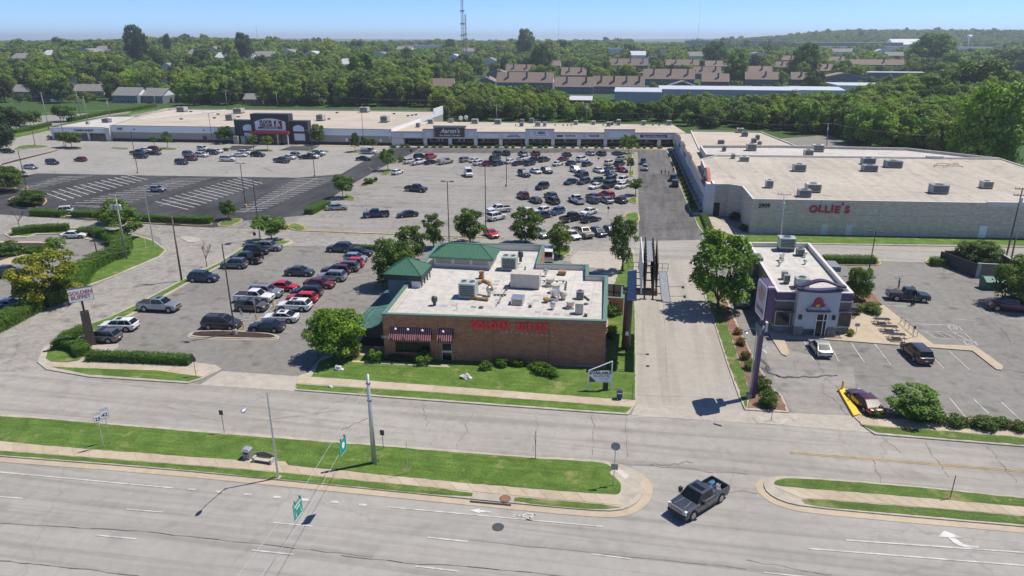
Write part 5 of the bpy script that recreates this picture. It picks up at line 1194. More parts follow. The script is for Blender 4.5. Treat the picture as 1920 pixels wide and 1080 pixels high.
# bell sign (flared outline with a yellow clapper) on its shelf
bell = [(-.92, 0), (-.80, .10), (-.62, .45), (-.50, .85), (-.28, 1.12), (0, 1.2), (.28, 1.12), (.46, .85), (.62, .45), (.86, .22), (.95, .12), (.5, -.02), (0, -.10), (-.5, -.06)]
bz_ = 4.35; b = B(); v0 = [F.p(uc - .05 + x, bz_ + z, 1.32) for x, z in bell]; v1 = [F.p(uc - .05 + x, bz_ + z, 1.12) for x, z in bell]; n = len(bell)
b.add(v0 + v1, [tuple(range(n))[::-1], *[(i, (i + 1) % n, n + (i + 1) % n, n + i) for i in range(n)]]); sg = R.put(b, 'bell_sign', plain('bell_red', (.34, .02, .05), .4))
b = B(); b.add([F.p(uc - .15 + .32 * math.cos(t), bz_ + .12 + .2 * math.sin(t), 1.34) for t in [2 * PI * i / 12 for i in range(12)]], [tuple(range(12))]); R.put(b, 'clapper', M['yellow'], sg)
b = B(); F.box(b, uc - 1.55, uc + 1.45, 3.72, 4.0, 1.1, 1.75); R.put(b, 'canopy', M['purple_dark'])
b = B(); F.box(b, uc - 1.5, uc + 1.4, 4.0, 4.03, 1.1, 1.7); R.put(b, 'canopy_top', M['offwhite'])
F.text(R, 'TACO BELL', uc - .05, 4.12, .40, M['white'], 1.5, .05, .01)
for q in (ua + .55, ub - .55): R.put(F.box(B(), q - .18, q + .18, 2.5, 3.1, 1.1, 1.35), 'wall_lantern', M['black'])
for a, c in ((1450, 1480), (1568, 1594)):
 u0, u1 = F.px(a, 600)[0] + .15, F.px(c, 600)[0]
 wd = R.put(F.box(B(), u0, u1, 1.15, 3.1, .0, .1), 'window', M['glass_store'])
 b = B();
 for q in (u0 - .05, u1 - .03): F.box(b, q, q + .08, 1.1, 3.15, .1, .16)
 F.box(b, u0, u1, 1.1, 1.17, .1, .16); F.box(b, u0, u1, 3.08, 3.15, .1, .16); R.put(b, 'window_frame', M['offwhite'], wd)
 b = B(); F.box(b, u0 - .2, u1 + .2, 3.32, 3.42, .15, .25); F.box(b, u0 - .2, u1 + .2, 3.32, 3.42, 1.0, 1.1)
 for k in range(8): q = u0 - .1 + (u1 - u0 + .2) * k / 7; F.box(b, q - .04, q + .04, 3.42, 3.5, .1, 1.2)
 R.put(b, 'slatted_canopy', M['purple_dark'])
b = B(); E_.box(b, 1, 5.5, 3.3, 3.42, .1, 1.2); R.put(b, 'side_canopy', M['purple_dark'])
for a in (1.2, 3.4, 5.6): R.put(E_.box(B(), a, a + 1.8, 1.15, 3.1, 0, .08), 'window', M['glass_store'])
for a in (15.5, 18.5, 21): R.put(W_.box(B(), a, a + 1.6, 1.15, 3.0, 0, .08), 'window', M['glass_store'])
for a in (4, 8.5): R.put(W_.box(B(), a, a + 1.2, .2, 3.0, 0, .08), 'service_window', M['glass_store'])
b = B(); W_.box(b, 6.5, 12, 3.2, 3.35, .1, 1.6); W_.box(b, 8, 10.6, 0, 5.9, 0, .8); R.put(b, 'service_bay', M['taupe'])
b = B(); W_.box(b, 7.9, 10.7, 5.9, 6.35, -.5, .9); R.put(b, 'bay_roof', M['wall_blue'])
b = B(); E_.box(b, 10.5, 15, 0, 3.6, 0, 1.7); R.put(b, 'side_bay', M['taupe']); b = B(); E_.box(b, 10.3, 15.2, 3.6, 4.1, 0, 1.9); R.put(b, 'side_bay_roof', M['purple'])
b = B(); E_.box(b, 11, 14.2, 5.2, 5.95, .1, 1.4); R.put(b, 'side_canopy_roof', M['wall_blue'])
hvac(R, 1460, 1489, 471, 5.2, 1.6, 2.0, 'hvac_green', 1, .5); hvac(R, 1494, 1507, 480, 5.2, .8, 1.2, 'hvac_grey', 1); hvac(R, 1470, 1480, 532, 5.2, .9, .8, 'hvac_grey', 0); hvac(R, 1466, 1476, 524, 5.2, .8, .8, 'hvac_grey', 0); hvac(R, 1492, 1516, 542, 5.2, 1.2, 1.6, 'hvac_green', 1, .2, False)
for x, y, r, h, k in ((1465, 488, .35, 1.0, 'upblast'), (1461, 498, .3, .8, 'turbine'), (1509, 495, .3, .8, 'turbine'), (1509, 482, .3, 1.0, 'turbine'), (1498, 470, .15, .8, 'pipe')): vent(R, x, y, 5.2, r, h, k)
# ---- long block-walled store
R = Rel('block_walled_store', 'long pale block-walled store with red letters and a broad flat roof', 'store', (50, 150))
ol = [(24.6, 142.7), (69.1, 146.7), (69.1, 146.9), (98, 149.2), (98, 206), (23.0, 199), (18.6, 192), (17.9, 157.0), (21.8, 157.6), (24.3, 155.8)]
shell(R, ol, 7.15, lambda p: 6.95, 'block', 'roof_beige', 'offwhite', th=.3, cop_h=.05)
F = fac(R, ol[0], (98, 149.3))
b = B()
for k in range(1, 12): F.box(b, k * 6.2 - .02, k * 6.2 + .02, .1, 7.0, 0, .004)
for z in (1.4, 2.8, 4.2, 5.6): F.box(b, 0, F.L, z - .012, z + .012, 0, .004)
R.put(b, 'wall_joint', M['stucco_tan'])
u, z = F.px(1433, 386); F.text(R, '2909', u, z, 1.15, M['black'], .06, .05, .03, name='house_number')
ua, z = F.px(1517, 392); ub, z2 = F.px(1599, 392); per = (ub - ua) / 6.3; uo = ua
for k, (ch, wk) in enumerate(zip("OLLIE'S", (1.25, .9, .9, .55, .95, .4, 1.1))):
 sz = 2.0; me = text_mesh(ch, sz, .12, .06); me.materials.append(MATS.get('store_red') or plain('store_red', (.42, .02, .035), .5));
 q = Vector(F.p(uo + wk * per / 2, z + (.08 if k % 2 else -.05) + (.5 if ch == "'" else 0), .16)) - R.o
 if ch == "'": me2 = me
 o = bpy.data.objects.new('letter', me); C.objects.link(o); o.parent = R.root; o.location = q; o.rotation_euler = (PI / 2, (-.05, .04, -.03, 0, .05, 0, -.06)[k], F.rz); o.scale = (1.02, 1, 1); uo += wk * per
for x in (1545, 1591): u, z = F.px(x, 432); R.put(F.box(B(), u - .6, u + .6, 0, 2.3, 0, .04), 'door', M['stucco'])
u, z = F.px(1841, 440); R.put(F.box(B(), u - .7, u + .7, .1, 2.6, 0, .05), 'door', M['wall_white'])
R.put(F.box(B(), 44.7, F.L, 6.5, 7.35, -.5, .05), 'raised_coping', M['offwhite'])
# recessed entry wall
W2_ = fac(R, (17.9, 157.0), (21.8, 157.6)); R.put(W2_.box(B(), .7, 2.3, 0, 3.0, -.02, .05), 'entry_opening', M['black'])
# west arched gable and rim
G_ = Fac((17.9, 172), (17.9, 158.2)); G_.o_ = R.o; b = B(); rim = B(); n = 12; cu = 7; hr = 6.3
for k in range(n):
 a, c = PI * k / n, PI * (k + 1) / n; p = lambda t, r: (cu - r * math.cos(t), 5.2 + (r * .62) * math.sin(t))
 u0, z0 = p(a, hr); u1, z1 = p(c, hr)
 b.add([G_.p(u0, 5.0, .5), G_.p(u1, 5.0, .5), G_.p(u1, z1, .5), G_.p(u0, z0, .5), G_.p(u0, 5.0, 0), G_.p(u1, 5.0, 0), G_.p(u1, z1, 0), G_.p(u0, z0, 0)], [(0, 1, 2, 3), (5, 4, 7, 6), (3, 2, 6, 7)])
 U0, Z0 = p(a, hr + .35); U1, Z1 = p(c, hr + .35)
 rim.add([G_.p(u0, z0, .6), G_.p(u1, z1, .6), G_.p(U1, Z1, .6), G_.p(U0, Z0, .6), G_.p(u0, z0, -.1), G_.p(u1, z1, -.1), G_.p(U1, Z1, -.1), G_.p(U0, Z0, -.1)], [(0, 1, 2, 3), (3, 2, 6, 7), (5, 4, 7, 6)])
R.put(b, 'arched_gable', M['offwhite']); R.put(rim, 'gable_rim', plain('orange_rim', (.42, .13, .06), .7))
G_.text(R, "OLLIE'S", cu, 6.3, 2.0, MATS['store_red'], .6, .1, .04)
# arcade along the rear drive
AR = Fac((15.3, 262), (17.2, 157.6)); AR.o_ = R.o; b = B(); AR.box(b, 0, AR.L, 3.3, 5.4, -.6, 0); R.put(b, 'arcade_fascia', M['stucco'])
b = B(); AR.box(b, 0, AR.L, 5.4, 5.5, -.7, .08); AR.box(b, 0, AR.L, 3.22, 3.3, -.62, .05); R.put(b, 'arcade_trim', M['brown_sign'])
for k in range(20): u = 1 + k * 5.35; R.put(AR.box(B(), u, u + .75, 0, 3.25, -.65, .02), 'column', M['stucco'])
R.put(AR.box(B(), 101.5, AR.L + .6, 0, 7.2, -1.6, .25), 'corner_pier', M['stucco'])
b = B(); AR.box(b, 0, 100, 0, 3.2, -4.2, -4.0); R.put(b, 'arcade_back_wall', M['glass_store'])
for u, tt in ((12, 6.3), (30, 6.3), (52, 6.2)): R.put(AR.box(B(), u, u + 9, 3.3, tt, -.55, .15), 'sign_gable', M['stucco']); R.put(AR.box(B(), u - .1, u + 9.1, tt, tt + .15, -.6, .2), 'gable_trim', M['brown_sign'])
for u in (22, 42): R.put(AR.box(B(), u, u + 6, 3.9, 4.9, 0, .12), 'shop_sign', M['black'])
# arcade roof, joined to middle store
b = B(); b.add([(15.6, 262, 5.3), (17.6, 158, 5.3), (21.2, 158, 5.3), (21.2, 262, 5.3)], [(0, 1, 2, 3)]); R.put(b, 'arcade_roof', M['roof_tan'])
for x0, x1, y, h, d, m in ((1488, 1510, 322, 1.5, 2.2, 'hvac_green'), (1617, 1640, 309, 1.4, 2.2, 'hvac_grey'), (1618, 1644, 322, 1.3, 2.2, 'hvac_grey'), (1661, 1690, 315, 1.5, 2.5, 'hvac_grey'), (1747, 1776, 364, 1.6, 2.4, 'hvac_grey'), (1842, 1860, 354, 1.3, 2.0, 'hvac_beige'), (1436, 1449, 353, 1.4, 1.6, 'hvac_beige'), (1512, 1538, 361, 1.5, 2.4, 'hvac_beige'), (1497, 1520, 370, 1.2, 2.0, 'hvac_grey'), (1387, 1404, 303, 1.0, 1.6, 'hvac_beige'), (1371, 1378, 298, 1.0, 1.2, 'hvac_beige')): hvac(R, x0, x1, y, 6.95, h, d, m, 1, .2)
b = B()
for a, c in (((1752, 310), (1805, 312)), ((1757, 306), (1798, 308)), ((1752, 310), (1757, 306)), ((1770, 311), (1795, 305))): P, Q = at(*a, 7.4), at(*c, 7.4); b.tube(P, Q, .08, None, 4); b.tube(P, (P.x, P.y, 6.95), .06, None, 4); b.tube(Q, (Q.x, Q.y, 6.95), .06, None, 4)
R.put(b, 'rack_frame', M['rust']);
b = B(); P, Q = at(1738, 296, 7.2), at(1767, 296, 7.2); b.box(P.x, P.y, 6.9, Q.x, P.y + 1, 7.7); R.put(b, 'roof_screen', M['offwhite'])
def roof_lines(R, xs, y0, y1, z, m='stucco_tan'):
 b = B()
 for x in xs: a, c = y0(x), y1(x); b.add([(x - .05, a, z), (x + .05, a, z), (x + .05 + .6, c, z), (x - .05 + .6, c, z)], [(0, 1, 2, 3)])
 R.put(b, 'membrane_seam', M[m])
roof_lines(R, [27 + 3.1 * k for k in range(22)], lambda x: 143.6 + (x - 24.6) * .09, lambda x: 198.3 + (x - 23) * .09, 6.965)
# ---- middle store with the whiter roof
R = Rel('white_roofed_store', 'lower store with whitish flat roof behind the long block-walled store', 'store', (40, 205))
shell(R, [(20.6, 199.5), (23.0, 199.3), (98, 206.3), (80, 222), (44, 221.6), (20.4, 217.4)], 7.3, lambda p: 6.6, 'block', 'roof_white', 'offwhite', th=.4, cop_h=.04)
for x0, x1, y, h, d, m in ((1400, 1418, 283, 1.7, 2.2, 'hvac_beige'), (1354, 1361, 284, 1.2, 1.4, 'hvac_grey'), (1508, 1524, 294, 1.6, 2.0, 'hvac_beige'), (1524, 1544, 285, 1.7, 2.2, 'hvac_beige')): hvac(R, x0, x1, y, 6.6, h, d, m, 1, .25)
# ---- corner wing with tan roof
R = Rel('tan_roofed_wing', 'corner wing of the shop row with tan roof behind the arcade', 'shop building', (30, 240))
shell(R, [(20.6, 222.4), (44.5, 224), (52, 232), (46.5, 269.5), (21.4, 269), (21.2, 262)], 5.6, lambda p: 5.3, 'stucco_tan', 'roof_tan', 'offwhite', th=.3, cop_h=.04)
for x0, x1, y, h, d, m in ((1382, 1394, 249, 1.3, 2.2, 'hvac_beige'), (1391, 1402, 256, 1.3, 2, 'hvac_grey'), (1409, 1418, 269, 1.2, 2, 'hvac_grey'), (1417, 1424, 262, 1.2, 1.6, 'hvac_grey'), (1346, 1352, 270, .9, 1.2, 'hvac_grey'), (1351, 1358, 270, .9, 1.2, 'hvac_grey'), (1421, 1428, 271, .6, 1.2, 'hvac_grey')): hvac(R, x0, x1, y, 5.35, h, d, m, 1, .2)
# ---- shop row
R = Rel('shop_row', 'long low row of shops with sign bands, pale pillars and tan roof', 'shop building', (-40, 255))
a0, a1 = (-89.2, 250.6), (15.8, 264.3); F = fac(R, a0, a1); L = F.L
back = [F.p(L + 4, 0, -28)[:2], F.p(-.3, 0, -36)[:2]]
b = B(); F.box(b, 0, L, 2.75, 5.0, -1.2, 0); R.put(b, 'fascia', M['stucco'])
b = B(); F.box(b, 0, L, 5.0, 5.14, -1.3, .08); F.box(b, 0, L, 2.68, 2.75, -1.2, .05); R.put(b, 'fascia_trim', M['brown_sign'])
b = B(); P = [F.p(0, 0, -1.2)[:2], F.p(L + 4, 0, -1.2)[:2], back[0], back[1]]; b.prism(P, 4.9, 5.0); R.put(b, 'roof', M['roof_tan'])
b = B(); F.box(b, 0, L, 0, 4.9, -4.4, -4.2); F.box(b, 0, L + 4, 0, 4.9, -28, -27.8); R.put(b, 'shop_wall', M['stucco_tan'])
uL = F.px(757, 265)[0]; R.put(F.box(B(), 0, uL, 0, 2.7, -4.2, -.05), 'blank_wall', M['stucco'])
cols = [797.5, 844, 892, 939, 988, 1036.7, 1085.5, 1135, 1236]
for x in cols: u = F.px(x, 265)[0]; R.put(F.box(B(), u - .65, u + .65, 0, 2.7, -1.0, .03), 'pillar', M['stucco'])
ce = [uL] + [F.px(x, 265)[0] for x in cols] + [L]
for a, c in zip(ce, ce[1:]):
 n = max(1, int((c - a) / 3.2))
 for k in range(n):
  s_, e_ = a + (c - a) * k / n + .08, a + (c - a) * (k + 1) / n - .08
  w_ = R.put(F.box(B(), s_, e_, .5, 2.6, -4.2, -4.12), 'shop_window', M['glass_store'])
 R.put(F.box(B(), a, c, 0, .5, -4.2, -4.05), 'sill_wall', M['charcoal'])
for x in (804, 820, 826, 860, 868, 790, 858, 905, 1000, 1060, 1150, 1170, 1215): q = F.px(x, 263)[0]; R.put(F.box(B(), q - .3, q + .3, 1.2, 2.2, -4.12, -4.08), 'poster', M['wall_white'])
R.put(F.box(B(), F.px(1010, 262)[0], F.px(1018, 262)[0], .3, 2.4, -4.1, -4.0), 'lit_display', M['stucco_tan'])
def gable(x0, x1, top_, mat_='stucco', trim='brown_sign'):
 a, c = F.px(x0, 260)[0], F.px(x1, 260)[0]; R.put(F.box(B(), a, c, 2.76, top_, -.9, .25), 'sign_gable', M[mat_]); R.put(F.box(B(), a - .1, c + .1, top_, top_ + .16, -1.0, .35), 'gable_trim', M[trim]); return a, c
gable(793, 815, 6.0); gable(873, 894, 6.0); a, c = gable(813, 874, 7.2)
R.put(F.box(B(), a + .5, c - .5, 3.2, 6.85, .25, .32), 'brown_panel', M['brown_sign'])
F.text(R, "Aaron's", (a + c) / 2 + .2, 5.5, 2.25, M['white'], .36, .08, .06, shear=.25); F.text(R, 'Easy. Beautiful. Affordable.', (a + c) / 2 + .2, 3.95, .72, M['white'], .36, .03, .02)
for x in (804, 883): q = F.px(x, 250)[0]; R.put(F.box(B(), q - .7, q + .7, 3.9, 5.2, .25, .29), 'square_panel', M['wall_white'])
a, c = gable(985, 1039, 6.2); R.put(F.box(B(), a + 1.8, c - 1.8, 3.6, 5.6, .25, .32), 'sign_panel', M['wall_white']); F.text(R, 'MEDI', (a + c) / 2 + .6, 4.9, 1.15, M['charcoal'], .36, .04, .03)
b = B(); q = (a + c) / 2 - 1.9
for s_ in (-1, 1): b.add([F.p(q, 4.4, .34), F.p(q + s_ * .55, 5.2, .34), F.p(q + s_ * .1, 5.0, .34)], [(0, 1, 2)])
for k in range(9): F.box(b, q + k * .5, q + k * .5 + .3, 3.95, 4.12, .32, .34)
R.put(b, 'small_marks', M['charcoal'])
a, c = gable(1133, 1190, 6.2); R.put(F.box(B(), a + 1.8, c - 1.8, 3.6, 5.6, .25, .32), 'sign_panel', M['wall_white'])
for x0, x1 in ((757, 790), (897, 935), (944, 984), (1041, 1082), (1091, 1132), (1191, 1259)): R.put(F.box(B(), F.px(x0, 255)[0], F.px(x1, 255)[0], 3.15, 4.6, 0, .05), 'sign_band', M['wall_white'])
q = F.px(1066, 255)[0]; F.text(R, 'VAPOR', q + .6, 3.9, 1.05, M['charcoal'], .1, .03, .02, spacing=1.25); R.put(F.box(B(), q - 4.4, q - 2.0, 3.5, 4.2, .05, .09), 'dark_mark', M['dark_metal'])
q = F.px(1113, 255)[0]; F.text(R, 'TOUCHÉ', q, 3.9, .95, M['charcoal'], .1, .03, .03)
b = B();
for k in range(14): a_, c_ = 2 * PI * k / 14, 2 * PI * (k + 1) / 14; qq = q - 3.4; b.add([F.p(qq + .62 * math.cos(a_), 3.9 + .62 * math.sin(a_), .09), F.p(qq + .62 * math.cos(c_), 3.9 + .62 * math.sin(c_), .09), F.p(qq + .48 * math.cos(c_), 3.9 + .48 * math.sin(c_), .09), F.p(qq + .48 * math.cos(a_), 3.9 + .48 * math.sin(a_), .09)], [(0, 1, 2, 3)])
R.put(b, 'ring_mark', M['charcoal'])
q = F.px(963, 256)[0]; b = B()
for k in range(10): F.box(b, q - 2.6 + k * .52, q - 2.2 + k * .52, 3.4, 3.75, .05, .08)
for k in range(7): F.box(b, q - 1.6 + k * .5, q - 1.25 + k * .5, 3.9, 4.25, .05, .08)
R.put(b, 'faded_lettering', M['blue_sign'])
u0, u1 = F.px(1200, 255)[0], F.px(1251, 255)[0]; R.put(F.box(B(), u0, u1, 3.45, 4.4, .05, .1), 'blue_sign', M['blue_sign']); F.text(R, 'Sherwin-Williams Paints', (u0 + u1) / 2 + .3, 3.93, .82, M['white'], .13, .02, .015)
for x0, x1, y, h, m in ((780, 786, 239, 1.3, 'hvac_grey'), (802, 812, 232, 1.4, 'hvac_beige'), (841, 849, 230, 1.2, 'steel'), (884, 896, 232, 1.5, 'hvac_beige'), (927, 939, 233, 1.6, 'hvac_green'), (974, 981, 237, 1.1, 'hvac_grey'), (975, 982, 231, 1.2, 'hvac_grey'), (992, 1000, 231, 1.6, 'hvac_grey'), (1003, 1013, 237, 1.4, 'steel'), (1018, 1024, 237, 1.3, 'steel'), (1076, 1083, 234, 1.2, 'hvac_beige'), (1109, 1116, 234, 1.1, 'hvac_beige'), (1137, 1145, 237, 1.3, 'hvac_beige'), (1145, 1150, 235, 1.0, 'hvac_grey'), (1156, 1163, 235, 1.9, 'hvac_beige'), (1203, 1210, 235, 1.4, 'hvac_beige'), (1250, 1258, 235, 1.5, 'hvac_beige')): hvac(R, x0, x1, y, 5.0, h, 1.8, m, 0, .3)
for x, y in ((865, 229), (875, 228)):
 p = at(x, y, 5.0); b = B(); b.tube((p.x, p.y, 5), (p.x, p.y, 6.2), .06, None, 5); b.blob((p.x - .2, p.y - .3, 6.7), .9, .25, .9, 0, 10, 6); R.put(b, 'dish', M['white'], None, True)
for x in (967, 1041, 1056, 1064, 1071, 1131, 1224, 1236): vent(R, x, 236, 5.0, .35, .7, 'turbine', 'dark_metal')
# ---- long pale store with the dark grey entrance
R = Rel('home_store', 'broad pale store with dark grey arched entrance front and red canopy', 'store', (-140, 248))
s0, s1 = (-200.3, 245.0), (-88.2, 250.7); F = fac(R, s0, s1); L = F.L
pl = [s0, s1, (-87.5, 322), (-150, 319), (-222, 312), (-211, 272)]
shell(R, pl, 5.9, lambda p: 5.6, 'stucco_tan', 'roof_tan', 'offwhite', th=.3, cop_h=.05)
R.put(F.box(B(), 0, L, 3.5, 5.85, 0, .06), 'upper_band', M['wall_white']); R.put(F.box(B(), 0, L, 5.85, 6.0, -.1, .12), 'red_brown_coping', M['brown_sign']); R.put(F.box(B(), 0, L, 0, 1.05, 0, .05), 'dark_base', M['charcoal'])
E2 = fac(R, s1, (-87.5, 322)); R.put(E2.box(B(), 0, E2.L, 4.6, 6.2, 0, .1), 'party_wall', M['wall_white']); R.put(E2.box(B(), 56, E2.L, 6.1, 8.4, -.2, .1), 'party_wall', M['wall_white'])
def tower(x0, x1, h, out, m='charcoal'): a, c = F.px(x0, 262)[0], F.px(x1, 262)[0]; return a, c, R.put(F.box(B(), a, c, 0, h, -3, out), 'entrance_block', M[m])
aw_, cw_, _ = tower(444, 580, 8.6, .5); at_, ct_, _ = tower(477, 547, 11.1, 1.2)
def arched(u0, u1, z0, z1, rise, out, m='wall_white'):
 b = B(); n = 10; pts = [F.p(u0, z0, out), F.p(u1, z0, out)]
 for k in range(n + 1): t = k / n; pts.append(F.p(u1 + (u0 - u1) * t, z1 + rise * (1 - (2 * t - 1) ** 2), out))
 q = [tuple(Vector(p) - Vector((F.n.x, F.n.y, 0)) * .1) for p in pts]; N = len(pts)
 b.add(pts + q, [tuple(range(N)), *[(i, N + i, N + (i + 1) % N, (i + 1) % N) for i in range(N)]]); return R.put(b, 'white_panel', M[m])
q0, q1 = at_ + 1.6, ct_ - 1.3; arched(q0, q1, 5.0, 8.3, 1.2, 1.32)
um = (q0 + q1) / 2; MATS['store_maroon'] = plain('store_maroon', (.16, .012, .02), .5)
R.put(F.box(B(), um - 4.7, um + 4.7, 5.75, 6.35, 1.33, 1.40), 'sign_strip', MATS['store_maroon'])
R.put(F.box(B(), um + 1.6, um + 4.7, 6.45, 8.7, 1.33, 1.40), 'sign_square', MATS['store_maroon'])
F.text(R, 'FLOOR', um - 1.6, 8.2, 1.5, MATS['store_maroon'], 1.4, .06, .06); F.text(R, 'DECOR', um - 1.6, 6.95, 1.45, MATS['store_maroon'], 1.4, .06, .06); F.text(R, '&', um + 3.1, 7.5, 3.0, M['white'], 1.46, .05, .03); F.text(R, 'TILE WOOD STONE', um + .1, 6.05, .62, M['white'], 1.42, .02, .01)
for x0, x1 in ((457.5, 477), (551, 571)): a, c = F.px(x0, 245)[0], F.px(x1, 245)[0]; arched(a, c, 4.8, 6.3, .8, .56); R.put(F.box(B(), a + .2, c + .2, 1.4, 4.0, .5, .58), 'white_panel', M['wall_white'])
R.put(F.box(B(), at_ - 0.2, ct_ + .3, 4.0, 4.8, 1.2, 3.2), 'red_canopy', plain('canopy_red', (.40, .02, .03), .5)); R.put(F.box(B(), at_ + 7, ct_ - 1.2, .1, 3.6, 1.15, 1.24), 'glass_entry', M['glass_store'])
for q in (ct_ - .4, ct_ - 4.3): R.put(F.box(B(), q, q + .4, 0, 4.0, 2.7, 3.1), 'canopy_post', M['offwhite'])
for x0, x1 in ((445, 453), (459, 467)): a, c = F.px(x0, 265)[0], F.px(x1, 265)[0]; R.put(F.box(B(), a, c, 0, 2.9, 1.3, 2.8), 'brick_pier', M['stucco_tan'] if x0 > 450 else M['apron'])
a, c = F.px(381, 264)[0], F.px(389, 264)[0]; R.put(F.box(B(), a, c, 0, 2.5, .05, .1), 'door', M['brown_sign'])
for x in (650, 714): a = F.px(x, 262)[0]; R.put(F.box(B(), a - .4, a + .4, 1.3, 2.4, .0, .08), 'notice_board', M['wall_white'])
q, z = F.px(225, 243); F.text(R, '2905', q, 4.6, 1.25, M['charcoal'], .1, .03, .03, name='house_number')
for x in (252, 382): q = F.px(x, 243)[0]; R.put(F.box(B(), q - .25, q + .25, 4.4, 4.8, .05, .3), 'wall_light', M['dark_metal'])
for x0, x1, y, h in ((331, 347, 210, 1.7), (437, 454, 213, 1.8), (423, 437, 226, 1.9), (593, 606, 227, 2.0), (674, 690, 211, 1.8), (713, 727, 230, 2.0)): hvac(R, x0, x1, y, 5.6, h, 3.2, 'hvac_beige', 1, .5)
for x, y in ((358, 210), (409, 215), (340, 224), (402, 222), (447, 220), (617, 224), (632, 212), (739, 214), (765, 218), (773, 217), (780, 216)): vent(R, x, y, 5.6, .5, .5, 'box', 'dark_metal')
b = B()
for a, c in (((244, 218), (340, 203)), ((255, 224), (420, 207))): P, Q = at(*a, 5.8), at(*c, 5.8); b.add([(P.x, P.y, 5.64), (Q.x, Q.y, 5.64), (Q.x, Q.y + 1.8, 6.1), (P.x, P.y + 1.8, 6.1)], [(0, 1, 2, 3)])
R.put(b, 'roof_ridge', M['roof_white'])
roof_lines(R, [-198 + 3.6 * k for k in range(30)], lambda x: 246.2 + (x + 200) * .05, lambda x: 310, 5.615)
# ---- small market at the left end
R = Rel('market_shop', 'small flat-roofed market shop at the left end of the row, dark coping', 'shop building', (-213, 246))
s0, s1 = (-225.4, 243.9), (-201.4, 244.9); F = fac(R, s0, s1); L = F.L
shell(R, [s0, s1, (-202, 262), (-212, 290), (-232, 285)], 5.0, lambda p: 4.7, 'stucco_tan', 'roof_white', 'charcoal', th=.3, cop_h=.12)
R.put(F.box(B(), -.2, L, 2.9, 4.9, 0, .8), 'fascia', M['stucco']); R.put(F.box(B(), 1.2, L - 1.5, 3.3, 4.5, .8, .86), 'sign_band', M['wall_white']); R.put(F.box(B(), L - .6, L + 1.3, 0, 5.2, -.5, 1.2), 'end_pier', M['offwhite'])
q = F.px(160, 243)[0]; F.text(R, 'FARMERS MARKET', q, 3.9, 1.0, M['charcoal'], .9, .03, .03)
for k in range(6): a = .9 + k * (L - 1.6) / 6; R.put(F.box(B(), a + .1, a + (L - 1.6) / 6 - .1, .4, 2.8, 0, .08), 'shop_window', M['glass_store'])
for u in (0, 8, 15.5): R.put(F.box(B(), u, u + .7, 0, 2.9, .1, .8), 'pillar', M['stucco'])
hvac(R, 191, 205, 230, 4.7, 1.3, 2.2, 'hvac_grey', 1); hvac(R, 161, 166, 233, 4.7, .9, 1.2, 'hvac_beige', 0)
# ------------------------------------------------------------ trees, hedges, terrain
def blobs_crown(seed, R, H, nb, nl, leaf, br=(.30, .48), shape='round', flat=.8, spread=.5):
 """leaf-faced crown: nb clumps in an envelope of radius R and height H (base at z=0), leaves on the clumps' outer shells"""
 rng = np.random.default_rng(seed); cs = []; tries = 0
 while len(cs) < nb and tries < 4000:
  tries += 1
  z = rng.uniform(.12, .92);
  if shape == 'round': rr = math.sqrt(max(0, 1 - (2 * z - 1) ** 2)) ** .8
  elif shape == 'cone': rr = (1 - z) ** .8
  elif shape == 'vase': rr = .35 + .65 * math.sin(PI * min(1, z * 1.05) ** 1.2)
  else: rr = 1 if .2 < z < .8 else .7
  a = rng.uniform(0, 2 * PI); r = rr * rng.uniform(.15, .82) ** .6
  c = np.array([R * r * math.cos(a) * .8, R * r * math.sin(a) * .8, H * z]); b_ = R * rng.uniform(*br) * (1 - .25 * (z > .8))
  if all(np.linalg.norm(c - q[0]) > .42 * (b_ + q[1]) for q in cs): cs.append((c, b_))
 C_ = np.array([q[0] for q in cs]); Rb = np.array([q[1] for q in cs]); w = Rb ** 2 / (Rb ** 2).sum(); P, N = [], []
 for (c, b_), f in zip(cs, w):
  k = int(nl * f); d = rng.normal(size=(k, 3)); d /= np.linalg.norm(d, axis=1)[:, None]; d[:, 2] = np.where(rng.random(k) < .6, np.abs(d[:, 2]), d[:, 2])
  rad = b_ * (rng.uniform(.62, 1.06, (k, 1))) * (1 + .18 * np.sin(d[:, :1] * 7 + c[0] * 3) * np.cos(d[:, 1:2] * 6))
  p = c + d * rad * np.array([1, 1, flat]); P.append(p); N.append(d * np.array([1, 1, 1]) + [0, 0, .35])
 P, N = np.concatenate(P), np.concatenate(N)
 keep = np.ones(len(P), bool)
 for c, b_ in cs: keep &= (np.linalg.norm((P - c) / np.array([1, 1, flat]), axis=1) > .55 * b_)
 P, N = P[keep], N[keep]; N /= np.linalg.norm(N, axis=1)[:, None]
 V, Q = leaf_quads(P, N, leaf, rng, spread); return V, Q, cs
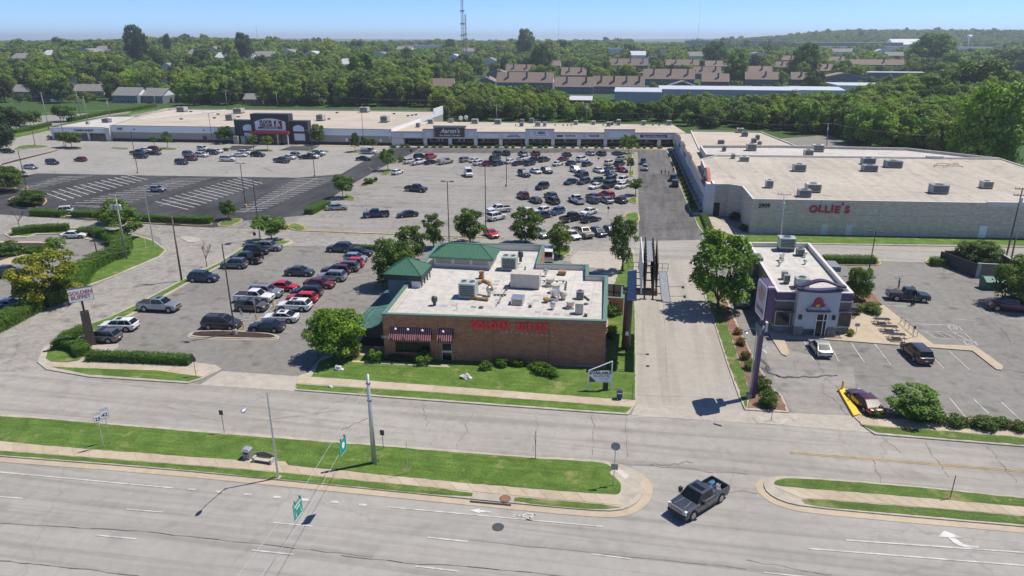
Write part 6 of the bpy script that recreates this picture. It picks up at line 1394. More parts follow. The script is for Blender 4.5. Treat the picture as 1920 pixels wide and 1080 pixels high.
def trunk_builder(cs, zc, r, seed=0, multi=1, lean=.0, nl=9):
 rr = random.Random(seed); b = B()
 for m in range(multi):
  base = Vector((rr.uniform(-.3, .3), rr.uniform(-.3, .3), -.05)) if multi > 1 else Vector((0, 0, -.05))
  top = Vector((base.x * 2.2 + rr.uniform(-lean, lean), base.y * 2.2 + rr.uniform(-lean, lean), zc + .5)); r_ = r / math.sqrt(multi)
  mid = base.lerp(top, .5) + Vector((rr.uniform(-.08, .08), rr.uniform(-.08, .08), 0)); b.tube(base, mid, r_ * 1.25, r_ * .95, 8, 0, False); b.tube(mid, top, r_ * .95, r_ * .7, 8, 0, False)
  tg = sorted(cs, key=lambda c: -c[1])[:nl * 2]; rr.shuffle(tg)
  for c, q in tg[:max(3, nl // multi)]:
   e = Vector((c[0], c[1], c[2] + zc)); s_ = mid.lerp(top, rr.uniform(.3, 1)); m2 = s_.lerp(e, .5) + Vector((0, 0, .12 * (e - s_).length)); b.tube(s_, m2, r_ * .42, r_ * .26, 5, 0, False); b.tube(m2, e, r_ * .26, r_ * .08, 5, 0, False)
 return b
CROWNS = {}
def crown_proto(key):
 if key in CROWNS: return CROWNS[key]
 kind, seed = key
 p = {'maple': dict(R=1, H=2.0, nb=34, nl=7000, leaf=.046, br=(.15, .31)), 'dense': dict(R=1, H=1.5, nb=30, nl=12000, leaf=.042, br=(.24, .38)), 'locust': dict(R=1, H=.95, nb=20, nl=3400, leaf=.055, br=(.2, .34), shape='flat', flat=.45),
  'small': dict(R=1, H=1.3, nb=16, nl=3200, leaf=.07, br=(.28, .42)), 'forest': dict(R=1, H=1.65, nb=15, nl=3000, leaf=.075, br=(.28, .48)), 'conifer': dict(R=1, H=3.0, nb=26, nl=2400, leaf=.08, br=(.25, .42), shape='cone'),
  'shrub': dict(R=1, H=1.5, nb=14, nl=1800, leaf=.085, br=(.34, .5)), 'far': dict(R=1, H=1.35, nb=9, nl=420, leaf=.17, br=(.36, .55))}[kind]
 V, Q, cs = blobs_crown(seed * 13 + 5, **p); CROWNS[key] = (V, Q, cs); return CROWNS[key]
CM = {}
def crown_mesh(key, mat_, sx, sz):
 """crown meshes are shared between trees of one proto/material; scale is applied on the object"""
 k = (key, mat_)
 if k not in CM: V, Q, cs = crown_proto(key); CM[k] = arrays_mesh('crown', V, Q, M[mat_])
 return CM[k]
NT = [0]
def tree(name, label, loc, R, H, zc, kind='maple', mat_='leaf', seed=1, tr=.16, multi=1, cat='tree', group=None, rz=None, bark='bark', nl=9):
 """R crown radius, H crown height, zc height of the crown's base"""
 NT[0] += 1; t = thing(name, label, cat, loc, random.uniform(0, 2 * PI) if rz is None else rz, group)
 key = (kind, seed); me = crown_mesh(key, mat_, 1, 1); Hp = max(v[2] for v in CROWNS[key][0][::50])
 c = inst('crown', me, t, (0, 0, zc)); c.scale = (R, R, H / Hp)
 cs = [((q[0][0] * R, q[0][1] * R, q[0][2] * H / Hp), q[1]) for q in CROWNS[key][2]]
 trunk_builder(cs, zc, tr, seed + NT[0], multi, nl=nl).build('trunk', M[bark], t, True)
 return t
# street and lot trees: crown seen from x0 to x1 and y0 to y1, standing at base (bx, by)
def lot_tree(label, bx, by, x0, x1, y0, y1, kind='maple', mat_='leaf', seed=1, name='street_tree', tr=.15, multi=1, group=None, squash=1.0):
 p = at(bx, by); top = height(bx, by, y0); low = max(.3, height(bx, by, y1)); dist = (p - Vector((0, 0, CAMH))).length
 Rr = (x1 - x0) / 2 * dist / FPX; ov = .45 * Rr          # the crown's near half hangs over its own base in the view
 H = max(Rr * .7, (top - low) * squash); zc = max(.4, top - H - ov * .25)
 c = at((x0 + x1) / 2, by); p.x = p.x * .4 + c.x * .6; H = top - ov * .25 - zc
 return tree(name, label, p, Rr * 1.02, H, zc, kind, mat_, seed, tr, multi, group=group)
lot_tree('big bright tree with several stems left of the brick restaurant', 645, 672, 562, 680, 573, 664, 'dense', 'leaf_bright', 1, tr=.22, multi=3)
lot_tree('round green tree beside the green entrance tower', 738, 535, 690, 788, 441, 528, 'dense', 'leaf', 2, tr=.2)
lot_tree('leafy tree between the round tree and the lamp post behind the brick restaurant', 772, 492, 733, 812, 417, 484, 'maple', 'leaf', 3, tr=.16)
lot_tree('slim tree just left of the lamp post behind the brick restaurant', 812, 465, 788, 840, 399, 458, 'maple', 'leaf', 4, tr=.14)
lot_tree('broad tree right of the lamp post behind the brick restaurant', 881, 456, 846, 919, 386, 450, 'maple', 'leaf', 5, tr=.17)
lot_tree('largest tree of the row behind the brick restaurant, open crown', 985, 458, 944, 1026, 386, 452, 'maple', 'leaf', 6, tr=.17)
lot_tree('tree on the small grass island by the brick yard', 1049, 483, 1020, 1077, 416, 474, 'maple', 'leaf', 7, tr=.14)
lot_tree('tall tree on the lawn strip behind the billboard', 1162, 509, 1140, 1200, 403, 490, 'maple', 'leaf', 8, tr=.18)
lot_tree('big bright green tree in the bed beside the centre drive', 1346, 580, 1272, 1416, 425, 560, 'maple', 'leaf_bright', 9, tr=.26)
lot_tree('small round bright tree among shrubs at the lower right', 1710, 782, 1664, 1760, 721, 778, 'maple', 'leaf_bright', 10, tr=.1)
lot_tree('dark small tree behind the bin enclosure', 1830, 502, 1796, 1866, 449, 492, 'dense', 'leaf', 11, tr=.1)
lot_tree('spreading green tree at the right edge beside the green skip', 1905, 572, 1866, 1960, 480, 566, 'dense', 'leaf', 12, tr=.12)
lot_tree('rounded bush-like tree at the patio corner', 1609, 562, 1585, 1632, 499, 560, 'dense', 'leaf', 13, tr=.1)
lot_tree('yellowing tree over the dark off-road car at the left', 98, 572, 42, 152, 462, 566, 'maple', 'leaf_yellow', 14, tr=.16)
lot_tree('yellow green tree by the poles with three transformers', 241, 446, 203, 276, 384, 434, 'maple', 'leaf_locust', 15, tr=.12)
lot_tree('thin darker tree at the edge of the dark sealed lot', 216, 418, 190, 248, 366, 414, 'small', 'leaf', 16, tr=.1)
lot_tree('wide low tree on the island above the stop-sign corner', 510, 453, 470, 547, 403, 434, 'locust', 'leaf_locust', 17, tr=.12)
GI = 'small trees on the lot islands'
for i, (lab, bx, by, x0, x1, y0, y1, k, m) in enumerate([
 ('small feathery tree on the island right of the dark sealed lot', 432, 412, 409, 446, 374, 402, 'locust', 'leaf'), ('feathery tree beside the dark diagonal lane, nearer one', 650, 371, 613, 662, 323, 357, 'locust', 'leaf_locust'),
 ('feathery tree beside the dark diagonal lane, farther one', 729, 320, 708, 746, 277, 306, 'locust', 'leaf_locust'), ('tree at the far right corner of the left lot', 667, 285, 656, 676, 247, 276, 'locust', 'leaf'), ('small tree left of the blue and white van', 683, 281, 675, 690, 254, 272, 'locust', 'leaf'),
 ('low tree just behind the blue and white van', 696, 280, 686, 710, 259, 272, 'locust', 'leaf'), ('tree before the left wing of the dark grey store front', 423, 269, 405, 440, 234, 260, 'locust', 'leaf'), ('small yellow green tree left before the red canopy', 476, 282, 466, 487, 251, 268, 'locust', 'leaf_yellow'),
 ('small yellow green tree right before the red canopy', 502, 282, 490, 516, 253, 270, 'locust', 'leaf_yellow'), ('dark sparse tree right of the dark grey store front', 594, 271, 582, 614, 231, 262, 'small', 'leaf'), ('thin small tree before the long pale wall', 290, 279, 284, 297, 254, 266, 'locust', 'leaf_locust'),
 ('small tree before the long pale wall, right of the thin one', 318, 278, 303, 322, 246, 268, 'locust', 'leaf_locust'), ('left tree of the pair before the market shop', 124, 276, 106, 130, 246, 264, 'locust', 'leaf'), ('right tree of the pair before the market shop', 134, 277, 118, 154, 243, 267, 'locust', 'leaf'),
 ('feathery tree at the far right corner of the big lot', 1176, 287, 1160, 1199, 251, 276, 'locust', 'leaf_locust'), ('pale thin tree on the middle right island of the big lot', 1182, 323, 1172, 1190, 294, 312, 'locust', 'leaf_locust'), ('leaning feathery tree on the right edge of the big lot', 1188, 366, 1174, 1212, 333, 352, 'locust', 'leaf'),
 ('dark tree at the left edge beside the dark sealed lot', 12, 360, -20, 38, 308, 350, 'dense', 'leaf'), ('rounded tree on the planted island in the dark sealed lot', 64, 386, 42, 84, 353, 382, 'dense', 'leaf'), ('tree by the far left street, beside its hedge', 122, 228, 98, 138, 194, 217, 'small', 'leaf'),
 ('tree at the far left lot edge', 64, 236, 48, 80, 206, 227, 'small', 'leaf'), ('big dark tree at the left edge by the small lot', 6, 282, -26, 24, 228, 278, 'dense', 'leaf_dark'), ('tree left of the far left street', 10, 246, -30, 40, 192, 240, 'dense', 'leaf_dark')]):
 lot_tree(lab, bx, by, x0, x1, y0, y1, k, m, 1 + i % 3, name='lot_tree', tr=.09, group=GI)
# leafless trees
def bare(label, bx, by, yt, spread, seed):
 p = at(bx, by); h = height(bx, by, yt); rr = random.Random(seed); b = B()
 def grow(a, d, l, r, k):
  e = a + d * l; b.tube(a, e, r, r * .7, 5, 0, False)
  if k == 0: return
  for _ in range(3 if k > 1 else 2):
   d2 = (d + Vector((rr.uniform(-1, 1), rr.uniform(-1, 1), rr.uniform(-.1, .6))) * spread).normalized(); grow(e, d2, l * rr.uniform(.6, .8), r * .62, k - 1)
 grow(Vector((0, 0, 0)), Vector((0, 0, 1)), h * .34, .09, 4)
 t = thing('bare_tree', label, 'tree', p); b.build('trunk', M['bark'], t)
bare('leafless grey tree behind the hedge at the left', 37, 428, 390, .75, 3); bare('small leafless tree on the verge beside the access road', 388, 501, 455, .55, 5)
# hedges and shrubs: a dark core with leaves over its skin
def hedge(label, px, wd, h, mat_='leaf_hedge', name='hedge', cat='hedge', group=None, dens=85, seed=0, leaf=.085, z0=.12):
 rng = np.random.default_rng(seed + 77); P = [at(*q) for q in px]; base = P[0]; P = [p - base for p in P]
 b = B(); Vs, Ns = [], []; L = 0
 for a, c in zip(P, P[1:]):
  d = (c - a); l = d.length
  if l < .01: continue
  d.normalize(); n = Vector((-d.y, d.x, 0)); steps = max(1, int(l / .8))
  b.prism([tuple((a - d * .2 + n * wd * .40)[:2]), tuple((a - d * .2 - n * wd * .40)[:2]), tuple((c + d * .2 - n * wd * .40)[:2]), tuple((c + d * .2 + n * wd * .40)[:2])], 0, h * .86)
  k = int(l * dens * (wd + 2 * h)); t = rng.uniform(-.3 / max(l, .3), 1 + .3 / max(l, .3), k); u = rng.uniform(-h, wd + h, k)
  top_ = (u > 0) & (u < wd); side = np.where(u <= 0, -1, 1)
  wob = 1 + .05 * np.sin(t * l * 1.3 + seed) + .04 * np.sin(t * l * 3.7)
  off = np.where(top_, u - wd / 2, side * wd / 2 * wob); z = np.where(top_, h * wob, np.where(u <= 0, h + u, h - (u - wd)))
  rnd = np.clip((np.abs(off) / (wd / 2) - .7) / .3, 0, 1); z = np.where(top_, z - rnd * .22 * h, z)
  pos = np.array(a)[None, :] + np.outer(t * l, np.array(d)) + np.outer(off, np.array(n)); pos[:, 2] = z
  nr = np.where(top_[:, None], np.array([0, 0, 1.0])[None, :], side[:, None] * np.array(n)[None, :]); Vs.append(pos + rng.normal(scale=.05, size=pos.shape)); Ns.append(nr)
 for e, s_ in ((P[0], -1), (P[-1], 1)):
  d = (P[1] - P[0] if s_ < 0 else P[-1] - P[-2]).normalized(); n = Vector((-d.y, d.x, 0)); k = int(dens * wd * h); u = rng.uniform(-wd / 2, wd / 2, k); z = rng.uniform(0, h, k)
  pos = np.array(e)[None, :] + np.outer(np.full(k, s_ * .3), np.array(d)) + np.outer(u, np.array(n)); pos[:, 2] = z; Vs.append(pos); Ns.append(np.tile(np.array(d) * s_, (k, 1)))
 t = thing(name, label, cat, (base.x, base.y, z0), 0, group)
 b.build('stems', M['leaf_dark'], t)
 V, Q = leaf_quads(np.concatenate(Vs), np.concatenate(Ns), leaf, rng, .45); me = arrays_mesh('foliage', V, Q, M[mat_]); inst('foliage', me, t)
 return t
def shrub(label, x, y, wpx, h, mat_='leaf_hedge', seed=1, group=None, name='shrub', z0=.12, long=1.0, rz=0.0, cat='shrub'):
 p = at(x, y); dist = (p - Vector((0, 0, CAMH))).length; Rr = wpx / 2 * dist / FPX
 t = thing(name, label, cat, (p.x, p.y, z0), rz, group); key = ('shrub', seed); me = crown_mesh(key, mat_, 1, 1); Hp = max(v[2] for v in CROWNS[key][0][::50])
 c = inst('foliage', me, t, (0, 0, -.12 * h)); c.scale = (Rr, Rr / long, h * 1.12 / Hp)
 b = B(); [b.tube((0, 0, -.05), (Rr * .35 * math.cos(k * 1.3), Rr * .35 * math.sin(k * 1.3) / long, h * .7), .04, .02, 5) for k in range(5)]; b.build('stems', M['bark'], t); return t
hedge('long clipped hedge along the south edge of the restaurant lot', [(172, 675), (260, 678), (355, 683)], 1.5, 1.0, seed=1, z0=.14)
hedge('clipped hedge curving round the pylon sign corner, upper arm', [(114, 656), (128, 640), (156, 626)], 1.8, 1.1, seed=2, z0=.14)
hedge('clipped hedge before the dark sign pylon, lower lobe', [(124, 652), (146, 656), (158, 668)], 1.9, 1.2, seed=3, z0=.14)
hedge('dark hedge strip behind the bay of the curved lot', [(28, 441), (66, 436), (126, 433)], 2.0, 1.4, seed=4, z0=.13)
hedge('clipped hedge right of the white saloon in the curved bay', [(152, 441), (176, 441), (205, 449)], 2.4, 1.5, seed=5, z0=.13)
hedge('deep hedge running down behind the grass slope to the yellow tree', [(210, 452), (232, 466), (226, 482), (192, 494), (160, 513), (140, 545)], 3.2, 1.9, seed=6, z0=.13)
hedge('tall dark hedge clump under the yellow tree', [(140, 548), (118, 562), (84, 574)], 3.4, 2.2, seed=7, z0=.13)
hedge('thick clipped hedge at the left edge above the access road', [(64, 583), (0, 616), (-60, 646)], 3.0, 1.7, seed=8, z0=.13)
GH = 'hedges along the dark sealed lot'
hedge('clipped hedge left end of the dark lot, before the white car', [(64, 404), (118, 406)], 2.0, 1.3, seed=9, group=GH); hedge('clipped hedge between the white car and the yellow green tree', [(142, 406), (205, 409), (236, 412)], 2.0, 1.3, seed=10, group=GH)
hedge('clipped hedge right of the yellow green tree, before the dark lot', [(262, 414), (330, 417), (395, 419)], 2.0, 1.3, seed=11, group=GH)
hedge('dark hedge on the diagonal island left of the big lot', [(580, 402), (598, 393), (612, 387)], 2.4, 1.2, seed=12); hedge('clipped hedge strip at the right of the long pale store, by the purple-trimmed restaurant', [(1547, 493), (1636, 494)], 1.9, 1.2, seed=13); hedge('short hedge before the bin enclosure', [(1748, 497), (1795, 499)], 1.9, 1.2, seed=14)
hedge('hedge beside the far left street, nearer part', [(26, 250), (58, 244), (92, 236)], 2.6, 1.6, seed=15, dens=25, leaf=.18, z0=0); hedge('hedge beside the far left street, farther part', [(131, 228), (200, 214), (250, 207), (290, 200)], 2.8, 1.7, seed=16, dens=25, leaf=.18, z0=0)
hedge('dark clipped hedge under the grass by the rear of the brick restaurant lot', [(662, 467), (705, 470)], 1.2, .8, seed=17); hedge('row of low shrubs by the arcade corner walk', [(1319, 408), (1330, 436)], 1.3, .9, 'leaf', seed=18, name='shrub_row', cat='shrubs')
for i, (lab, x, y, wp, h, m, lg, rz) in enumerate([
 ('bright bush left of the window of the brick restaurant', 706, 678, 34, 1.6, 'leaf_bright', 1, 0), ('bright bush right of the window of the brick restaurant', 796, 682, 38, 1.5, 'leaf_bright', 1, 0), ('clipped round shrub on the lawn below the letters', 911, 694, 27, 1.0, 'leaf_hedge', 1, 0),
 ('first oval shrub under the brick wall', 940, 688, 34, 1.0, 'leaf_hedge', 1.4, 0), ('second oval shrub under the brick wall', 972, 688, 30, .9, 'leaf_hedge', 1.4, 0), ('long slanting clipped shrub near the right end of the brick wall', 1022, 702, 72, 1.2, 'leaf_hedge', 2.2, -.5),
 ('large rounded shrub at the east side of the brick restaurant, uppermost', 1151, 588, 30, 2.0, 'leaf_hedge', .45, 0), ('dark rounded shrub in the middle of the east side strip', 1147, 634, 26, 1.6, 'leaf', .7, 0), ('dark clipped shrub behind the available sign', 1148, 694, 25, 1.3, 'leaf_hedge', 1, 0),
 ('dark foundation shrub under the restaurant window', 752, 678, 60, .8, 'leaf_dark', 3, 0), ('rusty shrub in the bed beside the drive, uppermost', 1383, 628, 18, .9, 'leaf_rust', 1, 0), ('rusty shrub in the bed beside the drive, second one', 1389, 648, 20, 1.0, 'leaf_rust', 1, 0),
 ('half green rusty shrub in the bed, third one', 1397, 675, 22, 1.1, 'leaf_rust', 1, 0), ('green and rusty shrub beside the purple pylon', 1407, 694, 24, 1.2, 'leaf_locust', 1, 0), ('green rounded shrub in the bed below the pylon, upper one', 1428, 734, 34, 1.7, 'leaf', 1, 0), ('large green rounded shrub at the lower end of the bed', 1440, 762, 38, 1.8, 'leaf', 1, 0),
 ('low shrub behind the yellow ramp', 1642, 782, 26, .9, 'leaf', 1, 0), ('dark shrub right of the small round tree', 1757, 794, 32, 1.3, 'leaf', 1, 0), ('rounded verge shrub before the first empty bay', 1792, 800, 34, 1.2, 'leaf', 1, 0), ('wide verge shrub before the empty bays', 1842, 804, 52, 1.3, 'leaf', 1.6, 0), ('verge shrub right of the wide one', 1872, 803, 34, 1.2, 'leaf', 1.3, 0), ('last verge shrub at the right edge', 1909, 809, 26, 1.1, 'leaf', 1, 0), ('dark shrub below the small round tree', 1722, 790, 30, .9, 'leaf_dark', 1, 0),
 ('grassy clump below the patio corner tree', 1634, 587, 36, 1.5, 'leaf', 1, 0), ('blue green shrub against the side bay of the small restaurant', 1604, 590, 22, 1.5, 'leaf', 1, 0), ('yellow little shrub by the patio sign', 1594, 631, 13, 1.0, 'leaf_yellow', 1, 0), ('pale large shrub at the left edge bed', 18, 478, 44, 2.4, 'leaf', 1, 0), ('bright shrub in the left bed', 104, 468, 34, 2.2, 'leaf_bright', 1, 0), ('dark oval shrub in the left bed, middle', 46, 474, 24, 1.2, 'leaf_hedge', 1, 0), ('dark clipped shrub in the left bed, right of the middle', 76, 476, 46, 1.4, 'leaf_hedge', 1.6, 0),
 ('shrub mass by the skip at the right edge', 1912, 576, 34, 1.6, 'leaf', 1, 0), ('dark shrubs in the planted island of the dark lot', 38, 384, 46, 1.2, 'leaf_dark', 1.8, 0), ('clipped bush on the diagonal island left of the big lot', 692, 345, 22, 1.6, 'leaf_hedge', 1.2, 0), ('small dark bush near the clipped one on the diagonal island', 705, 338, 8, .8, 'leaf_dark', 1, 0), ('bush at the top of the dark diagonal lane', 752, 303, 15, 1.5, 'leaf_hedge', 1, 0), ('small bush on the island by the left lot cars', 424, 283, 14, 1.0, 'leaf_hedge', 1.5, 0),
 ('dark bush at the left end of the market shop', 97, 262, 16, 1.6, 'leaf_dark', 1.5, 0), ('dark shrub in the shade of the arched corner', 1378, 412, 22, 1.6, 'leaf_dark', 1, 0), ('dark shrub at the foot of the long pale wall corner', 1394, 434, 20, 1.4, 'leaf_dark', 1, 0)]):
 shrub(lab, x, y, wp, h, m, 1 + i % 4, None, long=lg, rz=rz)
for i in range(34):
 x = 737 + i * 15.2 + random.uniform(-4, 4); y = 276.3 + i * .09
 shrub('low planter shrub on the walk before the shop row', x, y, random.choice((7, 9, 12, 16)), random.uniform(.6, 1.2), random.choice(('leaf_dark', 'leaf_hedge', 'leaf')), 1 + i % 4, 'planter shrubs before the shop row', long=1.3)
for i in range(14):
 x = 1262 + i * 2.9; y = 296 + i * 7.2
 shrub('dark shrub in the shaded strip under the arcade', x, y, 7 + i * .6, 1.0, random.choice(('leaf_dark', 'leaf_dark', 'leaf_rust')), 1 + i % 4, 'shrubs along the arcade', long=.8)
# ---- rolling land beyond the site
def smooth(t): t = np.clip(t, 0, 1); return t * t * (3 - 2 * t)
def land(x, y):
 r = np.hypot(x, y); a = np.degrees(np.arctan2(x, y))      # bearing from +Y, right positive
 h = 17 * smooth((r - 430) / 1000) + 6 * np.sin(x / 310 + 1) * np.cos(y / 370) * smooth((r - 500) / 500) + 3.5 * np.sin(x / 120 + y / 150) * smooth((r - 600) / 500)
 right = smooth((a - 8) / 9)
 h = h * (1 - .2 * right)
 h = h + 44 * smooth((a - 5) / 10) * np.exp(-((r - 3000) / 620) ** 2)
 h = h * (1 - smooth((r - 3600) / 1800))
 h = h * (1 - smooth((a - 19) / 4) * smooth((1000 - r) / 300))
 h = h - 12 * smooth((r - 4200) / 1500) * (1 - right) + 46 * np.exp(-((r - 9500) / 2200) ** 2) * (1 + .25 * np.sin(x / 900))
 return h
def landp(x, y): return float(land(np.array([x]), np.array([y]))[0])
rs = np.concatenate([np.linspace(380, 1500, 60), np.linspace(1540, 4500, 60), np.linspace(4700, 12500, 36)]); an = np.radians(np.linspace(-62, 46, 150)); G1, G2 = np.meshgrid(rs, an, indexing='ij')
TX, TY = G1 * np.sin(an)[None, :], G1 * np.cos(an)[None, :]; TZ = land(TX, TY) - .04
TZ[0] -= 1.0
Vt = np.stack([TX, TY, TZ], -1).reshape(-1, 3); nr, na = G1.shape; ii, jj = np.meshgrid(np.arange(nr - 1), np.arange(na - 1), indexing='ij')
Qt = np.stack([ii * na + jj, ii * na + jj + 1, (ii + 1) * na + jj + 1, (ii + 1) * na + jj], -1).reshape(-1, 4)[:, ::-1]
me = arrays_mesh('hills', Vt, Qt, M['field']); me.polygons.foreach_set('use_smooth', [True] * len(me.polygons)); o = bpy.data.objects.new('hills', me); C.objects.link(o); struct(o)
def far_at(px, py):
 z = 0.0
 for _ in range(30):
  p = at(px, py, z); z = .6 * z + .4 * landp(p.x, p.y)
  if (p - Vector((0, 0, CAMH))).y < 0: break
 p = at(px, py, z); return p
# ---- houses and sheds beyond
HOUSES = []
def house(x0, x1, yb, wh, rh, dep, wall, roof, label, rz=0.0, gable_x=True, wins=3, name='house', cat='house', chim=0, group=None, rows=1, over=.5, flat=False, gable_m='wall_white'):
 p, q = far_at(x0, yb), far_at(x1, yb); w_ = (q.xy - p.xy).length; c = (p + q) / 2; z = min(p.z, q.z, landp(c.x, c.y)) - .3; ang = math.atan2(q.y - p.y, q.x - p.x) * .0 + rz
 t = thing(name, label, cat, (c.x, c.y + dep / 2, z), ang, group); hw, hd = w_ / 2, dep / 2
 b = B(); b.box(-hw, -hd, 0, hw, hd, wh + .3)
 b.build('wall', M[wall], t); z1 = wh + .3
 if flat:
  b = B(); b.box(-hw - .2, -hd - .2, z1, hw + .2, hd + .2, z1 + rh); b.build('roof', M[roof], t)
 elif gable_x:      # ridge runs left-right
  rh *= 1.85 if roof == 'roof_brown' else 1.25; b = B(); o_ = over
  b.add([(-hw - o_, -hd - o_, z1 - .1), (hw + o_, -hd - o_, z1 - .1), (hw + o_, 0, z1 + rh), (-hw - o_, 0, z1 + rh), (hw + o_, hd + o_, z1 - .1), (-hw - o_, hd + o_, z1 - .1)], [(0, 1, 2, 3), (3, 2, 4, 5)])
  b.add([(-hw - o_, -hd - o_, z1 - .3), (hw + o_, -hd - o_, z1 - .3), (hw + o_, -hd - o_, z1 - .1), (-hw - o_, -hd - o_, z1 - .1)], [(0, 1, 2, 3)]); b.build('roof', M[roof], t)
  b = B()
  for s_ in (-1, 1): b.add([(s_ * hw, -hd, z1), (s_ * hw, hd, z1), (s_ * hw, 0, z1 + rh - .1)], [(0, 1, 2)])
  b.build('gable', M[gable_m], t)
 else:
  b = B(); o_ = over
  b.add([(-hw - o_, -hd - o_, z1 - .1), (-hw - o_, hd + o_, z1 - .1), (0, hd + o_, z1 + rh), (0, -hd - o_, z1 + rh), (hw + o_, -hd - o_, z1 - .1), (hw + o_, hd + o_, z1 - .1)], [(0, 3, 2, 1), (3, 4, 5, 2)]); b.build('roof', M[roof], t)
  b = B(); b.add([(-hw, -hd, z1), (hw, -hd, z1), (0, -hd, z1 + rh - .1)], [(0, 1, 2)]); b.build('gable', M[wall], t)
  b = B(); b.add([(-hw - o_, -hd - o_ - .02, z1 - .35), (0, -hd - o_ - .02, z1 + rh - .3), (0, -hd - o_ - .02, z1 + rh + .05), (-hw - o_, -hd - o_ - .02, z1 - .05)], [(0, 1, 2, 3)]); b.add([(hw + o_, -hd - o_ - .02, z1 - .35), (hw + o_, -hd - o_ - .02, z1 - .05), (0, -hd - o_ - .02, z1 + rh + .05), (0, -hd - o_ - .02, z1 + rh - .3)], [(0, 1, 2, 3)]); b.build('barge_board', M['wall_white'], t)
 for r_ in range(rows):
  for k in range(wins):
   u = -hw + w_ * (k + .5) / wins; zz = .9 + r_ * 2.7
   b = B(); b.box(u - .75, -hd - .06, zz, u + .75, -hd - .01, zz + 1.35); wn = b.build('window', M['glass'], t)
   b = B(); b.box(u - .9, -hd - .09, zz - .12, u + .9, -hd - .05, zz); b.box(u - .9, -hd - .09, zz + 1.35, u + .9, -hd - .05, zz + 1.47); b.box(u - .9, -hd - .09, zz, u - .75, -hd - .05, zz + 1.35); b.box(u + .75, -hd - .09, zz, u + .9, -hd - .05, zz + 1.35); b.build('window_frame', M['wall_white'], wn)
 for k in range(chim):
  u = -hw + w_ * (k + .6) / max(1, chim); b = B(); b.box(u - .7, -hd * .55 - .6, z1 - .2, u + .7, -hd * .55 + .6, z1 + rh + .5); b.build('chimney', M['wall_brick'] if k % 2 else M['wall_blue'], t)
 HOUSES.append((c.x, c.y + dep / 2, hw + 3, hd + 3, x0, x1, yb, wh)); return t
GA = 'brown-roofed apartment houses beyond the trees'
for i, (x0, x1, yb, wh, rh, dp, gx, w_, ch, lab) in enumerate([
 (806, 850, 171, 3.6, 3, 11, 1, 2, 0, 'low brown-roofed house, leftmost of the apartment group'), (893, 928, 165, 5, 3.5, 18, 0, 1, 1, 'brown-roofed house with front gable behind the tree clump'), (912, 952, 147, 5, 3.2, 14, 0, 1, 1, 'slate-sided gable house at the left rear of the apartments'), (948, 996, 143, 5, 3.5, 12, 1, 3, 2, 'rear brown-roofed block left of the big bushy tree'),
 (930, 1036, 168, 5.4, 4, 14, 1, 6, 3, 'long front apartment block with white gable end'), (1052, 1098, 152, 5.2, 3.6, 14, 1, 4, 2, 'middle apartment block right of the bushy tree'), (1062, 1092, 136, 4.6, 3.4, 12, 0, 2, 1, 'small gabled house at the rear centre'), (1040, 1112, 176, 5, 3.6, 13, 1, 4, 2, 'front apartment block behind the shed, left part'),
 (1112, 1206, 176, 5.2, 3.8, 13, 1, 6, 4, 'long front apartment block above the pale storage building'), (1143, 1214, 131, 5.4, 4.2, 14, 1, 5, 3, 'tall rear apartment block at the centre right'), (1196, 1250, 148, 5, 3.2, 16, 0, 3, 0, 'wide gabled block between two green trees'), (1206, 1300, 160, 5.2, 4.2, 15, 1, 5, 3, 'apartment block with ridge vents above the storage roof'),
 (1250, 1306, 176, 5, 4, 14, 0, 2, 1, 'dark gable house just behind the storage roof'), (1248, 1310, 130, 4.8, 3.5, 13, 1, 4, 2, 'rear brown-roofed row before the treetops'), (1300, 1350, 148, 5, 3.4, 12, 1, 3, 2, 'brown-roofed row with small dormers left of the yellow green tree'), (1316, 1365, 165, 5, 3.2, 13, 1, 3, 1, 'brown roof partly hidden by the yellow green tree'),
 (1398, 1458, 160, 4.8, 3.2, 12, 1, 4, 1, 'low brown block with white gable right of the yellow green tree'), (1448, 1478, 134, 5, 3, 12, 1, 2, 1, 'small brown-roofed block with a white framed window'), (1510, 1560, 142, 5, 3.4, 14, 1, 3, 2, 'brown block with dormer right of centre'), (1540, 1621, 158, 5.4, 4, 18, 0, 3, 0, 'large grey gable house with brown roof'),
 (1590, 1700, 130, 5, 3.2, 14, 1, 5, 1, 'far brown roofs left of the dark flat building'), (1452, 1500, 119, 4.6, 3, 12, 1, 3, 1, 'small far brown-roofed row'), (1000, 1050, 131, 5, 3.2, 13, 1, 3, 1, 'brown-roofed row left of the small gabled house'), (1322, 1388, 132, 5, 3.2, 14, 1, 4, 2, 'brown-roofed row behind the yellow green tree'), (1400, 1446, 146, 5, 3.2, 14, 1, 3, 1, 'brown block behind the low gabled one'), (1548, 1588, 122, 5, 3.2, 14, 1, 3, 1, 'far brown roof right of the olive tree'), (1206, 1240, 118, 5, 3.4, 14, 0, 2, 0, 'small far gabled brown house near the mast line'), (1484, 1512, 160, 4.8, 3, 12, 1, 2, 1, 'small brown house right of the white gabled block')]):
 house(x0, x1, yb, wh, rh, dp, 'wall_blue' if i % 3 else 'wall_brick', 'roof_brown', lab, 0, bool(gx), w_, 'apartment_house', 'apartment house', ch, GA, 2 if wh > 5.1 else 1)
GL2 = 'grey-roofed houses at the far left'
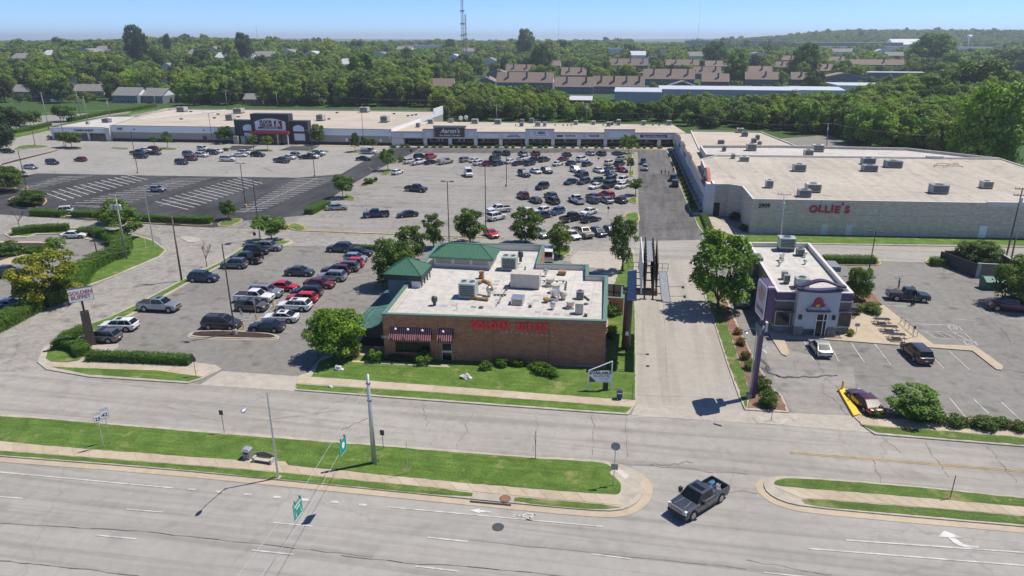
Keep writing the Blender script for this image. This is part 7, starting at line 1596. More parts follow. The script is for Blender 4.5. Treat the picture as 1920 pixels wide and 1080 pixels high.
for i, (x0, x1, yb, wh, rh, dp, w_, lab) in enumerate([(18, 72, 182, 3.6, 3.4, 14, 3, 'cream house with grey roof at the far left edge'), (128, 160, 166, 4.6, 4, 12, 2, 'gabled grey-roofed house among the left trees'), (135, 195, 180, 3.4, 3.4, 12, 3, 'grey hipped house with cream wall by the far left lot'), (178, 206, 168, 3.6, 3.2, 12, 2, 'small grey-roofed house behind the cream ones'), (210, 262, 193, 4.6, 3.6, 14, 4, 'blue grey house with dark windows by the left street'), (262, 312, 193, 4.4, 3.4, 14, 3, 'grey-roofed house with porch columns by the left street'), (300, 325, 166, 4.4, 4, 12, 1, 'white gabled house behind the street houses'), (456, 488, 196, 3.2, 2.5, 10, 2, 'brown brick hut with grey roof behind the store')]):
 house(x0, x1, yb, wh, rh, dp, ('wall_cream', 'wall_white', 'wall_cream', 'wall_cream', 'wall_blue', 'wall_blue', 'wall_white', 'wall_brick')[i], 'roof_grey', lab, random.uniform(-.2, .2), i not in (1, 6), w_, 'house', 'house', 0, GL2)
GF = 'roofs showing between the far treetops'
for i, (x0, x1, yb) in enumerate([(80, 108, 113), (150, 178, 107), (180, 212, 103), (232, 258, 106), (262, 285, 105), (298, 330, 140), (402, 424, 119), (392, 410, 103), (468, 512, 116), (568, 600, 112), (440, 470, 118), (310, 320, 103), (418, 440, 141), (1505, 1530, 112), (1660, 1700, 112), (1640, 1665, 104), (20, 60, 120), (520, 556, 108), (636, 664, 132), (700, 726, 112), (742, 772, 100), (838, 862, 116), (866, 892, 104), (905, 930, 124), (1180, 1210, 112), (1222, 1250, 104), (1290, 1320, 114), (1400, 1440, 110), (1560, 1600, 104), (1720, 1760, 118), (1770, 1790, 106), (120, 140, 128), (350, 378, 112), (250, 276, 124)]):
 house(x0, x1, yb, 6.5, 4.5, 22, 'wall_white', 'roof_grey' if i % 3 else 'roof_metal', ('grey' if i % 3 else 'pale metal') + (' ridge' if i % 2 == 0 else ' gabled') + ' roof between far treetops ' + ('at the far left', 'left of the lattice mast', 'right of the lattice mast', 'at the far right')[0 if x0 < 330 else 1 if x0 < 860 else 2 if x0 < 1330 else 3], 0, i % 2 == 0, 1, 'far_house', 'house', 0, GF)
house(1068, 1107, 198, 3.4, 1.6, 9, 'red_door', 'roof_metal', 'small shed with pale sloping metal roof and red end', 0, True, 0, 'shed', 'shed', over=1.0)
t = house(1152, 1238, 196, 7.6, 1.2, 34, 'wall_metal', 'roof_metal', 'long pale grey metal storage building with red doors, left part', 0, True, 0, 'storage_building', 'storage building', over=.3)
for k in range(9): B().box(-11 + k * 2.9, -8.06, 0, -9 + k * 2.9, -8.0, 2.6).build('roller_door', M['red_door'], t)
for k in range(4): B().box(-9 + k * 6, -8.3, 4.6, -8.7 + k * 6, -8.0, 4.9).build('wall_light', M['dark_metal'], t)
house(1238, 1490, 189, 7, .8, 40, 'wall_metal', 'roof_metal', 'long white-roofed storage building behind the trees, middle part', 0, True, 0, 'storage_building', 'storage building', over=.3)
house(1490, 1580, 188, 6.5, .8, 38, 'wall_white', 'roof_metal', 'white-roofed storage building, right end with roof vents', 0, True, 0, 'storage_building', 'storage building', over=.3)
house(1572, 1672, 174, 4.6, .6, 40, 'wall_white', 'roof_metal', 'broad white flat-roofed hall at the right', 0, True, 0, 'hall', 'hall', over=.3, flat=True)
t = house(1620, 1738, 152, 7, .5, 22, 'wall_blue', 'roof_metal', 'dark blue flat building with pale roof edge', 0, True, 8, 'office_building', 'office building', flat=True)
house(1802, 1852, 136, 8, 3, 18, 'wall_white', 'roof_grey', 'white house with tall windows at the right', 0, True, 3, 'house', 'house', 0, rows=2)
for lab, x0, x1, yb, wh, dp, wm, rm in (('huge far store with white roof on the right skyline', 1290, 1480, 91, 17, 90, 'stucco_tan', 'roof_metal'), ('far tan-walled store right of the huge one', 1480, 1600, 92, 15, 90, 'wall_brick', 'roof_metal'), ('pale far car park deck with white rails', 1614, 1680, 97, 11, 40, 'wall_white', 'roof_metal'), ('big far hall with pale blue pitched roof', 1672, 1752, 95, 14, 70, 'wall_metal', 'roof_metal'), ('white far flat buildings on the right', 1770, 1885, 97, 9, 60, 'wall_white', 'roof_metal'), ('small white far building on the centre skyline', 1140, 1165, 107, 12, 30, 'wall_white', 'roof_metal'), ('pale far roof above the centre trees', 762, 830, 94, 9, 50, 'wall_white', 'roof_metal'), ('far roofs left of the big store', 1190, 1290, 84, 14, 60, 'wall_white', 'roof_metal')):
 house(x0, x1, yb, wh, 10 if 'pitched' in lab else 1.2, dp, wm, rm, lab, 0, True, 8, 'far_hall', 'large building', flat='pitched' not in lab)
# ---- the woods
FX, FY = [], []
def border(px):
 return float(np.interp(px, [0, 345, 346, 820, 830, 1280, 1290, 1430, 1570, 1615, 1740, 1800, 1920, 2100], [194, 192, 198, 201, 226, 229, 238, 243, 256, 276, 290, 316, 338, 360]))
def capline(px):   # nothing in the belt behind the shops may rise above this line (keeps the houses behind in view)
 return float(np.interp(px, [0, 560, 640, 740, 790, 800, 870, 900, 930, 1040, 1060, 1068, 1110, 1120, 1150, 1160, 1235, 1245, 1330, 1400, 1480, 1580, 1640, 1760, 1800], [60, 60, 90, 118, 130, 166, 160, 150, 162, 168, 172, 196, 196, 186, 194, 195, 195, 170, 165, 182, 180, 182, 158, 130, 110]))
ROADP = [(1852, 150), (1990, 146), (2050, 160), (2100, 330), (1985, 310), (1885, 235), (1850, 190)]
def inpoly(x, y, P):
 c = False
 for i in range(len(P)):
  (x0, y0), (x1, y1) = P[i], P[i - 1]
  if (y0 > y) != (y1 > y) and x < (x1 - x0) * (y - y0) / (y1 - y0) + x0: c = not c
 return c
COURT = [(800, 205), (870, 168), (1480, 190), (1480, 128), (1000, 128), (900, 140)]
def candidates(r0, r1, sp, jit=.45):
 out = []; x0, x1 = -r1, r1; g_ = np.arange(-r1, r1, sp); gx, gy = np.meshgrid(g_, np.arange(150, r1, sp)); gx = gx + RNG.uniform(-jit, jit, gx.shape) * sp; gy = gy + RNG.uniform(-jit, jit, gy.shape) * sp
 r = np.hypot(gx, gy); a = np.degrees(np.arctan2(gx, gy)); k = (r > r0) & (r <= r1) & (a > -50) & (a < 31.5); return gx[k], gy[k]
TREES = []   # x, y, z, R, H, kind, seed
def try_tree(x, y, r):
 z = landp(x, y) if r > 420 else 0.0; px, py = px_of((x, y, z));
 if px < -260 or px > 2180: return
 if py > border(min(max(px, 0), 2100)) or inpoly(px, py, ROADP): return
 if 1868 < px < 2150 and 146 < py < 345: return
 if px < 345 and py > 190 and RNG.random() < .35: return
 m = FPX / max(1, (Vector((x, y, z)) - Vector((0, 0, CAMH))).length); h = RNG.uniform(11, 17)
 if r < 420 and px > 830: h = RNG.uniform(6.5, 11)
 if px > 1480 and r < 420: h = RNG.uniform(9, 14)
 if RNG.random() < .02 and r > 500: h *= 1.5
 incourt = 800 < px < 1500 and 128 < py < 178
 if incourt and RNG.random() < .78: return
 for hx, hy, hw, hd, a0, a1, yb, wh in HOUSES:
  if abs(x - hx) < hw and abs(y - hy) < hd: return
  if a0 - 5 < px < a1 + 5 and yb < py < yb + 34:
   lim = yb - wh * m * RNG.uniform(-.1, .4); hm = (py - lim) / m
   h = min(h, hm)
 if py > 172 and px > 540: h = min(h, (py - capline(px)) / m * RNG.uniform(.8, 1.05))
 if h < 3.2: return
 TREES.append((x, y, z, h * RNG.uniform(.36, .5), h, px, py, m))
for r0, r1, sp in ((240, 430, 6.2), (430, 760, 8.6), (760, 1500, 11), (1500, 3800, 18)):
 for x, y in zip(*candidates(r0, r1, sp)): try_tree(float(x), float(y), math.hypot(x, y))
print('woodland trees', len(TREES))
# a few landmark trees that stand out in the photograph
for lab, bx, by, x0, x1, y0, y1, k, m in [
 ('very tall dark tree on the left skyline', 262, 128, 240, 282, 63, 124, 'dense', 'leaf_dark'), ('dark tree on the skyline left of the mast', 460, 118, 442, 478, 69, 112, 'dense', 'leaf_dark'), ('tall tree on the skyline right of the mast', 984, 116, 962, 1000, 60, 112, 'dense', 'leaf'), ('smaller skyline tree right of the tall dark one', 318, 112, 312, 328, 72, 108, 'dense', 'leaf_dark'),
 ('light green tall tree in the left wood', 678, 176, 650, 714, 106, 170, 'maple', 'leaf_locust'), ('big bushy tree amid the brown roofs', 1016, 140, 992, 1040, 88, 136, 'dense', 'leaf'), ('bright tree behind the brown roofs', 1102, 150, 1092, 1144, 114, 148, 'dense', 'leaf_locust'), ('yellow green oak before the white storage roof', 1376, 158, 1350, 1402, 106, 156, 'maple', 'leaf_locust'),
 ('dark leafy tree behind the brown roofs at centre right', 1340, 128, 1316, 1366, 84, 126, 'dense', 'leaf'), ('tall olive tree between brown houses at right', 1506, 152, 1476, 1530, 92, 150, 'dense', 'leaf'), ('great round tree by the far right road', 1830, 206, 1776, 1884, 132, 198, 'dense', 'leaf'), ('great bright green tree at the right edge of the wood', 1846, 322, 1780, 1910, 190, 318, 'dense', 'leaf_lime'),
 ('darker tree left of the bright one at right', 1738, 226, 1700, 1782, 158, 222, 'maple', 'leaf'), ('bright lime tree in the wood left of centre', 410, 188, 382, 440, 134, 182, 'maple', 'leaf_lime'), ('lime topped tree in the left wood', 448, 176, 436, 476, 112, 170, 'maple', 'leaf_lime'), ('olive tree among the far left houses', 92, 178, 64, 126, 130, 174, 'dense', 'leaf_locust'), ('dark round tree at the far right beyond the road', 1900, 140, 1880, 1935, 104, 136, 'dense', 'leaf_dark'), ('round tree left of the far right white house', 1780, 146, 1762, 1806, 110, 144, 'dense', 'leaf_locust'), ('broad olive tree before the far hall', 1742, 132, 1700, 1776, 78, 130, 'dense', 'leaf_locust')]:
 p = far_at(bx, by); mm = FPX / (p - Vector((0, 0, CAMH))).length; Rr = (x1 - x0) / 2 / mm; Ht = (by - y0) / mm / .96; low = max(.5, (by - y1) / mm)
 tree('landmark_tree', lab, p, Rr, (Ht - low) * .98, low * .7, k, m, 1 + len(lab) % 3, .35)
# nearest 300 as things of their own, the rest as stuff
TREES.sort(key=lambda t: -t[3] * t[7]); near, rest = TREES[:300], TREES[300:]
FKEYS = [('forest', s_) for s_ in range(5)]; FM = ['leaf_forest', 'leaf_forest', 'leaf_forest', 'leaf_lime', 'leaf_dark']
trunk_me = B().tube((0, 0, -.2), (0, 0, .62), .05, .03, 6).tube((0, 0, .5), (.18, .1, .8), .02, .01, 4).tube((0, 0, .45), (-.16, .1, .75), .02, .01, 4).mesh('trunk', M['bark'])
for i, (x, y, z, Rr, h, px, py, m) in enumerate(near):
 fm = FM[int(RNG.integers(0, 5))] if RNG.random() < .62 else 'leaf_forest'; fm = 'leaf_lime' if px > 1290 and RNG.random() < .35 else fm; key = (FKEYS + [('maple', 2), ('dense', 1), ('maple', 5)])[i % 8]; me = crown_mesh(key, fm, 1, 1); Hp = 1.65 if key[0] == 'forest' else max(v[2] for v in CROWNS[key][0][::50])
 tone = {'leaf_forest': 'mid green', 'leaf_lime': 'bright green', 'leaf_dark': 'dark green'}[fm]; zone = 'behind the long pale store' if px < 830 else 'in the belt behind the shop row' if px < 1290 else 'in the wood behind the block-walled store'
 sz = 'tall' if h * m > 42 else 'low' if h * m < 24 else 'middling'; spot = ('at the left edge', 'above the market shop', 'above the grey entrance', 'left of the mast', 'below the mast', 'below the brown roofs', 'by the little shed', 'before the storage building', 'right of the storage building', 'near the far right road', 'at the right edge')[int(min(10, max(0, px // 180)))]
 lab = '%s %s tree %s, %s' % (sz, tone, zone, spot); t = thing('woodland_tree', lab, 'tree', (x, y, z - .2), RNG.uniform(0, 6.28), lab)
 c = inst('crown', me, t, (0, 0, h * .12)); c.scale = (Rr * 1.12, Rr * 1.12, h * .88 / Hp); k = inst('trunk', trunk_me, t); k.scale = (h, h, h)
# instanced stuff through geometry nodes on a point mesh
def scatter(name, pts, protos, label):
 me = bpy.data.meshes.new(name); n = len(pts); me.vertices.add(n); me.vertices.foreach_set('co', np.array([[p[0], p[1], p[2] - .3] for p in pts], dtype=np.float32).ravel())
 for nm, ty in (('sc', 'FLOAT_VECTOR'), ('rz', 'FLOAT'), ('idx', 'INT')): me.attributes.new(nm, ty, 'POINT')
 me.attributes['sc'].data.foreach_set('vector', np.array([[p[3] * 1.12, p[3] * 1.12, p[4] / 1.75] for p in pts], dtype=np.float32).ravel())
 me.attributes['rz'].data.foreach_set('value', RNG.uniform(0, 6.28, n).astype(np.float32)); me.attributes['idx'].data.foreach_set('value', RNG.integers(0, len(protos), n).astype(np.int32))
 o = bpy.data.objects.new(name, me); C.objects.link(o); o['kind'] = 'stuff'; tag(o, label, 'woodland')
 col = bpy.data.collections.new(name + '_protos')
 for k, pm in enumerate(protos): col.objects.link(bpy.data.objects.new('%s_%02d' % (name, k), pm))
 ng = bpy.data.node_groups.new(name, 'GeometryNodeTree'); ng.interface.new_socket('Geometry', in_out='INPUT', socket_type='NodeSocketGeometry'); ng.interface.new_socket('Geometry', in_out='OUTPUT', socket_type='NodeSocketGeometry')
 N = ng.nodes; gi, go = N.new('NodeGroupInput'), N.new('NodeGroupOutput'); iop = N.new('GeometryNodeInstanceOnPoints'); ci = N.new('GeometryNodeCollectionInfo'); ci.inputs['Collection'].default_value = col; ci.inputs['Separate Children'].default_value = True; ci.inputs['Reset Children'].default_value = True
 def attr(nm, ty): a = N.new('GeometryNodeInputNamedAttribute'); a.data_type = ty; a.inputs['Name'].default_value = nm; return a.outputs['Attribute']
 cx = N.new('ShaderNodeCombineXYZ'); Lk = ng.links; Lk.new(attr('rz', 'FLOAT'), cx.inputs[2]); Lk.new(gi.outputs[0], iop.inputs['Points']); Lk.new(ci.outputs[0], iop.inputs['Instance']); iop.inputs['Pick Instance'].default_value = True
 Lk.new(attr('idx', 'INT'), iop.inputs['Instance Index']); Lk.new(cx.outputs[0], iop.inputs['Rotation']); Lk.new(attr('sc', 'FLOAT_VECTOR'), iop.inputs['Scale']); Lk.new(iop.outputs[0], go.inputs[0])
 md = o.modifiers.new('scatter', 'NODES'); md.node_group = ng; return o
def proto_mesh(kind, seed, mat_):
 V, Q, cs = crown_proto((kind, seed)); b = B().tube((0, 0, -.2), (0, 0, .7), .07, .05, 5); V2 = V + np.array([0, 0, .22]); n = len(V2)
 tv = np.array(b.v, dtype=float); tq = np.array([f for f in b.f if len(f) == 4]) + n; me = arrays_mesh('tree', np.concatenate([V2, tv]), np.concatenate([Q, tq]), [M[mat_], M['bark']])
 mi = np.zeros(len(me.polygons), dtype=np.int32); mi[len(Q):] = 1; me.polygons.foreach_set('material_index', mi); return me
mid = [t for t in rest if math.hypot(t[0], t[1]) < 900]; far = [t for t in rest if math.hypot(t[0], t[1]) >= 900]
PM = [proto_mesh('forest', s_, m) for s_, m in ((0, 'leaf_forest'), (1, 'leaf_forest'), (2, 'leaf_forest'), (3, 'leaf_lime'), (4, 'leaf_dark'), (1, 'leaf_dark'), (2, 'leaf_forest'))]
scatter('woodland', mid, PM, 'dense green woodland between and behind the far houses')
PF = [proto_mesh('far', s_, m) for s_, m in ((0, 'leaf_forest'), (1, 'leaf_forest'), (2, 'leaf_dark'), (3, 'leaf_forest'), (4, 'leaf_lime'), (5, 'leaf_forest'))]
fx, fy = candidates(3800, 10500, 46); deep = [(float(x), float(y), landp(float(x), float(y)), float(RNG.uniform(16, 26)), float(RNG.uniform(12, 19)), 0, 0, 0) for x, y in zip(fx, fy)]
scatter('distant_woodland', far + deep, PF, 'far woodland reaching to the hazy horizon')
# ------------------------------------------------------------ lamps, poles, signs, street furniture
def lamp(label, bx, by, yt, style='one', mat_='bronze', base='orange_base', group='parking lot lamp posts', dirx=1, name='lamp_post', lean=None):
 p = at(bx, by); h = height(bx, by, yt); t = thing(name, label, 'lamp post', p, 0, group)
 B().tube((0, 0, .0), (0, 0, h), .11, .07, 8).build('pole', M[mat_], t)
 if base: B().lathe((0, 0, 0), [(.32, 0), (.32, .75), (.26, .8)], 12).build('base', M[base], t)
 if style in ('one', 'two', 'box'):
  for s_ in ((dirx,) if style == 'one' else (-1, 1)):
   B().tube((0, 0, h - .08), (s_ * .7, 0, h), .035, None, 5).build('arm', M[mat_], t); b = B(); b.box(min(s_ * .5, s_ * 1.15), -.2, h - .06, max(s_ * .5, s_ * 1.15), .2, h + .08); b.build('lamp_head', M[mat_], t)
 else:
  for s_ in ((dirx,) if style == 'cobra' else (-1, 1)):
   B().path([(0, 0, h - .5), (s_ * .8, 0, h + .1), (s_ * 1.9, 0, h + .3)], .035, 5).build('arm', M['galv'], t); B().blob((s_ * 2.2, 0, h + .28), .42, .16, .10, 0, 8, 5).build('lamp_head', M['galv'], t)
 return t
lamp('tall dark lamp post on the mulched island of the restaurant lot', 441, 628, 457, base='kerb'); lamp('dark lamp post behind the brick restaurant, between the trees', 843, 480, 340, 'two', base=None); lamp('lamp post with faded base beside the white pickup of the big lot', 911, 441, 312, 'two')
lamp('lamp post with faded base in the middle of the big lot', 949.5, 350, 262, 'two'); lamp('lamp post before the right end of the dark grey store front', 590.5, 332, 246, 'cobras'); lamp('lamp post with curved arm at the left lot, before the long wall', 259, 325, 245, 'cobras'); lamp('dark lamp post in the middle of the dark sealed lot', 461, 389, 306, 'two')
lamp('dark post at the corner by the wide low tree', 488, 450, 338, 'one', base=None); lamp('lamp post before the long pale wall, left of the entrance', 399, 271, 212, 'cobras', base=None); lamp('lamp post behind the blue and white van', 682.5, 276, 207, 'cobras', base=None); lamp('lamp post at the left edge of the left lot', 50.5, 354, 281, 'cobra')
lamp('lamp post with faded base by the far left street', 66.5, 273, 228, 'one'); lamp('thin pole before the market shop', 124, 276, 214, 'one', base=None); lamp('short dark lamp post of the curved lot at the left', 182, 476, 427, 'two', base=None); lamp('twin-headed lamp post behind the small restaurant', 1628, 514, 434, 'two', base=None)
lamp('silver pole on the grass corner beside the access road', 289, 462, 357, 'one', 'galv', None)
# cobra-head street lamp on the median
p = at(522, 897); hd = at(375, 962) + Vector((.44, .25, 0)) * 8.9 - p; t = thing('street_lamp', 'tall street lamp on the left median, arm reaching over the wide road', 'street lamp', p)
B().tube((0, 0, 0), (0, 0, 8.65), .10, .06, 10).build('pole', M['galv'], t); B().box(-.25, -.25, 0, .25, .25, .16).build('base_plate', M['kerb'], t)
e = hd.normalized(); B().path([(0, 0, 8.5), tuple(e * .9 + Vector((0, 0, 8.75))), tuple(e * 2.2 + Vector((0, 0, 9.0))), (hd.x * .92, hd.y * .92, 8.95)], .04, 6).path([(0, 0, 8.1), tuple(e * .9 + Vector((0, 0, 8.7)))], .025, 5).build('arm', M['galv'], t)
b = B(); b.blob((hd.x, hd.y, 8.85), .2, .42, .12, 0, 10, 6); b.lathe((hd.x, hd.y - .1, 8.6), [(.06, 0), (.14, .08), (.16, .2)], 8); b.build('lamp_head', M['galv'], t, True)
p = at(1403, 748); t = thing('street_lamp', 'slim silver street lamp beside the purple pylon sign', 'street lamp', p); B().lathe((0, 0, 0), [(.32, 0), (.32, .7), (.2, .72)], 12).build('base', M['kerb'], t); B().tube((0, 0, .6), (0, 0, 8.6), .085, .055, 8).build('pole', M['galv'], t)
B().path([(0, 0, 8.3), (-.7, -.7, 8.7), (-1.4, -2.0, 8.8)], .035, 5).build('arm', M['galv'], t); B().blob((-1.5, -2.2, 8.75), .2, .38, .1, 0, 8, 5).build('lamp_head', M['galv'], t)
# tapered strain pole with span wires carrying two highway signs
p = at(702, 870); t = thing('strain_pole', 'thick tapered grey steel pole on the left median holding the span wires', 'pole', p); b = B(); b.tube((0, 0, .1), (0, 0, 9.25), .25, .13, 14); b.build('pole', M['galv'], t, True); B().box(-.42, -.42, 0, .42, .42, .12).build('footing', M['kerb'], t)
b = B();
for k in range(4): b.box((-1) ** k * .3 - .05, (-1) ** (k // 2) * .3 - .05, .12, (-1) ** k * .3 + .05, (-1) ** (k // 2) * .3 + .05, .26)
for z in (8.3, 6.6): b.tube((0, 0, z), (0, 0, z + .12), .2, .2, 12)
b.build('clamp', M['dark_metal'], t)
def wire(label, pts, r=.012, m='dark_metal', sag=0.0, name='wire', group='overhead wires'):
 P = [Vector(q) for q in pts]; o0 = P[0].copy(); out = []
 for a, c in zip(P, P[1:]):
  n = 10
  for k in range(n): t_ = k / n; q = a.lerp(c, t_); q.z -= 4 * sag * t_ * (1 - t_); out.append(q - o0)
 out.append(P[-1] - o0); b = B().path([tuple(q) for q in out], r, 4); o = b.build(name, M[m], None, False, o0); tag(o, label, 'wire', group); return o
wire('upper span wire running from the thick grey pole over the wide road', [(p.x, p.y, 8.35), (-21.4, 37.3, 7.2), (-20.9, 14, 8.3)], .016, 'galv'); wire('lower span wire running from the thick grey pole over the wide road', [(p.x, p.y, 6.7), (-21.4, 37.3, 5.15), (-20.9, 14, 6.6)], .016, 'galv')
for y, lab, big in ((45.3, 'green highway sign on the span wires above the left median', 0), (37.3, 'green highway sign on the span wires above the wide road lane', 1)):
 t = thing('highway_sign', lab, 'road sign', (-21.5, y, 5.15), 0); t.scale = (1, .6, .66); t.location.z = 5.6; B().box(-.02, -1.05, .05, .02, 1.05, 2.05).build('sign_face', M['teal_sign'], t)
 b = B()
 for a in (-1.02, 1.0): b.box(.021, a, .08, .026, a + .025, 2.02)
 for z in (.08, 2.0): b.box(.021, -1.02, z, .026, 1.02, z + .025)
 b.build('border', M['white'], t)
 if big:
  b = B(); [b.box(.024, -.8 + k * .2, 1.5, .03, -.66 + k * .2, 1.72) for k in range(8)]; [b.box(.024, -.45 + k * .2, 1.1, .03, -.31 + k * .2, 1.3) for k in range(5)]; b.build('blurred_lettering', M['white'], t, kind='stuff')
  for s_ in (-.6, .6): b = B(); b.add([(.03, s_ - .12, .55), (.03, s_ + .12, .55), (.03, s_, .25)], [(0, 1, 2)]); b.box(.024, s_ - .04, .5, .03, s_ + .04, .85); b.build('arrow', M['white'], t)
 else: B().tube((.022, 0, 1.15), (.03, 0, 1.15), .42, None, 16).build('route_shield', M['white'], t)
 for s_ in (-.6, .6): B().box(-.05, s_ - .05, 1.95, .05, s_ + .05, 2.3).build('hanger', M['dark_metal'], t)
# wooden poles and their wires
def upole(label, bx, by, yt, arms=1, cans=0, m='pole_wood', topx=None, r=.16, group='utility poles'):
 p = at(bx, by); h = height(bx, by, yt); t = thing('utility_pole', label, 'utility pole', p, 0, group); dx = 0
 if topx is not None: q = at(topx, yt, h); dx = q.x - p.x
 B().tube((0, 0, -.1), (dx, 0, h), r, r * .68, 8).build('pole', M[m], t, True); T_ = Vector((dx, 0, h))
 for k in range(arms): z = h - .3 - k * 1.1; b = B(); b.box(dx - 1.2, -.06, z, dx + 1.2, .06, z + .12); [b.lathe((dx + s_, 0, z + .12), [(.05, 0), (.07, .1), (.03, .2)], 6) for s_ in (-1.1, -.5, .5, 1.1)]; b.build('crossarm', M[m], t)
 for k in range(cans): a = (k - (cans - 1) / 2) * .75; b = B(); b.lathe((dx * .8 + a, -.35, h - 2.6), [(.26, 0), (.28, .1), (.28, .85), (.2, .95), (.05, 1.0)], 10); b.build('transformer', M['galv'], t)
 t['top'] = [p.x + dx, p.y, h]; return t
A_ = upole('dark leaning wooden pole with two crossarms between access road and restaurant lot', 341, 527, 405, 2, 0, topx=322); B_ = upole('grey pole with three transformer cans on the left grass', 238, 487, 365, 1, 3, 'pole_grey', topx=216); upole('second grey pole standing close beside the transformer pole', 233, 478, 400, 0, 0, 'pole_grey', topx=222, r=.12)
C_ = upole('pole with grey foot and dark top with transformer before the block wall', 1463, 460, 363, 1, 1, 'galv', topx=1471, r=.13); D_ = upole('tall dark wooden pole at the right edge', 1885, 488, 352, 2, 1, topx=1918); upole('shorter dark pole next to the tall one at the right edge', 1896, 486, 437, 0, 0, topx=1907); E_p = upole('grey wooden pole with white transformer behind the white roof', 1550, 274, 231, 1, 1, 'pole_grey', topx=1553)
for lab, bx, by, yt, c_ in (('far pole with three pale transformers behind the shop row', 1099, 243, 193, 2), ('far pole behind the market shop, left one', 166, 233, 180, 0), ('far pole behind the market shop, right one', 207, 223, 185, 1), ('bare grey pole by the far left street', 92, 243, 173, 0), ('pole by the far left street, upper end', 293, 207, 172, 0), ('far pole in the wood behind the store, left', 427, 207, 169, 0), ('far pole in the wood behind the store, right', 521, 206, 171, 0), ('far pole above the block of houses', 797, 180, 142, 0), ('far wooden pole at right by the round tree', 1648, 230, 190, 0), ('far pole among the trees at upper left', 152, 222, 156, 0), ('pole rising behind the shop row trees', 931, 240, 196, 0)): upole(lab, bx, by, yt, 1 if c_ != 2 else 2, c_, 'pole_grey')
ta, tb = Vector(A_['top']), Vector(B_['top'])
for k, (dx, dz) in enumerate(((-1, 0), (0, 0), (1, 0), (0, -1.4))):
 o_ = Vector((dx, 0, dz - .1)); wire('long wire between the left poles, running on to the left edge', [ta + o_, tb + o_ + Vector((0, 0, .3)), Vector((-150, 118, 11 + dz)) + Vector((dx, 0, 0))], .012, 'pole_grey', .6)
for dz in (0, -2.2): wire('wire dipping from the leaning pole across the access road to the left', [ta + Vector((0, 0, dz - 2)), Vector((-110, 62, 8.5 + dz * .4))], .014, 'pole_grey', 1.2)
tc, td, te = Vector(C_['top']), Vector(D_['top']), Vector(E_p['top'])
wire('wire along the block wall between the two right poles', [tc, td], .012, 'pole_grey', 1.0); wire('low wire along the block wall', [tc + Vector((0, 0, -3.2)), td + Vector((0, 0, -4.5))], .014, 'black', .8); wire('long pale wire over the store roof to the right edge', [te, Vector((130, 210, 14))], .03, 'pole_grey', 3); wire('wire running left from the pole behind the white roof', [te, Vector((20, 262, 12.5)), Vector((-60, 300, 13))], .02, 'pole_grey', 2); wire('wire over the far left street', [at(166, 233, 0) + Vector((0, 0, 11)), Vector((-330, 235, 14))], .03, 'pole_grey', 1.5); wire('wire along the wood behind the store', [at(293, 207) + Vector((0, 0, 10)), at(427, 207) + Vector((0, 0, 11)), at(521, 206) + Vector((0, 0, 11)), Vector((-70, 300, 13))], .03, 'pole_grey', 2)
# masts on the skyline
def mast(label, px, r, ztop, wd=.9, lat=True):
 a = math.atan((px - 960) / (FPX * 1.062)) - YAW; x, y = r * math.sin(a), r * math.cos(a); z = landp(x, y); t = thing('radio_mast', label, 'radio mast', (x, y, z)); b = B(); h = ztop - z
 if not lat: b.tube((0, 0, 0), (0, 0, h), wd, wd * .6, 5); b.build('mast', M['galv'], t); return
 c = [(-wd, -wd), (wd, -wd), (0, wd)]; n = int(h / 5); red, wh = B(), B()
 for k in range(n):
  q = red if (k // 3) % 2 else wh
  for i in range(3):
   a_, b_ = c[i], c[(i + 1) % 3]; q.tube((*a_, k * 5), (*a_, k * 5 + 5), .22, None, 4); q.tube((*a_, k * 5), (*b_, k * 5 + 5), .12, None, 4); q.tube((*a_, k * 5), (*b_, k * 5), .12, None, 4)
 red.build('lattice', plain('faded_red', (.36, .16, .14)), t, label='red section of the lattice mast'); wh.build('lattice', M['wall_metal'], t)
 for z_ in (h * .30, h * .42, h * .55): B().box(-wd * 2, -.4, z_, wd * 2, .4, z_ + 2.2).build('antenna', M['white'], t)
mast('tall red and white lattice mast left of centre on the skyline', 868, 1000, 128, 1.5); mast('thinner shorter lattice mast just right of the tall one', 873.5, 1010, 76, .9); mast('very thin far mast above the trees left of the lattice mast', 483, 2000, 72, .7, False); mast('thin faint mast right of centre', 1047, 1900, 126, .35, False); mast('thin faint mast at the right of centre, taller', 1308, 1900, 126, .35, False)
wt = thing('water_tower', 'small white water tower on the right skyline', 'water tower', (0, 0, 0)); a = math.atan((1817 - 960) / (FPX * 1.062)) - YAW; wt.location = (2000 * math.sin(a), 2000 * math.cos(a), 12); B().tube((0, 0, 0), (0, 0, 30), 1.6, None, 8).build('column', M['white'], wt); B().blob((0, 0, 34), 6, 6, 3.5, 0, 12, 6).build('tank', M['white'], wt, True)
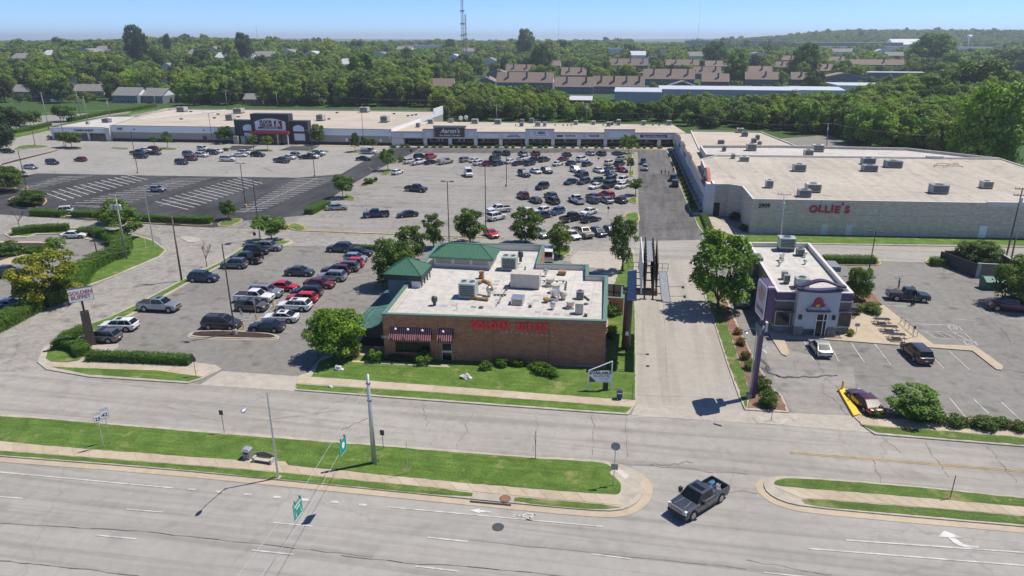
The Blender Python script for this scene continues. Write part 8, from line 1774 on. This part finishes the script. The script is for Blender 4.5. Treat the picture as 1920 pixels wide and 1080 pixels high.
# billboard
M['bronze_dark'] = plain('dark_bronze', (.04, .032, .028), .6)
t = thing('billboard', 'tall brown billboard on one thick column, seen end-on beside the centre drive', 'billboard', (.75, 81.7, 0)); ox, oy = .75, 81.7
B().tube((0, 0, 0), (0, 0, 8.3), .55, .5, 18).build('column', M['brown_sign'], t, True); B().box(-.75, -.4, 7.6, 3.4, .4, 8.25).build('head_beam', M['brown_sign'], t); B().box(-.8, -.75, 8.0, -.6, .75, 8.2).box(-.8, -.75, 8.02, .7, -.62, 8.1).build('ladder_rail', M['offwhite'], t)
for nm, x0, x1, m in (('left', 1.30, 1.10, 'grey'), ('right', 3.0, 3.15, 'dark_metal')):
 b = B(); s_ = -1 if nm == 'left' else 1; v = [(x0, -4.4, 9.2), (x0 + .12, -4.4, 9.2), (x1 + .12, 6.9, 9.2), (x1, 6.9, 9.2), (x0, -4.4, 13.0), (x0 + .12, -4.4, 13.0), (x1 + .12, 6.9, 13.0), (x1, 6.9, 13.0)]
 b.add(v, [(0, 3, 2, 1), (4, 5, 6, 7), (0, 1, 5, 4), (1, 2, 6, 5), (2, 3, 7, 6), (3, 0, 4, 7)]); b.build('face_panel', M['offwhite' if nm == 'left' else 'brown_sign'], t)
 b = B(); ins = .45 if nm == 'left' else -.3
 for k in range(9): y = -4.3 + k * 1.37; b.box(x0 + ins - .09, y - .09, 8.6, x0 + ins + .09, y + .09, 13.0)
 for z in (9.4, 11, 12.6): b.box(x0 + ins - .06, -4.4, z, x0 + ins + .06, 6.9, z + .14)
 b.box(x0 + ins - .03, -4.3, 9.6, x0 + ins + .03, 6.8, 12.9); b.build('upright', M['bronze_dark'], t)
for x0, x1 in ((-.25, .85), (3.75, 4.75)):
 b = B(); b.box(x0, -4.6, 8.42, x1, 6.9, 8.48); d_ = b.build('walkway', M['hvac_grey'], t); b = B()
 for k in range(10): b.box(x0, -4.6 + k * 1.27, 8.36, x1, -4.54 + k * 1.27, 8.42)
 for x in (x0, x1): b.box(x - .03, -4.6, 8.36, x + .03, 6.9, 8.5)
 for k in range(5): b.box(x1 if x0 < 0 else 3.1, -4.2 + k * 2.6, 8.3, 1.3 if x0 < 0 else x0, -4.1 + k * 2.6, 8.4)
 b.build('walkway_frame', M['dark_metal'], d_)
b = B(); b.box(1.75, -2.5, 12.6, 2.55, 6.2, 12.66); b.build('centre_walkway', M['hvac_grey'], t)
b = B()
for x0, x1 in ((-.25, 1.1), (3.4, 4.9)):
 for z in (8.9, 9.5): b.tube((x0, 6.9, z), (x1, 6.9, z), .03, None, 4)
 for x in (x0, (x0 + x1) / 2, x1): b.tube((x, 6.9, 8.5), (x, 6.9, 9.5), .03, None, 4)
for y in (-3.5, -.5, 2.5, 5.5): b.tube((1.75, y, 12.2), (2.9, y, 12.4), .05, None, 4); b.tube((1.75, y, 9.6), (2.9, y, 9.6), .08, None, 4)
b.tube((1.2, -4.5, 8.6), (2.0, -4.5, 8.6), .08, None, 5); b.tube((2.5, -4.5, 8.6), (3.9, -4.5, 8.6), .08, None, 5); b.build('railing', M['brown_sign'], t)
for y in (1, -2.4): B().tube((4.8, y, 8.4), (6.5, y, 8.5), .03, None, 4).box(6.35, y - .1, 8.3, 6.65, y + .35, 8.5).build('flood_lamp', M['dark_metal'], t)
B().box(-.15, -.6, 2.2, .25, -.54, 2.7).build('number_plate', M['white'], t)
# pylon sign of the small restaurant
q = at(1411, 746); t = thing('pylon_sign', 'tall purple pylon sign beside the drive of the small restaurant', 'sign', q, .12)
B().box(-.22, -.3, 0, .22, .3, 10.0).build('post', M['purple'], t)
def rrect(y0, y1, z0, z1, r, x0, x1):
 pts = []
 for cy, cz, a in ((y1 - r, z1 - r, 0), (y0 + r, z1 - r, 90), (y0 + r, z0 + r, 180), (y1 - r, z0 + r, 270)):
  for k in range(5): w_ = math.radians(a + k * 22.5); pts.append((cy + r * math.cos(w_), cz + r * math.sin(w_)))
 n = len(pts); v = [(x0, *p_) for p_ in pts] + [(x1, *p_) for p_ in pts]; return B().add(v, [tuple(range(n))[::-1], tuple(range(n, 2 * n)), *[(i, (i + 1) % n, n + (i + 1) % n, n + i) for i in range(n)]])
rrect(-1.55, 1.7, 9.6, 13.5, .5, -.32, .36).build('sign_cabinet', M['purple'], t); rrect(-1.5, 1.65, 9.65, 13.45, .48, -.44, -.42).build('face_border', M['white'], t); rrect(-1.3, 1.45, 9.85, 13.2, .42, -.46, -.44).build('sign_face', plain('pale_lilac', (.5, .42, .52), .5), t)
b = B(); b.add([(-.47, .1 + 1.0 * math.cos(2 * PI * i / 14), 12.2 + .85 * math.sin(2 * PI * i / 14)) for i in range(14)], [tuple(range(14))[::-1]]); b.build('bell_emblem', plain('dusty_rose', (.42, .22, .24), .5), t)
lettering('TACO BELL', .5, M['purple'], t, (-.475, .05, 10.5), (PI / 2, 0, -PI / 2), .004, .02)
rrect(-1.3, .2, 8.0, 9.0, .1, -.62, -.35).build('small_cabinet', M['wall_blue'], t); rrect(-.4, 1.3, 8.0, 9.1, .1, .25, .5).build('small_cabinet', M['stucco_lilac'], t); B().blob((-.15, -.5, 8.6), .25, .3, .3, 0, 8, 5).build('flood_lamp', M['offwhite'], t)
# white pylon sign at the left corner of the restaurant lot
q = at(172, 648); t = thing('pylon_sign', 'white lettered sign box on a dark square pylon at the lot corner', 'sign', q, math.radians(44))
B().add([(-.55, -.35, 0), (.55, -.35, 0), (.55, .35, 0), (-.55, .35, 0), (-.48, -.3, 4.75), (.48, -.3, 4.75), (.48, .3, 4.75), (-.48, .3, 4.75)], [(4, 5, 6, 7), (0, 1, 5, 4), (1, 2, 6, 5), (2, 3, 7, 6), (3, 0, 4, 7)]).build('pylon', M['bronze'], t); B().tube((0, 0, 4.7), (0, 0, 6.3), .12, None, 8).build('post', M['black'], t)
B().box(-1.35, -.28, 6.2, 1.35, .28, 7.9).build('sign_cabinet', M['dark_metal'], t); B().box(-1.3, -.3, 6.25, 1.3, -.28, 7.85).build('sign_face', M['white'], t)
for tx, z in (('GOLDEN', 7.35), ('BUFFET', 6.75)): lettering(tx, .66, M['dark_maroon'] if 'dark_maroon' in M else M['red_door'], t, (0, -.31, z), (PI / 2, 0, 0), .006, .012)
# available board
q = at(1124, 733); t = thing('letting_sign', 'white AVAILABLE board with slanted top frame on the lawn corner', 'sign', q, .2, scale=1.22); b = B()
for x in (-1.05, 1.05): b.box(x - .05, -.05, 0, x + .05, .05, 2.1 if x < 0 else 3.0)
b.tube((-1.05, 0, 2.1), (1.05, 0, 3.0), .05, None, 4); b.build('frame', M['white'], t); B().box(-1.0, -.06, .95, 1.0, -.02, 2.05).build('board', M['white'], t); B().add([(-1, -.065, .97), (-.35, -.065, .97), (-.85, -.065, 1.5), (-1, -.065, 1.6)], [(0, 1, 2, 3)]).build('corner_wedge', M['brown_sign'], t)
lettering('AVAILABLE', .42, M['charcoal'], t, (.0, -.07, 1.86), (PI / 2, 0, 0), .004, .012); lettering('502-472-7186', .26, M['blue_sign'], t, (.12, -.07, 1.55), (PI / 2, 0, 0), .004, .004); b = B(); b.box(-.1, -.068, 1.3, .9, -.062, 1.34); b.box(.1, -.068, 1.15, .7, -.062, 1.18); b.build('small_print', M['grey'], t); B().box(.3, -.2, 0, .75, .1, .85).build('leaflet_box', M['charcoal'], t)
# post box
q = at(1161, 750); t = thing('collection_box', 'dark blue rounded collection box by the footway corner', 'mail box', q, .05); b = B(); n = 8; pr = [(-.28, .35), (.28, .35), (.28, 1.0)] + [(.28 * math.cos(PI * k / n), 1.0 + .3 * math.sin(PI * k / n)) for k in range(1, n)] + [(-.28, 1.0)]; N_ = len(pr)
b.add([(-.3, y, z) for y, z in pr] + [(.3, y, z) for y, z in pr], [tuple(range(N_)), tuple(range(N_, 2 * N_))[::-1], *[(i, N_ + i, N_ + (i + 1) % N_, (i + 1) % N_) for i in range(N_)]]); b.build('box', M['blue_bin'], t); B().box(-.26, -.3, .9, .26, -.28, 1.0).build('label_plate', M['white'], t); b = B()
for x in (-.25, .2):
 for y in (-.22, .18): b.box(x, y, 0, x + .06, y + .06, .36)
b.build('leg', M['white'], t)
# bench and bin on the median
q = at(497, 866); t = thing('bench', 'tan concrete bench with arched back on the left median', 'bench', q, -.06); B().box(-.95, -.5, .38, .95, .05, .46).build('seat', M['bench'], t); b = B(); n = 10
P_ = [(-.95, .5), (.95, .5)] + [(.95 - 1.9 * k / n, .78 + .26 * math.sin(PI * k / n)) for k in range(n + 1)]; N_ = len(P_); b.add([(x, .06, z) for x, z in P_] + [(x, .18, z) for x, z in P_], [tuple(range(N_)), tuple(range(N_, 2 * N_))[::-1], *[(i, N_ + i, N_ + (i + 1) % N_, (i + 1) % N_) for i in range(N_)]]); b.build('backrest', M['taupe'], t)
for s_ in (-1, 1): B().box(s_ * .88 - .1, -.5, 0, s_ * .88 + .1, .2, .62).build('leg', M['bench'], t)
q = at(466, 861); t = thing('litter_bin', 'square grey concrete litter bin left of the bench', 'litter bin', q, -.06); B().box(-.33, -.33, 0, .33, .33, 1.0).build('bin_body', M['hvac_grey'], t); B().box(-.38, -.38, 1.0, .38, .38, 1.12).box(-.3, -.3, 1.12, .3, .3, 1.22).build('lid', M['galv'], t); B().box(-.24, -.345, .72, .24, -.33, .9).build('opening', M['black'], t)
# signs on posts
def post_sign(label, bx, by, yt, shape, wd, hh, m='dark_metal', pm='dark_metal', rz=0.0, extra=None, txt=None, h=None, r=.03, name='road_sign'):
 p = at(bx, by); H_ = h or height(bx, by, yt); t = thing(name, label, 'road sign' if shape else 'post', p, rz); B().tube((0, 0, 0), (0, 0, H_), r, None, 6).build('post', M[pm], t)
 if shape == 'oct': b = B(); v = [(wd / 2 / math.cos(PI / 8) * math.cos(PI / 8 + k * PI / 4), H_ - hh / 2 + hh / 2 / math.cos(PI / 8) * math.sin(PI / 8 + k * PI / 4)) for k in range(8)]; b.add([(x, -.04, z) for x, z in v] + [(x, -.06, z) for x, z in v], [tuple(range(8))[::-1], tuple(range(8, 16)), *[(i, (i + 1) % 8, 8 + (i + 1) % 8, 8 + i) for i in range(8)]]); b.build('sign_plate', M[m], t)
 elif shape == 'rect': B().box(-wd / 2, -.06, H_ - hh, wd / 2, -.04, H_).build('sign_plate', M[m], t)
 if extra: B().box(-extra[0] / 2, -.06, extra[1], extra[0] / 2, -.04, extra[2]).build('small_plate', M[extra[3]], t)
 if txt: lettering(txt, .42, M['black'], t, (0, -.065, H_ - hh * .62), (PI / 2, 0, 0), .003, .01)
 return t
post_sign('grey back of a stop sign with plate below, at the tip of the left median', 1150, 912, 829, 'oct', .78, .78, 'hvac_grey', 'galv', extra=(.62, 1.75, 2.35, 'hvac_grey'), r=.04)
for bx, by, yt, tx, lab in ((196, 842, 779, '25', 'left one of the two white route signs on the median'), (208, 832, 771, '42', 'right one of the two white route signs on the median')):
 t = post_sign(lab, bx, by, yt, 'rect', .72, .72, 'white', 'galv', .95, r=.035); B().box(-.36, -.065, 3.3 - .0, .36, -.045, 3.5).build('top_plate', M['galv'], t) if False else None
 H_ = height(bx, by, yt); B().box(-.36, -.06, H_ + .04, .36, -.04, H_ + .38).build('top_plate', M['offwhite'], t); lettering(tx, .5, M['black'], t, (0, -.066, H_ - .38), (PI / 2, 0, 0), .003, .012); b = B(); [b.box(a_, -.064, H_ - .70, a_ + .03, -.061, H_ - .02) for a_ in (-.34, .31)]; b.box(-.34, -.064, H_ - .72, .34, -.061, H_ - .69); b.build('shield_border', M['black'], t)
post_sign('small dark square sign on a thin post on the left median', 421, 813, 769, 'rect', .42, .5); post_sign('small leaning brown sign right of the thick grey pole', 719, 844, 806, 'rect', .42, .55, 'brown_sign'); post_sign('thin bare pale pole on the left median', 765, 891, 827, None, 0, 0, pm='galv'); post_sign('thin dark bare pole near the right end of the left median', 1004, 862, 808, None, 0, 0)
post_sign('dark post with small plate at the very left edge', 1, 784, 753, 'rect', .3, .4); post_sign('leaning dark post on the right median', 1781, 936, 892, None, 0, 0, r=.04); post_sign('dark stop sign seen from behind at the lot exit', 368, 707, 668, 'oct', .7, .7); post_sign('thin dark post before the shrub at the drive corner', 1446, 789, 760, None, 0, 0); post_sign('red no entry sign by the wide low tree', 479, 453, 435, 'oct', .7, .7, 'red_door', extra=(.4, 1.2, 1.5, 'red_door'))
post_sign('small grey sign on the patio of the small restaurant', 1604, 629, 606, 'rect', .6, .45, 'grey'); post_sign('dark slim post beside the lawn corner by the drive', 1185, 752, 720, None, 0, 0); post_sign('pale marker post on the left grass corner', 274, 466, 448, None, 0, 0, pm='white', r=.06); post_sign('dark round sign by the top of the diagonal lane', 771, 290, 280, 'oct', 1.0, 1.0)
for bx, by, yt, lab in ((513, 577, 541, 'disabled bay sign on yellow-footed post, farthest of three'), (481, 600, 563, 'disabled bay sign on yellow-footed post, middle one'), (457, 617, 583, 'disabled bay sign on yellow-footed post, nearest')):
 t = post_sign(lab, bx, by, yt, 'rect', .3, .55, 'offwhite', 'galv'); B().tube((0, 0, 0), (0, 0, .9), .09, None, 8).build('yellow_sleeve', M['yellow'], t)
post_sign('sign post among the black cars of the big lot', 1140, 408, 387, 'rect', .5, .6, 'dark_metal'); post_sign('sign post behind the shop row cars', 1122, 303, 295, 'rect', .6, .6)
for i in range(12): x = 750 + i * 38; post_sign('small sign post along the walk kerb before the shop row', x, 281.5 + i * .12, 275 + i * .12, 'rect', .5, .7, 'offwhite', name='bay_sign')['group'] = 'small signs along the shop row kerb'
# yellow ramp and bollard, skip, enclosure, picnic tables, railing, rocks
P0, P1, P2, P3 = [at(*c) for c in ((1571, 732), (1584, 732), (1612, 780), (1600, 783))]; o0 = P0.copy(); b = B().prism([tuple((v - o0)[:2]) for v in (P0, P1, P2, P3)], 0, .28); o = b.build('yellow_kerb', M['yellow'], None, False, o0); tag(o, 'long bright yellow painted kerb beside the maroon car', 'kerb')
q = at(1578, 733); t = thing('bollard', 'yellow bollard at the head of the yellow kerb', 'bollard', q); B().lathe((0, 0, 0), [(.12, 0), (.12, 1.2), (.08, 1.28)], 12).build('post', M['yellow'], t)
q = at(1857, 541); t = thing('skip', 'dark green sloped-lid rubbish skip by the bin enclosure', 'skip', q, .1); b = B(); b.add([(-1.3, -.9, 0), (1.3, -.9, 0), (1.3, .9, 0), (-1.3, .9, 0), (-1.4, -1.0, 1.35), (1.4, -1.0, 1.35), (1.4, 1.0, 1.35), (-1.4, 1.0, 1.35), (-1.4, .1, 1.95), (.4, .1, 1.95), (-1.4, 1.0, 1.8), (.4, 1.0, 1.8)], [(0, 1, 5, 4), (1, 2, 6, 5), (2, 3, 7, 6), (3, 0, 4, 7), (4, 5, 9, 8), (5, 6, 11, 9), (8, 9, 11, 10), (4, 8, 10, 7), (7, 10, 11, 6)]); b.build('body', M['dumpster'], t); b = B(); [b.box(x, -1.05, .1, x + .1, -.93, 1.3) for x in (-1.2, -.4, .4, 1.1)]; b.box(-1.45, -1.06, .9, 1.45, -.96, 1.05); b.build('rib', M['dumpster'], t); B().add([(.5, -.9, 1.5), (1.3, -.9, 1.4), (1.3, .2, 1.42), (.5, .1, 2.0)], [(0, 1, 2, 3)]).build('lid', plain('pale_green_lid', (.12, .32, .25), .5), t)
q0, q1 = at(1801, 519), at(1880, 519); t = thing('bin_enclosure', 'brown walled bin enclosure with dark gates and open top', 'enclosure', q0); w_ = q1.x - q0.x; dp = 7.5
b = B(); b.box(2.6, 0, 0, w_ + 2, .25, 2.4); b.box(w_ + 1.75, .25, 0, w_ + 2, dp, 2.4); b.box(0, dp - .25, 0, w_ + 1.75, dp, 2.4); b.build('wall', M['concrete_box'], t); b = B(); b.add([(-.6, dp - .3, 0), (2.3, 0, 0), (2.3, 0, 2.3), (-.6, dp - .3, 2.3), (-.7, dp - .3, 0), (2.2, 0, 0), (2.2, 0, 2.3), (-.7, dp - .3, 2.3)], [(0, 1, 2, 3), (5, 4, 7, 6), (3, 2, 6, 7)]); b.build('gate', M['charcoal'], t); B().box(2.2, -.1, 0, 2.75, .3, 2.5).build('gate_post', M['grey'], t); B().box(2.55, -.03, 2.4, w_ + 2.05, .3, 2.47).box(w_ + 1.7, .3, 2.4, w_ + 2.05, dp, 2.47).build('wall_cap', M['stucco_tan'], t)
for bx, by, lab in ((1653, 607, 'dark picnic table on the patio, farthest of three'), (1667, 621, 'dark picnic table on the patio, middle one'), (1681, 636, 'dark picnic table on the patio, nearest of three')):
 q = at(bx, by, .15); t = thing('picnic_table', lab, 'picnic table', q, .06, 'picnic tables on the patio'); b = B(); [b.box(-.95, -.4 + k * .2, .72, .95, -.23 + k * .2, .77) for k in range(4)]; b.build('table_top', M['black'], t)
 for s_ in (-1, 1): B().box(-.95, s_ * .78 - .14, .42, .95, s_ * .78 + .14, .47).build('seat', M['black'], t); B().path([(s_ * .7, -.85, 0), (s_ * .7, -.3, .7)], .03, 4).path([(s_ * .7, .85, 0), (s_ * .7, .3, .7)], .03, 4).path([(s_ * .7, -.8, .42), (s_ * .7, .8, .42)], .03, 4).build('leg', M['black'], t)
q0, q1 = at(1688, 606, .13), at(1719, 632, .13); t = thing('handrail', 'brown metal handrail along the patio edge', 'railing', q0); d = q1 - q0; b = B()
for z in (.5, .95): b.tube((0, 0, z), (d.x, d.y, z), .03, None, 5)
b.build('rail', M['rust'], t); [B().tube((d.x * k / 4, d.y * k / 4, 0), (d.x * k / 4, d.y * k / 4, .97), .03, None, 5).build('post', M['brown_sign'], t) for k in range(5)]
post_sign('slim dark bay sign post at the end of the handrail', 1711, 634, 611, 'rect', .3, .4)
for bx, by, s_, lab in ((873, 709, .62, 'pale split boulder on the lawn below the red letters'), (635, 693, .55, 'pale boulder on the lawn under the big bright tree'), (619, 726, .3, 'small pale rock on the verge beside the frontage road'), (1143, 582, .6, 'pale rock pile beside the east side shrubs')):
 q = at(bx, by, .12); t = thing('boulder', lab, 'rock', q); b = B(); b.blob((0, 0, s_ * .3), s_, s_ * .7, s_ * .6, 0, 9, 5, .5, int(bx)); b.build('rock', M['stone_rock'], t); B().blob((s_ * .8, -.1, s_ * .15), s_ * .5, s_ * .4, s_ * .35, 0, 8, 5, .5, 3).build('rock', M['stone_rock'], t)
for x0, y0, x1, y1, lab in ((881, 941, 958, 948, 'dark kerb inlet slot under the manhole slab'), (1338, 795, 1353, 799, 'dark drain grate in the gutter at the drive mouth')):
 a, c = at(x0, y0), at(x1, y1); o0 = a.copy(); b = B().prism([(0, -.12), tuple((c - a)[:2] + Vector((0, -.12))) if False else ((c - a).x, (c - a).y - .12), ((c - a).x, (c - a).y + .12), (0, .12)], .0, .055); o = b.build('drain_inlet', M['black'], None, False, o0); tag(o, lab, 'drain')
# people
def person(label, x, y, h, top_, leg_, rz=0.0, pose=0, z0=0):
 import bmesh
 p = at(x, y, z0); t = thing('person', label, 'person', p, rz, scale=h / 1.75); s_ = .16 if pose == 0 else .34
 J = {'pel': (0, 0, .95), 'ch': (0, .03, 1.28), 'nk': (0, .04, 1.48), 'hd': (0, .02, 1.62), 'tp': (0, .02, 1.73), 'hl': (-.1, 0, .9), 'kl': (-.11, -s_ * .6, .5), 'fl': (-.11, -s_ + .1, .07), 'tl': (-.12, -s_ - .08, .04), 'hr': (.1, 0, .9), 'kr': (.11, s_ * .3, .5), 'fr': (.11, s_ * .7, .07), 'tr': (.12, s_ * .7 - .17, .04), 'sl': (-.19, .03, 1.4), 'el': (-.26, -.02, 1.12), 'wl': (-.24, -.2 if pose else -.05, .9), 'sr': (.19, .03, 1.4), 'er': (.27, 0, 1.12), 'wr': (.24, -.12, .88), 'gl': (-.24, -.24 if pose else -.08, .8), 'gr': (.24, -.15, .78)}
 Rd = {'pel': .15, 'ch': .16, 'nk': .06, 'hd': .1, 'tp': .07, 'hl': .09, 'kl': .065, 'fl': .045, 'tl': .04, 'hr': .09, 'kr': .065, 'fr': .045, 'tr': .04, 'sl': .06, 'el': .045, 'wl': .035, 'sr': .06, 'er': .045, 'wr': .035, 'gl': .03, 'gr': .03}
 E_ = [('pel', 'ch'), ('ch', 'nk'), ('nk', 'hd'), ('hd', 'tp'), ('pel', 'hl'), ('hl', 'kl'), ('kl', 'fl'), ('fl', 'tl'), ('pel', 'hr'), ('hr', 'kr'), ('kr', 'fr'), ('fr', 'tr'), ('ch', 'sl'), ('sl', 'el'), ('el', 'wl'), ('wl', 'gl'), ('ch', 'sr'), ('sr', 'er'), ('er', 'wr'), ('wr', 'gr')]
 ks = list(J); me = bpy.data.meshes.new('body'); me.from_pydata([J[k] for k in ks], [(ks.index(a), ks.index(c)) for a, c in E_], []); o = bpy.data.objects.new('body', me); C.objects.link(o); o.parent = t
 sk = o.modifiers.new('skin', 'SKIN'); o.modifiers.new('sub', 'SUBSURF').levels = 1; o.modifiers['sub'].render_levels = 1
 for i, k in enumerate(ks): me.skin_vertices[0].data[i].radius = (Rd[k], Rd[k])
 dg = bpy.context.evaluated_depsgraph_get(); dg.update(); m2 = bpy.data.meshes.new_from_object(o.evaluated_get(dg)); o.modifiers.clear(); o.data = m2; m2.materials.clear()
 for m in (top_, leg_, M['skin'], M['black']): m2.materials.append(m)
 for f in m2.polygons: c = f.center; f.material_index = 2 if c.z > 1.5 or (abs(c.x) > .2 and c.z < 1.05) else (0 if c.z > .95 else (1 if c.z > .1 else 3)); f.use_smooth = True
 B().blob((0, .04, 1.68), .095, .105, .09, 0, 8, 5).build('hair', M['black'], t, True); return t
cl = [plain('shirt_blue', (.05, .08, .16)), plain('shirt_red', (.3, .04, .04)), plain('shirt_white', (.6, .6, .6)), plain('trousers_dark', (.03, .032, .04)), plain('trousers_tan', (.3, .25, .18))]
person('person in blue top standing behind the bed of the black pickup', 1684, 541, 1.75, cl[0], cl[3], 1.2); person('person in dark clothes at the near door of the black pickup', 1712, 573, 1.75, cl[0], cl[3], 2.5, 1)
for i, (x, y, k, j, r_, lab) in enumerate(((1240, 329, 3, 3, 0, 'leftmost person of the small group on the rear drive'), (1247, 328, 0, 3, 2, 'person in blue in the middle of the group on the rear drive'), (1253, 331, 3, 4, 1, 'rightmost person of the group on the rear drive'), (1262, 324, 3, 3, 3, 'person walking by the arcade kerb'), (391, 294, 2, 3, 1, 'person in white among the cars left of the store entrance'), (396, 294, 0, 4, 2, 'person in blue among the cars left of the store entrance'), (1116, 284, 1, 3, 1, 'person in red by the far row of the big lot'))): person(lab, x, y, 1.75, cl[k], cl[j], r_, i % 2)
# light summer haze round the whole scene
o = bpy.data.objects.new('haze', B().box(-13500, -400, -3.0, 13500, 13500, 137.0).mesh('haze', [])); C.objects.link(o)
o['kind'] = 'stuff'; hm = bpy.data.materials.new('haze'); hm.use_nodes = True; hn = hm.node_tree; hn.nodes.clear(); pv = hn.nodes.new('ShaderNodeVolumePrincipled'); pv.inputs['Color'].default_value = (.78, .88, 1, 1); pv.inputs['Density'].default_value = 1.5e-4; pv.inputs['Anisotropy'].default_value = .2
ho = hn.nodes.new('ShaderNodeOutputMaterial'); hn.links.new(pv.outputs[0], ho.inputs['Volume']); o.data.materials.append(hm)
for o in C.objects:      # small fittings too fine to pick apart stay joined
 if o.parent and o.type == 'MESH' and o.name.split('.')[0] in ('walk_pad', 'railing', 'conduit', 'sign_fixing', 'membrane_seam', 'wall_joint', 'faded_lettering', 'small_marks', 'gable_batten', 'bracket', 'fence_frame', 'mesh_panel', 'porch_post', 'wall_cap', 'control_joint', 'seam', 'leg', 'window_frame', 'door_frame', 'slatted_canopy', 'upright', 'walkway_frame', 'table_top', 'rack_frame', 'rib', 'clamp', 'timber_strip', 'roof_ridge', 'arch_post', 'lattice', 'panel_trim', 'yard_wall_cap', 'grille', 'chrome_grille', 'headlight', 'bottle_pack', 'small_print', 'shield_border', 'border', 'louvre', 'stems', 'striped_canvas', 'arcade_trim', 'fascia_trim', 'arrow', 'wall_trim', 'low_wall', 'shop_wall', 'tower_panel'): o['kind'] = 'stuff'
